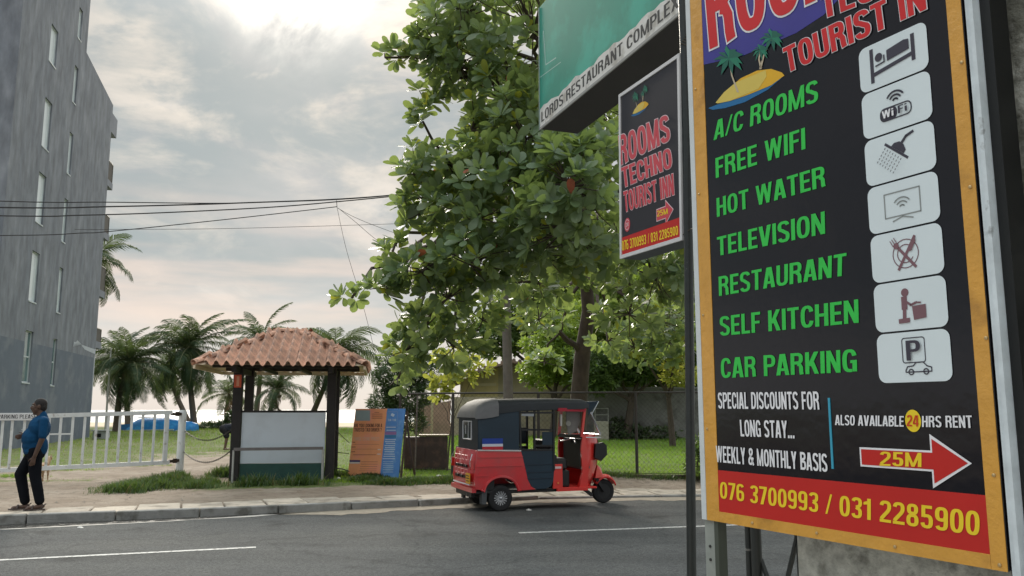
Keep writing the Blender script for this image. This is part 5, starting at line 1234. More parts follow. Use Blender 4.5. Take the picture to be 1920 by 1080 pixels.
# doorway: half door of dark sheet, frame bars and window lattice on both sides
for sg in (-1, 1):
    y = sg*HW
    dpz = [(.33, .94), (.36, .84), (.41, .62), (.46, .46), (.52, .37), (.60, .335), (.76, .335), (.85, .37), (.89, .46), (.905, .62), (.90, .94)]
    d_ = MB().prism(dpz, y, y-sg*.02).build('door', navy, tuk)
    for z in (.60, .72, .50): MB().rod((.44, y+sg*.003, z), (.87, y+sg*.003, z), .008, .01).build('door_rib', flat((26, 40, 55)), d_)
    for a, b, w in (((.33, .94), (.31, 1.60), .035), ((.565, .95), (.565, 1.58), .035), ((.90, .62), (.90, 1.60), .05), ((.33, 1.28), (.90, 1.27), .035), ((.33, 1.55), (.90, 1.55), .05), ((.56, 1.02), (.9, 1.015), .03), ((.33, .955), (.9, .95), .03)):
        MB().rod((a[0], y-sg*.01, a[1]), (b[0], y-sg*.01, b[1]), w, .03, up=(1, 0, 0) if abs(a[0]-b[0]) < .1 else (0, 0, 1)).build('frame_bar', blk, tuk)
    MB().box((.705, min(y, y-sg*.02), 1.03), (.885, max(y, y-sg*.02), 1.24)).build('door_insert', navy, tuk)
    MB().rod((.34, y+sg*.008, 1.53), (.55, y+sg*.008, 1.52), .01, .06).build('rolled_sheet', flat((150, 155, 160), .3), tuk)
    MB().prism([(.885, .33), (1.055, .33), (1.05, .72), (.90, .72)], y-sg*.0, y-sg*.04).build('sill_panel', redf, tuk)
    MB().rod((.92, y+sg*.004, .665), (1.03, y+sg*.004, .665), .004, .035).build('maker_sticker', flat((220, 190, 190)), tuk); MB().lathe([(.018, 0), (.015, .01)], 8, axis='y', M=Matrix.Translation((.97, y+sg*.008 if sg > 0 else y-.012, .42))).build('reflector', flat((230, 120, 60)), tuk)
    MB().rod((.95, y, .31), (1.55, y-sg*.12, .30), .03, .05).build('sill', redf, tuk)
# inside: passenger seat, engine deck, driver seat
seatm = mat('seat_vinyl', (.02, .018, .018), .5, var=.1)
B((-.30, -.56, .58), (.26, .56, .74), 'rear_seat', seatm, bev=.04); B((-.34, -.56, .72), (-.24, .56, 1.18), 'rear_backrest', seatm, bev=.04)
B((.98, -.42, .60), (1.24, .42, .80), 'driver_seat', seatm, bev=.04); B((.93, -.55, .33), (.99, .55, .86), 'partition', blk); B((.93, -.40, .84), (.98, .40, 1.10), 'driver_backrest', seatm, bev=.02)
B((.99, -.40, .33), (1.28, .40, .60), 'seat_box', blk, bev=.02); B((1.0, -.52, .30), (1.72, .52, .335), 'front_floor', redf)
B((-.36, -.58, .33), (-.1, .58, .5), 'engine_cover', blk)
# front cowl
cw_ = lambda x, hw, z0, z1, rad: [(x, -hw, z0), (x, -hw, z1-rad), (x, -hw+rad, z1), (x, hw-rad, z1), (x, hw, z1-rad), (x, hw, z0)]
sections = [(1.62, .50, .34, 1.17), (1.74, .46, .36, 1.17), (1.88, .36, .50, 1.14), (1.98, .24, .62, 1.08)]
rr = []
for z, xf, hwz in ((.33, 1.80, .46), (.50, 1.86, .45), (.70, 1.93, .43), (.86, 1.955, .42), (1.0, 1.95, .42), (1.10, 1.93, .43), (1.18, 1.89, .44)):
    rr.append([(xf-.42*abs(y)**2.4, y*hwz*1.13, z) for y in np.linspace(-1, 1, 13)])
cow = MB().loft(rr, closed=False, cap=False).build('front_cowl', redf, tuk, smooth='all')
sol = cow.modifiers.new('thick', 'SOLIDIFY'); sol.thickness = .03
for sg in (-1, 1):
    MB().prism([(1.40, .31), (1.46, .60), (1.44, .95), (1.47, 1.17), (1.53, 1.17), (1.55, .9), (1.56, .31)], sg*.515, sg*.47).build('cowl_edge', redf, tuk)
    MB().rod((1.46, sg*.49, 1.15), (1.52, sg*.50, 1.64), .04, .05).build('windscreen_pillar', redf, tuk)
MB().rod((1.47, -.50, 1.15), (1.47, .50, 1.15), .05, .06).build('dash_top', blk, tuk)
B((1.50, -.42, .60), (1.66, .42, 1.14), 'dashboard', blk, bev=.03)
MB().rod((1.50, -.5, 1.14), (1.86, -.40, 1.13), .010, .016).build('cowl_stripe', wh, tuk); MB().rod((1.50, .5, 1.14), (1.86, .40, 1.13), .010, .016).build('cowl_stripe', wh, tuk)
# windscreen leaning back, its frame and sun visor
wv = [(1.83, -.43, 1.18), (1.83, .43, 1.18), (1.60, .45, 1.66), (1.60, -.45, 1.66)]
wf = MB(); wf.tube(wv+[wv[0]], .018, 6); wf = wf.build('windscreen_frame', chrome, tuk); MB().add(wv, [(0, 1, 2, 3)]).build('glass', clear, wf)
MB().add([(1.56, -.52, 1.70), (1.56, .52, 1.70), (1.80, .46, 1.73), (1.80, -.46, 1.73), (1.56, -.52, 1.73), (1.56, .52, 1.73), (1.80, .46, 1.745), (1.80, -.46, 1.745)], [(0, 3, 2, 1), (4, 5, 6, 7), (0, 1, 5, 4), (1, 2, 6, 5), (2, 3, 7, 6), (3, 0, 4, 7)]).build('sun_visor', navy, tuk)
for sg in (-1, 1): MB().add([(1.80, sg*.46, 1.74), (1.60, sg*.47, 1.50), (1.58, sg*.49, 1.70)], [(0, 1, 2)]).build('visor_cheek', navy, tuk); MB().tube([(1.80, sg*.46, 1.74), (1.66, sg*.465, 1.52), (1.84, sg*.44, 1.20)], .011, 5).build('visor_trim', chrome, tuk)
MB().rod((.98, -HW+.02, 1.60), (1.52, -HW+.12, 1.595), .05, .055).build('roof_fringe', flat((170, 30, 50), .6), tuk)
MB().loft([[(1.12, -.40, 1.2), (1.2, -.40, 1.2), (1.2, -.35, 1.2)], [(1.12, -.40, 1.4), (1.2, -.40, 1.42), (1.2, -.35, 1.42)]]).build('hanging_cloth', flat((190, 188, 182), .9), tuk) if False else None
MB().rod((1.07, -HW+.10, 1.33), (1.07, -HW+.10, 1.52), .03, .05).build('mirror_inside', flat((185, 180, 175), .4), tuk)
MB().prism([(1.22, 1.58), (1.22, 1.36), (1.26, 1.18), (1.40, 1.24), (1.47, 1.40), (1.47, 1.58)], -.40, -.42).build('weather_flap', mat('cloudy_sheet', (.16, .15, .14), .35, var=.2, vs=8), tuk)
MB().lathe([(.045, 0), (.045, .006), (.026, .008)], 14, axis='y', M=Matrix.Translation((1.25, -.434, 1.37))).build('round_sticker', flat((150, 148, 140)), tuk)
# handlebar, mirrors, headlamps
MB().tube([(1.42, -.32, 1.05), (1.50, -.1, 1.10), (1.50, .1, 1.10), (1.42, .32, 1.05)], .016, 7).build('handlebar', chrome, tuk); MB().tube([(1.50, 0, 1.1), (1.72, 0, .55)], .03, 8).build('steering_column', blk, tuk)
for sg in (-1, 1):
    o = MB().lathe([(.02, .0), (.085, .02), (.10, .06), (.10, .10), (.08, .125)], 16, axis='x', M=Matrix.Translation((1.79, sg*.27, .90)) @ Matrix.Rotation(-sg*.35, 4, 'Z')).build('headlamp', blk, tuk, smooth=True)
    MB().lathe([(.085, .112), (.06, .135), (.02, .145)], 16, axis='x', M=Matrix.Translation((1.79, sg*.27, .90)) @ Matrix.Rotation(-sg*.35, 4, 'Z')).build('lens', mat('lamp_lens', (.5, .52, .52), .08, var=0, spec=.9), o)
    MB().rod((1.88, sg*.36, .99), (1.93, sg*.30, .99), .05, .03).build('indicator', flat((225, 130, 40), .2), tuk)
    MB().prism([(1.74, .80), (1.86, .74), (1.97, .84), (1.965, 1.0), (1.90, 1.05), (1.76, 1.02)], sg*.405, sg*.30).build('lamp_housing', blk, tuk)
MB().prism([(1.915, .88), (1.965, .88), (1.96, 1.07), (1.92, 1.07)], -.09, .09).build('front_badge', blk, tuk)
# wheels
def wheel(x, y, r, w, rim=True, sc=1.):
    o = empty('wheel', (x, y, r)); o.parent = tuk
    MB().lathe([(r*.60, -w*.42), (r*.80, -w*.5), (r*.94, -w*.42), (r, -w*.2), (r, w*.2), (r*.94, w*.42), (r*.80, w*.5), (r*.60, w*.42)], 30, axis='y', caps=False).build('tyre', rub, o, smooth=True)
    MB().lathe([(r*.62, -w*.40), (r*.60, -w*.30), (r*.55, -w*.1), (r*.2, -w*.05)], 26, axis='y').build('rim', blk, o, smooth=True)
    if rim:
        sg = -1 if y < 0 else 1
        for k in range(16):
            t = 2*PI*k/16; a = (r*.15*math.cos(t), sg*w*.40, r*.15*math.sin(t)); b = (r*.54*math.cos(t+.35), sg*w*.42, r*.54*math.sin(t+.35))
            MB().rod(a, b, .017, .012, up=(0, 1, 0)).build('spoke', chrome, o)
        MB().lathe([(r*.16, 0), (r*.10, sg*.02), (.01, sg*.024)], 12, axis='y', M=Matrix.Translation((0, sg*w*.38, 0))).build('hub_cap', chrome, o)
    return o
wheel(0, -.535, .205, .13); wheel(0, .535, .205, .13); wheel(2.07, 0, .205, .11, rim=False)
B((-.06, -.5, .16), (.06, .5, .24), 'axle', blk)
MB().prism([(-.31, .12), (-.24, .12), (-.23, .36), (-.32, .36)], -.60, -.46).build('mudflap', flat((75, 78, 80), .7), tuk); MB().prism([(-.31, .12), (-.27, .12), (-.26, .36), (-.31, .36)], .46, .60).build('mudflap', flat((55, 58, 60), .7), tuk)
MB().rod((-.42, -.45, .26), (-.42, .45, .26), .05, .08).build('chassis_bar', blk, tuk); MB().rod((.2, -.45, .29), (1.6, -.3, .28), .05, .05).build('chassis_rail', blk, tuk)
MB().tube([(-.45, -.2, .24), (-.2, -.2, .22)], .03, 8).build('exhaust', flat((80, 78, 75), .5), tuk)
# front fender hugging the wheel and the fork
m = MB(); rr = []
for k in range(10):
    t = R(25+k*13); c_, s_ = math.cos(t), math.sin(t); q = .245+.02*math.sin(k*.5)
    rr.append([(2.07+c_*(q-.03), -.10, .205+s_*(q-.03)), (2.07+c_*q, -.085, .205+s_*q), (2.07+c_*(q+.03), 0, .205+s_*(q+.03)), (2.07+c_*q, .085, .205+s_*q), (2.07+c_*(q-.03), .10, .205+s_*(q-.03))])
fd = m.loft(rr, closed=False, cap=False).build('front_fender', redf, tuk, smooth=True); q = fd.modifiers.new('thick', 'SOLIDIFY'); q.thickness = .012
MB().loft([[(1.84, -.2, .44), (1.84, .2, .44), (1.90, .16, .66), (1.90, -.16, .66)], [(2.06, -.07, .44), (2.06, .07, .44), (2.0, .08, .60), (2.0, -.08, .60)]]).build('nose_cone', redf, tuk)
for sg in (-1, 1): MB().rod((2.07, sg*.075, .205), (1.86, sg*.075, .50), .04, .05).build('fork_arm', blk, tuk)
MB().rod((1.5, -.45, .30), (1.70, -.35, .18), .04, .05).build('foot_bracket', blk, tuk)
# ================================================================== PEOPLE AND DOG
def capsule(mb, a, b, ra, rb, n=12, k=4):
    a = Vector(a); b = Vector(b); d = b-a; L_ = max(d.length, 1e-4); d.normalize(); pts = []; rs = []
    for i in range(k+1):
        t = PI/2*i/k; pts.append(a-d*ra*math.cos(t)); rs.append(max(.001, ra*math.sin(t)))
    for i in range(k+1):
        t = PI/2*i/k; pts.append(b+d*rb*math.sin(t)); rs.append(max(.001, rb*math.cos(t)))
    mb.tube(pts, rs, n)
def ell(mb, c, r, rot=None, n=14, k=9):
    M = Matrix.Translation(c) @ (rot.to_4x4() if rot else Matrix.Identity(4)) @ Matrix.Diagonal((*r, 1))
    mb.lathe([(max(.001, math.sin(PI*i/k)), -math.cos(PI*i/k)) for i in range(k+1)], n, M=M)
def merged(mb, name, m, parent, voxel=.011, sm_=3, M=None):
    me = mb.mesh('tmp', m); o = bpy.data.objects.new('tmp', me); C.objects.link(o)
    r = o.modifiers.new('r', 'REMESH'); r.mode = 'VOXEL'; r.voxel_size = voxel; r.use_smooth_shade = True
    s = o.modifiers.new('s', 'SMOOTH'); s.factor = .5; s.iterations = sm_
    dg = bpy.context.evaluated_depsgraph_get(); out = bpy.data.meshes.new_from_object(o.evaluated_get(dg)); bpy.data.objects.remove(o)
    out.materials.clear(); out.materials.append(m); return link(name, out, parent, 'all', M)
skin = mat('brown_skin', (.085, .045, .03), .55, var=.12, vs=20); skin2 = mat('brown_skin_legs', (.14, .08, .055), .6, var=.1)
hairm = mat('short_dark_hair', (.022, .018, .017), .9, var=.3, vs=60, bump=.5, bs=200)
shirtm = mat('blue_shirt_cloth', (.007, .052, .125), .9, var=.16, vs=9, bump=.5, bs=14, spec=.15); trm = mat('black_trousers_cloth', (.008, .009, .012), .95, var=.2, vs=8, bump=.35, bs=12, spec=.08)
sand_m = mat('brown_sandal', (.07, .05, .045), .7, var=.2)
# local frame: x = facing, y = his left (towards the road), feet on z=0
g = G(50, 956, .122)
man = thing('person', 'man in a blue short-sleeved shirt and black trousers walking left along the pavement', 'person', g, R(203))
body = MB()
hd = Vector((-.050, 0, 1.525))
ell(body, hd+Vector((-.012, 0, .015)), (.092, .074, .098)); ell(body, hd+Vector((.022, 0, -.045)), (.068, .058, .07)); capsule(body, hd+Vector((.025, 0, -.098)), hd+Vector((.048, 0, -.102)), .034, .027)
capsule(body, hd+Vector((.080, 0, .018)), hd+Vector((.100, 0, -.024)), .011, .017); ell(body, hd+Vector((.077, 0, .035)), (.016, .05, .012))
for s_ in (1, -1): ell(body, hd+Vector((-.012, s_*.078, -.004)), (.021, .010, .032)); ell(body, hd+Vector((.06, s_*.035, -.02)), (.025, .022, .025))
ell(body, hd+Vector((.083, 0, -.055)), (.014, .026, .008)); ell(body, hd+Vector((.081, 0, -.07)), (.014, .023, .008))
capsule(body, (-.115, 0, 1.30), hd+Vector((-.022, 0, -.07)), .066, .056)
capsule(body, (-.13, -.15, 1.315), (-.13, .15, 1.315), .055, .055)
ell(body, (-.08, 0, 1.20), (.125, .17, .17)); ell(body, (-.01, 0, 1.02), (.13, .14, .15)); ell(body, (-.06, 0, .84), (.12, .145, .11))
# near (left) arm hanging, far (right) arm bent with hand on the belly
LA = [(-.16, .20, 1.31), (-.155, .235, 1.06), (-.075, .235, .80)]
capsule(body, LA[0], LA[1], .052, .043); capsule(body, LA[1], LA[2], .042, .028)
RA = [(-.12, -.19, 1.31), (-.06, -.24, 1.06), (.12, -.13, 1.10)]
capsule(body, RA[0], RA[1], .052, .043); capsule(body, RA[1], RA[2], .042, .028)
def hand(b, w, d, side, curl, sc=1.):                             # palm, four fingers and a thumb
    w = Vector(w); d = Vector(d).normalized(); side = Vector(side).normalized(); pn = d.cross(side).normalized()
    for q in (-.022, 0, .022): capsule(b, w+side*q*.7, w+d*.075+side*q, .014, .0125)
    for i, (q, ln) in enumerate(((-.031, .055), (-.0105, .072), (.0105, .078), (.031, .068))):
        p0 = w+d*.075+side*q; p1 = p0+(d*math.cos(curl*.6)+pn*math.sin(curl*.6)).normalized()*ln*.5; p2 = p1+(d*math.cos(curl*1.6)+pn*math.sin(curl*1.6)).normalized()*ln*.5
        capsule(b, p0, p1, .0092, .0085, 7, 2); capsule(b, p1, p2, .0085, .007, 7, 2)
    t0 = w+side*.022+d*.02; t1 = t0+(side*.8+d*.6+pn*.3).normalized()*.035; t2 = t1+(side*.3+d+pn*.4).normalized()*.03
    capsule(b, t0, t1, .012, .010, 7, 2); capsule(b, t1, t2, .010, .008, 7, 2)
hand(body, (-.068, .235, .782), (.2, 0, -1), (1, .15, .1), .55); hand(body, (.125, -.118, 1.10), (.55, .75, -.25), (.2, .1, 1), .7)
legs = (((-.055, .085, .86), (-.085, .09, .50), (-.175, .085, .11)), ((-.045, -.085, .86), (.13, -.09, .52), (.035, -.085, .10)))
for h_, k_, a_ in legs: capsule(body, h_, k_, .088, .058); capsule(body, k_, a_, .056, .036)
feet = (((-.21, .085, .055), (-.02, .095, .035)), ((.005, -.085, .045), (.19, -.10, .028)))
for a_, b_ in feet:
    capsule(body, a_, b_, .034, .026); 
    for q in range(5): capsule(body, Vector(b_)+Vector((0, -.03+q*.015, -.005)), Vector(b_)+Vector((.035-.004*abs(q-1), -.034+q*.017, -.012)), .0085, .008, 6, 2)
merged(body, 'body', skin, man, voxel=.0075, sm_=2)
hr = MB(); ell(hr, hd+Vector((-.022, 0, .034)), (.094, .081, .092)); ell(hr, hd+Vector((-.055, 0, -.01)), (.060, .074, .07))
ho = merged(hr, 'hair', hairm, man, voxel=.01)
em = flat((200, 195, 185), .3); 
for s_ in (1, -1):
    e_ = MB(); ell(e_, hd+Vector((.074, s_*.03, .014)), (.010, .013, .007), n=10, k=6); eo = e_.build('eye', em, man, smooth='all')
    e_ = MB(); ell(e_, hd+Vector((.081, s_*.031, .014)), (.005, .006, .006), n=8, k=5); e_.build('pupil', flat((15, 12, 12), .2), eo)
    e_ = MB(); capsule(e_, hd+Vector((.083, s_*.016, .031)), hd+Vector((.070, s_*.048, .030)), .005, .004, 6, 2); e_.build('eyebrow', hairm, man)
e_ = MB(); capsule(e_, hd+Vector((.097, -.016, -.045)), hd+Vector((.097, .016, -.045)), .005, .005, 6, 2); e_.build('moustache', hairm, man)
st_ = MB()
ell(st_, (-.08, 0, 1.20), (.155, .20, .19)); ell(st_, (-.015, 0, 1.05), (.165, .185, .185)); ell(st_, (-.055, 0, .94), (.148, .178, .14)); capsule(st_, (-.13, -.155, 1.315), (-.13, .155, 1.315), .064, .064)
capsule(st_, (-.05, 0, .95), (-.05, 0, .90), .170, .170); ell(st_, (-.045, 0, .86), (.158, .183, .08)); ell(st_, (-.01, 0, .95), (.145, .165, .14)); capsule(st_, (-.115, 0, 1.33), (-.105, 0, 1.40), .085, .066)
capsule(st_, LA[0], Vector(LA[0]).lerp(Vector(LA[1]), .88), .064, .060); capsule(st_, RA[0], Vector(RA[0]).lerp(Vector(RA[1]), .88), .064, .060)
so_ = merged(st_, 'shirt', shirtm, man, voxel=.011, sm_=4)
cl = MB()
for s_ in (1, -1): cl.add([(-.045, s_*.012, 1.385), (-.02, s_*.075, 1.375), (-.085, s_*.09, 1.43), (-.10, s_*.05, 1.455)], [(0, 1, 2, 3)])
MB().box((.125, .05, 1.175), (.148, .055, 1.185)).build('pen', flat((200, 200, 200)), so_)
tr_ = MB(); ell(tr_, (-.05, 0, .83), (.142, .168, .12))
for h_, k_, a_ in legs:
    a2 = Vector(k_).lerp(Vector(a_), .93); capsule(tr_, h_, k_, .108, .082); capsule(tr_, k_, a2, .082, .068)
    m_ = Vector(k_).lerp(a2, .75)
    for q in range(3): capsule(tr_, m_+Vector((-.05, -.04+.03*q, -.02+.04*q)), m_+Vector((.05, .03, .03*q)), .02, .015, 7, 2)
merged(tr_, 'trousers', trm, man, voxel=.011, sm_=3)
for a_, b_ in feet:
    s_ = MB(); d = Vector(b_)-Vector(a_); sole = []
    a_ = Vector((a_[0], a_[1], 0)); b_ = Vector((b_[0], b_[1], 0))
    pts = [(-.045, 0), (-.035, .032), (.06, .036), (.17, .046), (.235, .03), (.25, 0), (.235, -.03), (.17, -.045), (.06, -.036), (.035-.07, -.032)]
    s_.add([(a_.x+x, a_.y+y, z) for z in (.0, .02) for x, y in pts], [tuple(range(9, -1, -1)), tuple(range(10, 20))]+[(i, (i+1) % 10, (i+1) % 10+10, i+10) for i in range(10)])
    s_.tube([(a_.x+.13, a_.y-.043, .015), (a_.x+.12, a_.y-.02, .066), (a_.x+.12, a_.y+.02, .066), (a_.x+.13, a_.y+.043, .015)], .016, 6); s_.tube([(a_.x+.02, a_.y-.036, .02), (a_.x-.02, a_.y-.03, .07), (a_.x-.045, a_.y, .085), (a_.x-.02, a_.y+.03, .07), (a_.x+.02, a_.y+.036, .02)], .009, 5)
    s_.build('sandal', sand_m, man)
# person bending down behind the kiosk post; only the back, shorts and bare legs show. x = facing (right)
g = G(425, 843.5, .13)
p2 = thing('person', 'person in dark clothes bending far forward beside the kiosk post, bare calves showing', 'person', g, R(12))
b2 = MB()
hipp = Vector((-.10, 0, .78)); sh_ = Vector((.40, 0, .72)); hd2 = Vector((.58, 0, .50))
capsule(b2, hipp, sh_, .13, .13); capsule(b2, sh_+Vector((0, -.13, 0)), sh_+Vector((0, .13, 0)), .07, .07); ell(b2, hd2, (.085, .075, .10), Matrix.Rotation(R(55), 3, 'Y')); capsule(b2, sh_+Vector((.06, 0, -.03)), hd2, .055, .05)
for s_ in (1, -1):
    capsule(b2, hipp+Vector((0, s_*.09, -.04)), (-.02, s_*.10, .44), .088, .056); capsule(b2, (-.02, s_*.10, .44), (-.06, s_*.10, .08), .054, .035); capsule(b2, (-.09, s_*.10, .035), (.08, s_*.12, .028), .034, .026)
    capsule(b2, sh_+Vector((0, s_*.18, -.02)), (.40, s_*.2, .44), .046, .038); capsule(b2, (.40, s_*.2, .44), (.42, s_*.14, .20), .036, .026); hand(b2, (.42, s_*.14, .19), (.1, 0, -1), (1, 0, .1), .8)
merged(b2, 'body', skin2, p2, voxel=.013)
s2 = MB(); capsule(s2, hipp+Vector((.05, 0, .0)), sh_+Vector((0, 0, .0)), .175, .16); capsule(s2, sh_+Vector((0, -.16, 0)), sh_+Vector((0, .16, 0)), .09, .09)
ell(s2, (.1, 0, .84), (.24, .18, .12)); [capsule(s2, sh_+Vector((0, q*.18, -.02)), (.40, q*.2, .52), .07, .06) for q in (1, -1)]
merged(s2, 'shirt', mat('dark_navy_cloth', (.010, .013, .022), .9, var=.1), p2, voxel=.015)
s3 = MB(); ell(s3, hipp+Vector((-.03, 0, -.02)), (.17, .19, .17)); [capsule(s3, hipp+Vector((0, q*.09, -.05)), (-.03, q*.10, .50), .115, .095) for q in (1, -1)]
merged(s3, 'shorts', mat('black_shorts_cloth', (.010, .010, .013), .9, var=.1), p2, voxel=.015)
h3 = MB(); ell(h3, hd2+Vector((.02, 0, .02)), (.09, .082, .10), Matrix.Rotation(R(55), 3, 'Y')); merged(h3, 'hair', hairm, p2, voxel=.015)
# dog standing behind the gate, tail towards us
g = G(79, 904, .11)
dog = thing('dog', 'tan dog standing on the sandy ground just behind the walking man', 'dog', g, R(100)); dog.scale = (.8, .8, .8)
dgm = mat('tan_dog_fur', (.34, .215, .12), .9, var=.25, vs=7, col2=(.48, .38, .26), c2s=4, bump=.4, bs=60)
d_ = MB()
ell(d_, (.17, 0, .40), (.15, .085, .125)); ell(d_, (-.08, 0, .41), (.20, .075, .095)); ell(d_, (-.24, 0, .40), (.09, .08, .10))
capsule(d_, (.25, 0, .45), (.36, 0, .56), .07, .055); ell(d_, (.41, 0, .59), (.085, .06, .06)); capsule(d_, (.45, 0, .575), (.55, 0, .555), .036, .024)
for s_ in (1, -1):
    capsule(d_, (.36, s_*.045, .63), (.345, s_*.06, .70), .022, .006); capsule(d_, (.20, s_*.06, .36), (.19, s_*.06, .20), .042, .026); capsule(d_, (.19, s_*.06, .20), (.205, s_*.06, .04), .023, .017); capsule(d_, (.20, s_*.06, .02), (.245, s_*.06, .018), .022, .018)
    capsule(d_, (-.25, s_*.055, .40), (-.19, s_*.065, .26), .068, .04); capsule(d_, (-.19, s_*.065, .26), (-.30, s_*.065, .165), .034, .022); capsule(d_, (-.30, s_*.065, .165), (-.275, s_*.065, .03), .020, .016); capsule(d_, (-.275, s_*.065, .018), (-.23, s_*.065, .018), .021, .017)
capsule(d_, (-.31, 0, .46), (-.40, 0, .36), .022, .017); capsule(d_, (-.40, 0, .36), (-.42, 0, .24), .017, .010)
merged(d_, 'body', dgm, dog, voxel=.010)
e_ = MB(); ell(e_, (.573, 0, .562), (.012, .014, .011), n=8, k=5); e_.build('nose', flat((15, 12, 12), .3), dog)
for s_ in (1, -1): e_ = MB(); ell(e_, (.468, s_*.034, .61), (.008, .007, .008), n=8, k=5); e_.build('eye', flat((20, 12, 8), .2), dog)
# ================================================================== VEGETATION
# --- coconut palms
palm_m = mat('palm_leaflet', (.038, .066, .036), .6, var=.3, vs=1.2, col2=(.085, .11, .045), c2s=.8, spec=.2, trans=.22, tcol=(.16, .22, .06)); rach_m = mat('palm_midrib', (.20, .20, .10), .6, var=.15)
ptr_m = mat('palm_trunk_bark', (.12, .095, .075), .9, var=.25, vs=5, bump=.6, bs=14, scl=(1, 1, 5)); dry_m = mat('dry_frond', (.19, .13, .075), .8, var=.25, vs=3)
def frond_mesh(L_, droop, seed, dry=False):
    rd = random.Random(seed); mb = MB(); n = 16; pts = []; p = Vector((0, 0, 0)); ang = R(rd.uniform(28, 38) if not dry else -20)
    for i in range(n+1): pts.append(p.copy()); p += Vector((math.cos(ang), 0, math.sin(ang)))*L_/n; ang -= droop/n*(1+.9*i/n)
    mb.cur = 1; mb.tube(pts, [.045*(1-i/n)+.008 for i in range(n+1)], 5); mb.cur = 0
    k = 52
    for i in range(3, k+1):
        u = i/k; f = u*n; j = min(int(f), n-1); q = pts[j].lerp(pts[j+1], f-j); d = (pts[j+1]-pts[j]).normalized()
        upv = Vector((-d.z, 0, d.x)); ln = L_*.27*math.sin(PI*min(1, .16+u*.80))**.75*rd.uniform(.88, 1.08); w = .040+.018*math.sin(PI*u)
        for sg in (-1, 1):
            if rd.random() < .06: continue
            lat = Vector((0, sg, 0)); dd = (lat*.80+d*(.42+.5*u)+upv*rd.uniform(.0, .20)).normalized()
            p1 = q+dd*ln*.5-Vector((0, 0, ln*.07)); p2 = q+dd*ln*.86-Vector((0, 0, ln*rd.uniform(.30, .52)))
            wd = d*w; mb.add([q-wd*.6, q+wd*.6, p1+wd*.8, p1-wd*.8, p2], [(0, 1, 2, 3), (3, 2, 4)])
    return mb.mesh('frond', [dry_m if dry else palm_m, rach_m])
FR = [frond_mesh(4.6, d, i) for i, d in enumerate((R(48), R(68), R(38), R(80), R(58)))]; FRD = [frond_mesh(4.0, R(90), 33, True)]
for me in FR+FRD: me.polygons.foreach_set('use_smooth', [False]*len(me.polygons))
def palm(base, crown, label, n=26, sc=1., seed=0, lean=None, group='coconut palms along the beach', low=(-45, 78), trunk=True):
    rd = random.Random(seed); t_ = thing('coconut_palm', label, 'palm tree', base, group=group); c = Vector(crown)-Vector(base)
    mid = c*.5+Vector((rd.uniform(-.3, .3), 0, 0))
    pts = [Vector((0, 0, -.2)).lerp(mid, i/5) for i in range(5)]+[mid.lerp(c, i/6) for i in range(7)]
    MB().tube(pts, [.24-.012*i for i in range(len(pts))], 10).build('trunk', ptr_m, t_, smooth=True)
    for i in range(n):
        az = i*2.39996+rd.uniform(-.25, .25); el = R(low[1]+(low[0]-low[1])*((i+.5)/n)**.9+rd.uniform(-8, 8))
        M = Matrix.Translation(c+Vector((0, 0, rd.uniform(-.1, .15)))) @ Matrix.Rotation(az, 4, 'Z') @ Matrix.Rotation(-(el-R(33)), 4, 'Y') @ Matrix.Rotation(rd.uniform(-.5, .5), 4, 'X') @ Matrix.Scale(sc*rd.uniform(.82, 1.08), 4)
        link('frond', FR[rd.randrange(5)], t_, False, M)
    for i in range(3): link('frond', FRD[0], t_, False, Matrix.Translation(c) @ Matrix.Rotation(rd.uniform(0, 6.28), 4, 'Z') @ Matrix.Rotation(R(40), 4, 'Y') @ Matrix.Scale(sc*.8, 4))
    cn = MB()
    for i in range(7): a = rd.uniform(0, 6.28); ell(cn, c+Vector((.3*math.cos(a), .3*math.sin(a), -.35-rd.uniform(0, .25))), (.12, .12, .14), n=7, k=5)
    cn.build('coconuts', mat('coconut_husk', (.12, .13, .05), .6) if 'coconut_husk' not in bpy.data.materials else bpy.data.materials['coconut_husk'], t_, smooth=True)
    return t_
def pm3(px, py, Y): return tuple(P(px, py, Y))
def gb(px, Y): return (XatY(px, Y), Y, float(gz(XatY(px, Y), Y)))
palm(gb(217, 54), pm3(242, 680, 54), 'coconut palm nearest the grey block with thick dark trunk base', 36, .76, 1)
palm(gb(240, 66), pm3(222, 668, 66), 'coconut palm behind the blue boat bow, its trunk rising beside a thicker one', 28, .72, 2)
palm(gb(366, 57), pm3(357, 652, 57), 'largest coconut palm left of the kiosk, spreading over the boat stern', 38, .86, 3)
palm(gb(360, 68), pm3(312, 690, 68), 'smaller coconut palm tucked behind the largest one', 26, .76, 4)
palm(gb(478, 70), pm3(492, 640, 70), 'coconut palm whose crown rises behind the peak of the kiosk roof', 30, .85, 5)
palm(gb(572, 64), pm3(630, 660, 62), 'coconut palm with big drooping fronds behind the right side of the kiosk', 34, .95, 6, low=(-60, 75))
palm(gb(500, 66), pm3(520, 730, 66), 'low young coconut palm seen through the open kiosk', 24, .7, 7, low=(-15, 80))
palm(gb(425, 74), pm3(430, 738, 74), 'short palm with bright arching fronds left of the kiosk posts', 16, .75, 8, low=(-5, 70))
palm(gb(150, 52), pm3(172, 490, 52), 'very tall coconut palm hidden by the grey block with fronds poking out', 26, .72, 9, group='coconut palms along the beach')
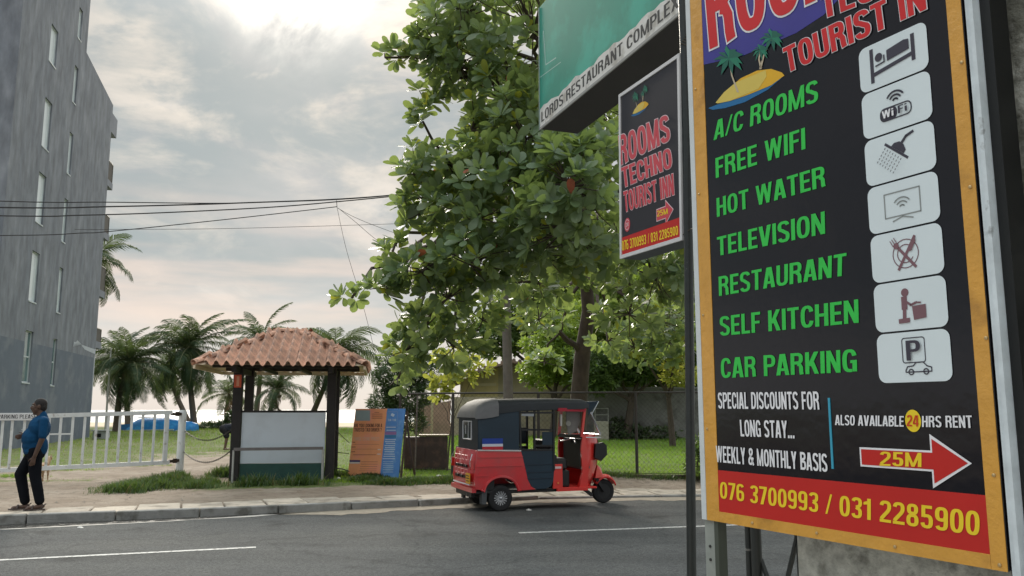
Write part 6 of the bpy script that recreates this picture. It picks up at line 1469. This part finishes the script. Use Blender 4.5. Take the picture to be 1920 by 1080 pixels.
# --- broad-leaved trees
def leafset(n_seg=3):
    w = [0, .26, .46, .50, .30, 0]; x = [0, .22, .5, .74, .93, 1.0]; V = []; Fs = []
    for i in range(len(x)): V.append((x[i], 0, -.10*x[i]**2)); V.append((x[i], w[i]*.5, .05*w[i]-.10*x[i]**2)); V.append((x[i], -w[i]*.5, .05*w[i]-.10*x[i]**2))
    for i in range(len(x)-1): a = i*3; b = a+3; Fs += [(a, b, b+1, a+1), (a, a+2, b+2, b)]
    return np.array(V), np.array(Fs)
LV, LF = leafset()
LVs = np.array([(0, 0, 0), (.45, .24, .03), (1, 0, -.08), (.45, -.24, .03)]); LFs = np.array([(0, 1, 2, 3)])
def leafmat(name, c, c2, tcol, tr=.35, rough=.42): return mat(name, c, rough, var=.3, vs=.9, col2=c2, c2s=.7, c2lo=.42, c2hi=.62, trans=tr, tcol=tcol, world=True, coat=.05)
almond_m = leafmat('almond_leaf', (.12, .185, .10), (.21, .285, .185), (.34, .44, .10), .42, rough=.34); redleaf = mat('turning_leaf', (.40, .10, .05), .5, var=.2, trans=.3, tcol=(.5, .16, .06)); yel_m = mat('yellow_green_leaf', (.22, .26, .03), .45, var=.25, trans=.45, tcol=(.45, .46, .05))
bark = mat('tree_bark', (.085, .065, .052), .95, var=.35, vs=7, bump=.8, bs=16, scl=(1, 1, .4))
def rosettes(cent, rad, n, r):                                    # points filling a lumpy ellipsoid, denser outside
    u = r.normal(size=(n, 3)); u /= np.linalg.norm(u, axis=1, keepdims=True); q = r.uniform(.35, 1, n)**(1/2.2)
    lump = 1+.22*np.sin(u[:, 0]*7+cent[0])*np.cos(u[:, 2]*6+cent[1])
    return np.array(cent)+u*q[:, None]*lump[:, None]*np.array(rad), u
def build_leaves(pts, out, lps, size, r, Lv=LV, Lf=LF, droop=.25, outw=.7):
    """lps leaves round each twig tip"""
    n = len(pts); T = np.repeat(pts, lps, 0); ax = out*outw+np.array([0, 0, .8])+r.normal(size=out.shape)*.35; ax /= np.linalg.norm(ax, axis=1, keepdims=True); ax = np.repeat(ax, lps, 0)
    th = np.tile(np.arange(lps)*2.39996, n)+r.uniform(-.3, .3, n*lps); a = np.cross(ax, [0, 0, 1.0001]+r.normal(size=ax.shape)*.05); a /= np.linalg.norm(a, axis=1, keepdims=True); b = np.cross(ax, a)
    sp = np.tile(np.linspace(.45, 1.35, lps), n)+r.uniform(-.15, .15, n*lps)
    d = ax*np.cos(sp)[:, None]+(a*np.cos(th)[:, None]+b*np.sin(th)[:, None])*np.sin(sp)[:, None]; d[:, 2] -= droop*r.uniform(0, 1, n*lps)
    d /= np.linalg.norm(d, axis=1, keepdims=True)
    # leaf upper side towards the twig axis
    y = np.cross(ax, d); y /= np.linalg.norm(y, axis=1, keepdims=True)+1e-9; z = np.cross(d, y)
    tilt = r.uniform(-.5, .5, n*lps); c, s_ = np.cos(tilt)[:, None], np.sin(tilt)[:, None]; y2 = y*c+z*s_; z2 = z*c-y*s_
    Rm = np.stack([d, y2, z2], 2); sc = size*r.uniform(.55, 1.22, n*lps)
    return T+d*.03, Rm, sc, Lv, Lf
def branch(mb, a, b, r0, r1, rd, wob=.12, k=6):
    a = Vector(a); b = Vector(b); L_ = (b-a).length; pts = []; 
    for i in range(k+1):
        p = a.lerp(b, i/k)
        if 0 < i < k: p += Vector((rd.uniform(-1, 1), rd.uniform(-1, 1), rd.uniform(-.5, 1)))*wob*L_*.4
        pts.append(p)
    mb.tube(pts, [r0+(r1-r0)*i/k for i in range(k+1)], 7); return pts
# tropical almond overhanging the kerb. blobs: column, row, distance, half sizes (m), tips
TB = [(1000, 60, 13.5, 1.9, 1.8, 1.1, 230), (880, 30, 14, 1.0, 1.2, .75, 95), (820, 80, 14, .45, .8, .45, 30), (745, 103, 14, .28, .35, .10, 9), (722, 108, 14, .08, .2, .06, 3), (790, 106, 14, .3, .4, .16, 12), (860, 125, 13.8, .6, .8, .3, 34), (800, 190, 13.8, .24, .5, .40, 20), (793, 228, 13.8, .10, .2, .14, 4), (845, 150, 13.8, .35, .5, .2, 14),
      (940, 190, 13.5, .62, 1.1, .6, 75), (885, 243, 13.5, .28, .5, .16, 12), (985, 260, 13, .8, 1.2, .6, 90),
      (840, 305, 13, .68, .9, .32, 52), (785, 325, 13, .30, .5, .25, 18), (930, 330, 12.8, .9, 1.2, .5, 95), (790, 400, 13, .38, .6, .28, 24), (760, 375, 13, .12, .3, .1, 4), (900, 410, 13, 1.0, 1.2, .5, 85),
      (1070, 350, 11.2, .62, .8, .72, 95), (1060, 430, 12, .9, 1.0, .5, 70), (1120, 290, 12, .55, .8, .42, 42), (1110, 470, 14, 1.0, 1.2, .4, 65), (1010, 470, 13.2, 1.0, 1.2, .4, 75),
      (880, 495, 13, .95, 1.1, .36, 85), (790, 510, 13, .55, .9, .30, 44), (715, 540, 13, .32, .6, .14, 18), (660, 558, 13, .24, .3, .08, 7), (735, 475, 13, .22, .4, .2, 9), (840, 560, 13.5, .5, .9, .25, 34),
      (800, 610, 14, .55, 1.0, .34, 46), (765, 655, 14.5, .42, .8, .36, 34), (850, 650, 14.5, .65, 1.0, .34, 46), (745, 710, 15.5, .3, .6, .2, 14), (905, 600, 15, .4, .8, .3, 22),
      (1010, 530, 16, 1.1, 1.4, .35, 60), (1110, 500, 16, 1.1, 1.4, .22, 30), (1230, 520, 15.5, 1.0, 1.4, .35, 60), (1180, 590, 17, .9, 1.2, .32, 36), (1010, 600, 18, .7, 1.0, .3, 22), (1140, 640, 18, .45, .8, .3, 12), (1190, 650, 21, .9, 1.2, .45, 45), (1255, 640, 20, .8, 1.2, .5, 50), (1020, 680, 22, .4, .8, .25, 12), (1230, 600, 19, 1.0, 1.2, .4, 50),
      (1090, 180, 14.5, 1.5, 1.6, 1.2, 130), (1250, 420, 15, 1.4, 1.6, .9, 90), (1000, -90, 14.5, 2.4, 2.2, 1.2, 150), (1250, 250, 16, 2, 2, 1.4, 110), (1310, 510, 15, 1.2, 1.6, .5, 40)]
tbase = Vector((XatY(1083, 21.5), 21.5, .1)); tree = thing('almond_tree', 'huge broad-leaved almond tree spreading over the three-wheeler and the road edge', 'tree', tbase)
fork1 = P(1092, 665, 21.0)-tbase; fork2 = P(1097, 500, 20)-tbase; rd = random.Random(5)
mb = MB(); mb.tube([(-.12, 0, -.2), (-.05, 0, .5), fork1*.55+Vector((-.05, 0, 0)), fork1, fork1.lerp(fork2, .5)+Vector((.12, 0, 0)), fork2, fork2+Vector((0, -.6, 2.0))], [.31, .25, .22, .20, .165, .15, .11], 14); mb.build('trunk', bark, tree, smooth=True)
top = fork2+Vector((0, -.6, 2.0)); ctrs = []; r_ = np.random.default_rng(11)
PT = []; OT = []
for px, py, Y, rx_, ry_, rz_, n in TB:
    c = P(px, py, Y); ctrs.append(c-tbase); p, u = rosettes(c, (rx_*(.9 if px < 900 else 1), ry_, rz_*(.88 if px < 900 else 1)), int(n*(.78 if px < 900 else 1.0)), r_); PT.append(p); OT.append(u)
PT = np.concatenate(PT)-np.array(tbase); OT = np.concatenate(OT)
lmb = MB()
hubs = [fork1, fork2, top, fork2+Vector((-2.6, -3.2, .8)), fork2+Vector((-1.2, -4.2, 3.2)), fork2+Vector((.6, -3.5, .6)), fork2+Vector((-.5, -2.0, 1.2))]
for a, b, r0, r1 in ((fork1, P(1035, 610, 20)-tbase, .09, .05), (fork2, hubs[3], .10, .06), (top, hubs[4], .13, .07), (fork2, hubs[5], .12, .07)): branch(lmb, a, b, r0, r1, rd, .07, 7)
big_br = lmb.build('limb', bark, tree, smooth=True)
tmb = MB()
for c in ctrs:
    hcand = hubs[2:] if c.z > fork2.z-.3 else [hubs[1]]+hubs[3:]
    h_ = min(hcand, key=lambda q: (q-c).length); pts = branch(tmb, h_, c, .055, .02, rd, .10)
for i in rd.sample(range(len(PT)), 800):
    p = Vector(PT[i]); c = min(ctrs, key=lambda q: (q-p).length); branch(tmb, c.lerp(p, -.0), p, .014, .006, rd, .12, 3)
stuff(tmb.build('twigs', bark, tree, fix=False))
keep = r_.uniform(size=len(PT)) < .86; PT = PT[keep]; OT = OT[keep]
T, Rm, sc, _, _ = build_leaves(PT, OT, 9, .235, r_)
camv = np.array([0, 0, H])-np.array(tbase); dist = np.linalg.norm(T-camv, axis=1)
wld = T+np.array(tbase); pxx = 960+F*wld[:, 0]/wld[:, 1]; inview = (pxx > 640) & (pxx < 1130) & (wld[:, 2] < 8.0)
order = np.argsort(np.where(inview, dist, 1e6))[:300]; single = np.zeros(len(T), bool); single[order] = True
V, Fa = inst(LV, LF, T[~single], Rm[~single], sc[~single]); mi = np.repeat((r_.uniform(size=(~single).sum()) < .0012).astype(int)+2*(r_.uniform(size=(~single).sum()) < .03).astype(int).clip(0, 1), len(LF)); mi = np.minimum(mi, 2)
stuff(link('crown', npmesh('crown', V, Fa, [almond_m, redleaf, yel_m], mi), tree))
lm = npmesh('leaf', LV, LF, almond_m, smooth=True); lmr = npmesh('leaf', LV, LF, redleaf, smooth=True)
for k, i in enumerate(order):
    M = Matrix([list(Rm[i][j]*sc[i])+[T[i][j]] for j in range(3)]+[[0, 0, 0, 1]]); link('leaf', lmr if k == 77 else lm, tree, False, M)
# low yellow-green sprays at the foot of the crown
# generic bushy tree: small leaves spread through lobes
def bushy(name, label, cat, base, blobs, size, lm_, seed, trunk=.16, lps=6, group=None, Lv=LVs, Lf=LFs, tips=None):
    r = np.random.default_rng(seed); rd = random.Random(seed); base = Vector(base); t_ = thing(name, label, cat, base, group=group); P_ = []; O_ = []; tb = MB()
    cs = []
    for px, py, Y, a, b, c_, n in blobs:
        c = P(px, py, Y); cs.append(c-base); p, u = rosettes(c, (a, b, c_), n, r); P_.append(p); O_.append(u)
    P_ = np.concatenate(P_)-np.array(base); O_ = np.concatenate(O_)
    if trunk:
        m_ = sum(cs, Vector())/len(cs); fk = Vector((m_.x*.4, m_.y*.4, max(.4, m_.z*.45))); tb.tube([(0, 0, -.2), fk*.5, fk], [trunk*1.2, trunk, trunk*.8], 8)
        for c in cs: branch(tb, fk, c, trunk*.55, trunk*.15, rd, .1)
        tb.build('trunk', bark, t_, smooth=True)
    T, Rm, sc, _, _ = build_leaves(P_, O_, lps, size, r, droop=.35)
    V, Fa = inst(Lv, Lf, T, Rm, sc); stuff(link('crown', npmesh('crown', V, Fa, lm_), t_)); return t_
dkg = leafmat('dark_green_leaf', (.035, .065, .025), (.07, .11, .035), (.10, .16, .03), .3); brt = leafmat('bright_green_leaf', (.10, .17, .03), (.19, .27, .05), (.34, .46, .06), .5); mid_ = leafmat('mid_green_leaf', (.06, .11, .03), (.11, .17, .05), (.2, .3, .05), .4); olive = leafmat('yellow_sunlit_leaf', (.17, .21, .03), (.26, .28, .05), (.48, .50, .08), .5)
bushy('garden_tree', 'bright sunlit tree beyond the lawn seen left of the big trunk', 'tree', (XatY(1035, 42), 42, .2), [(1040, 660, 42, 1.6, 1.5, 1.3, 800), (1010, 700, 42, 1.0, 1.2, .8, 220), (1070, 610, 43, 1.8, 1.6, 1.3, 700), (1090, 700, 42, 1.2, 1, .7, 200)], .24, brt, 21)
bushy('garden_tree', 'wide sunlit tree behind the grey wall under the light-box sign', 'tree', (XatY(1200, 46), 46, .2), [(1190, 560, 44, 3.0, 2.2, 1.6, 1300), (1250, 600, 45, 2.4, 2.2, 1.9, 1100), (1120, 700, 44, 1.8, 1.5, .9, 600), (1150, 640, 45, 2.0, 2.0, 1.4, 900), (1270, 520, 46, 2.2, 2.0, 1.4, 700), (1130, 540, 46, 2.0, 2, 1.4, 700), (1320, 640, 46, 2.4, 2, 2.2, 700), (1180, 700, 45, 3.0, 1.5, .8, 900), (1060, 690, 46, 1.6, 1.5, 1.0, 500), (1280, 700, 45, 1.6, 1.5, .9, 500)], .32, brt, 22, .25)
bushy('garden_tree', 'mid-green dense tree with low crown against the top of the grey wall', 'tree', (XatY(1175, 40.5), 40.5, .2), [(1150, 680, 40, 1.7, 1.3, .9, 700), (1210, 680, 40, 1.7, 1.3, .9, 700), (1265, 660, 40, 1.4, 1.3, 1.1, 550), (1120, 715, 40, 1.1, 1.2, .55, 260), (1240, 600, 41, 1.8, 1.3, .9, 500)], .26, mid_, 23, .2)
bushy('garden_tree', 'yellow-green sunlit tree beside the black pole', 'tree', (XatY(1262, 34), 34, .2), [(1262, 560, 33, 1.0, 1.0, .8, 260), (1240, 640, 33, 1.2, 1.0, .8, 260), (1190, 650, 33, 1.0, .8, .4, 120), (1275, 700, 33, .8, .8, .5, 100)], .24, olive, 24, .12)
bushy('garden_tree', 'mid-green tree far behind the house, filling between pole and trunk', 'tree', (XatY(1000, 58), 58, .3), [(1000, 590, 58, 3.6, 2.5, 2.2, 1300), (930, 640, 58, 2.8, 2.2, 1.2, 700), (1080, 560, 58, 3.5, 2.5, 2.4, 1200), (1150, 540, 58, 3.5, 2.5, 2.4, 900)], .38, mid_, 25, .3)
bushy('shrub', 'tall dark bamboo-like shrub between the kiosk and the pale lean-to', 'shrub', (XatY(740, 46), 46, .15), [(735, 700, 46, 1.0, 1.0, 1.1, 420), (720, 760, 46, .8, 1.0, .9, 320), (760, 740, 46, 1.2, 1.0, 1.3, 520), (790, 690, 46, 1.0, 1.0, .9, 300), (765, 790, 46, 1.0, .8, .6, 200)], .30, dkg, 26, .1, Lv=LVs*np.array([1, .45, 1]))
bushy('shrub', 'yellow-green drooping spray of leaves in front of the yellow house', 'shrub', (XatY(838, 21), 21, .2), [(840, 712, 21, .35, .4, .22, 12), (870, 708, 21, .3, .4, .18, 9), (822, 735, 21, .14, .3, .28, 8), (900, 688, 21, .35, .4, .22, 10), (855, 675, 21, .5, .5, .3, 22)], .20, olive, 27, .02, lps=8, Lv=LV, Lf=LF)
bushy('hedge', 'low clipped green hedge on the beach side left of the kiosk', 'hedge', (XatY(412, 60), 60, .15), [(400, 802, 60, 1.3, .6, .42, 260), (425, 800, 60, .9, .6, .5, 200), (433, 783, 60, .35, .5, .5, 90)], .2, dkg, 28, 0)
tag(MB().box((0, 0, 0), (4.2, .2, .22)).build('low_white_wall', flat((215, 213, 205))), 'low white wall line behind the hedge near the sand', 'wall').location = (XatY(378, 68), 68, .3)
bushy('shrub', 'leafy shrub growing against the fence beside the black sign pole', 'shrub', (XatY(1308, 18.2), 18.2, .1), [(1308, 870, 18.2, .22, .25, .35, 60), (1312, 840, 18.3, .18, .2, .25, 30)], .13, mid_, 29, .02)
bushy('shrub', 'dark low shrubs at the foot of the stained grey wall', 'shrub', (XatY(1220, 40.5), 40.5, .1), [(1180, 812, 40.6, .9, .5, .45, 130), (1230, 815, 40.6, 1.2, .5, .4, 150), (1158, 805, 40.6, .6, .5, .6, 90)], .2, dkg, 30, 0)
# --- grasses
grass_m = leafmat('lawn_blade', (.085, .20, .018), (.15, .28, .03), (.28, .44, .03), .45, .6); weed_m = leafmat('weed_leaf', (.032, .068, .020), (.065, .115, .03), (.14, .22, .04), .35, .5); dryg = mat('dry_blade', (.26, .23, .10), .8, var=.25, trans=.3)
BV = np.array([(0, -.045, 0), (0, .045, 0), (.10, 0, .55), (.38, 0, 1.0)]); BV = np.array([(0, -.06, 0), (0, .06, 0), (.12, .04, .55), (.12, -.04, .55), (.40, 0, 1.0)]); BF = np.array([(0, 1, 2), (0, 2, 3), (3, 2, 4)])
def blades(name, xs, ys, hgt, ms, r, per=4, spread=.05, mi2=.1, kw=1.):
    n = len(xs); xs = np.repeat(xs, per)+r.normal(size=n*per)*spread; ys = np.repeat(ys, per)+r.normal(size=n*per)*spread; z = gz(xs, ys)-.01
    az = r.uniform(0, 2*PI, n*per); ln = r.uniform(.0, .6, n*per); c, s_ = np.cos(az), np.sin(az); Rm = np.zeros((n*per, 3, 3))
    Rm[:, 0, 0] = c; Rm[:, 1, 0] = s_; Rm[:, 0, 1] = -s_*kw; Rm[:, 1, 1] = c*kw; Rm[:, 0, 2] = c*ln; Rm[:, 1, 2] = s_*ln; Rm[:, 2, 2] = 1
    h = np.repeat(hgt, per)*r.uniform(.55, 1.2, n*per) if np.ndim(hgt) else hgt*r.uniform(.55, 1.25, n*per)
    V, Fa = inst(BV, BF, np.stack([xs, ys, z], 1), Rm, h); mi = np.repeat((r.uniform(size=n*per) < mi2).astype(int), 3); return link(name, npmesh(name, V, Fa, ms, mi))
r_ = np.random.default_rng(3)
def scatter(n, x0, x1, y0, y1, pow_=1.): 
    x = r_.uniform(x0, x1, n); y = y0+(y1-y0)*r_.uniform(size=n)**pow_; g_, s_, _ = regions(x, y); k = (r_.uniform(size=n) < g_*1.05-.12); k &= (kdist(x, y) > 1.0); return x[k], y[k]
x, y = scatter(26000, -4.6, 14, 17.6, 45, 1.7); tag(stuff(blades('lawn_grass', x, y, .075+.0035*(y-18), [grass_m, dryg], r_, 5, .07, .03)), 'short bright lawn grass behind the chain-link fence', 'grass')
x, y = scatter(22000, -26, -4.6, 18, 62, 1.5); tag(stuff(blades('rough_grass', x, y, .05+.003*(y-18), [grass_m, dryg], r_, 4, .09, .30)), 'thin patchy grass around the beach track behind the gate', 'grass')
def patch(blobs, n, h0, name, label, m, per=6, cat='weeds', sp=.05, dry=.06, kw=1.):
    X = []; Y = []; Hh = []
    for px, py, rx_, ry_, k in blobs:
        c = G(px, py, .12); m_ = int(n*k); a = r_.normal(size=m_)*rx_*.5; b = r_.normal(size=m_)*ry_*.5; X.append(c.x+a); Y.append(c.y+b); Hh.append(h0*k**.0*np.exp(-(a/rx_)**2-(b/ry_)**2)+.03)
    X = np.concatenate(X); Y = np.concatenate(Y); Hh = np.concatenate(Hh); k = kdist(X, Y) > .98; return tag(stuff(blades(name, X[k], Y[k], Hh[k], m, r_, per, sp, dry, kw)), label, cat)
patch([(240, 918, .55, .5, .7), (275, 912, .8, .6, 1.2), (310, 905, .5, .5, .8), (330, 898, .35, .4, .4)], 300, .19, 'grass_tuft', 'bushy patch of long grass on the dirt in front of the gate post', [weed_m, dryg], cat='grass')
patch([(372, 912, .5, .4, .7), (390, 905, .35, .3, .4), (350, 905, .2, .2, .2)], 300, .14, 'grass_tuft', 'small grass tuft on the dirt between gate post and kiosk', [weed_m, dryg], cat='grass')
patch([(450, 893, .7, .35, 1.), (500, 893, .7, .35, 1.), (550, 893, .6, .35, 1.), (600, 891, .5, .35, .8), (480, 908, .7, .4, .4), (560, 908, .8, .3, .3), (420, 892, .4, .3, .5)], 170, .24, 'undergrowth', 'dark weeds growing along the front of the kiosk', [weed_m, dryg])
patch([(650, 890, .5, .35, .8), (690, 900, .6, .35, 1.), (735, 906, .5, .35, 1.1), (780, 903, .6, .4, 1.2), (830, 902, .5, .4, 1.1), (860, 900, .3, .3, .6), (700, 893, .5, .3, .8)], 330, .11, 'undergrowth', 'low leafy weeds under the advert board and cabinet', [weed_m, dryg], kw=2.2)
patch([(1180, 897, .5, .2, .5), (1240, 898, .5, .2, .5), (1290, 897, .4, .2, .5), (1140, 896, .4, .2, .4)], 160, .10, 'undergrowth', 'scattered weeds on the soil bank below the fence', [weed_m, dryg])
patch([(20, 892, 1., .4, .5), (120, 880, 1.2, .5, .6), (260, 872, 1., .4, .4)], 240, .07, 'grass_tuft', 'thin grass strip under the white gate', [grass_m, dryg], cat='grass')
# sprigs at the kerb joints
xs = []; ys = []
for px, py in ((478, 952), (590, 946), (700, 941), (745, 940), (415, 953), (640, 944), (860, 935)):
    g = G(px, py, .05); xs += [g.x]*9; ys += [g.y-.02]*9
_gz = gz; gz_keep = gz
def gz(x, y): return np.full(np.shape(x), .012)
tag(stuff(blades('kerb_weeds', np.array(xs), np.array(ys), .06, [weed_m, dryg], r_, 4, .06, .2)), 'tiny weeds sprouting at the foot of the kerb stones', 'weeds')
gz = gz_keep
# litter, stones and fallen leaves: each a small thing of its own
lit = flat((225, 222, 215), .6)
def scrap(px, py, z, s, m, label, name='paper_scrap', cat='litter', seed=0, grp=None, flatn=.35):
    rd = random.Random(seed); g = G(px, py, z); n = 7; vs = [(s*rd.uniform(.6, 1)*math.cos(2*PI*i/n), s*.6*rd.uniform(.6, 1)*math.sin(2*PI*i/n), s*rd.uniform(0, flatn)) for i in range(n)]
    vs += [(0, 0, s*(flatn+.15))]+[(v[0]*.9, v[1]*.9, -.002) for v in vs[:n]]; f = [(i, (i+1) % n, n) for i in range(n)]+[(i, (i+1) % n, n+1+(i+1) % n, n+1+i) for i in range(n)]
    o = tag(MB().add(vs, f).build(name, m), label, cat, grp); o.location = g; return o
scrap(991, 957, 0, .055, lit, 'crumpled white scrap on the asphalt under the three-wheeler'); scrap(150, 990, 0, .05, lit, 'pale paper scrap lying on the road below the puddle', seed=2)
scrap(622, 884, .13, .08, lit, 'white litter lying at the right foot of the kiosk', seed=3); scrap(635, 897, .13, .06, lit, 'small pale litter in the weeds by the orange board', seed=4)
scrap(822, 893, .2, .07, lit, 'pale litter among weeds below the brown cabinet', seed=5); scrap(160, 822, .12, .22, lit, 'white plastic sheet scrap on the grass by the concrete box', seed=6)
stn = mat('loose_stone', (.28, .25, .21), .95, var=.3, vs=20); dl_ = mat('fallen_leaf', (.22, .12, .06), .8, var=.2)
rd = random.Random(77); ms_ = MB(); ml_ = MB(); k = 0
while k < 260:
    px, py = rd.uniform(0, 1290), rd.uniform(893, 946); g = G(px, py, .12); kd_ = float(kdist(g.x, g.y))
    if kd_ < (.2 if rd.random() < .15 else 1.0): continue
    z = .125-(.13-float(kz(g.x))) if kd_ < .95 else float(gz(g.x, g.y)); s_ = rd.uniform(.008, .03); lf_ = rd.random() < .3; n = 6; fl_ = .1 if lf_ else .6; s_ *= 1.5 if lf_ else 1
    vs = [(g.x+s_*rd.uniform(.6, 1)*math.cos(2*PI*i/n), g.y+s_*.7*rd.uniform(.6, 1)*math.sin(2*PI*i/n), z+s_*rd.uniform(0, fl_*.6)) for i in range(n)]+[(g.x, g.y, z+s_*fl_)]
    (ml_ if lf_ else ms_).add(vs, [(i, (i+1) % n, n) for i in range(n)]); k += 1
tag(stuff(ms_.build('gravel', stn, fix=False)), 'small loose stones scattered on the dirt strip behind the kerb', 'gravel'); tag(stuff(ml_.build('leaf_litter', dl_, fix=False)), 'dry brown fallen leaves scattered along the pavement edge', 'leaf litter')
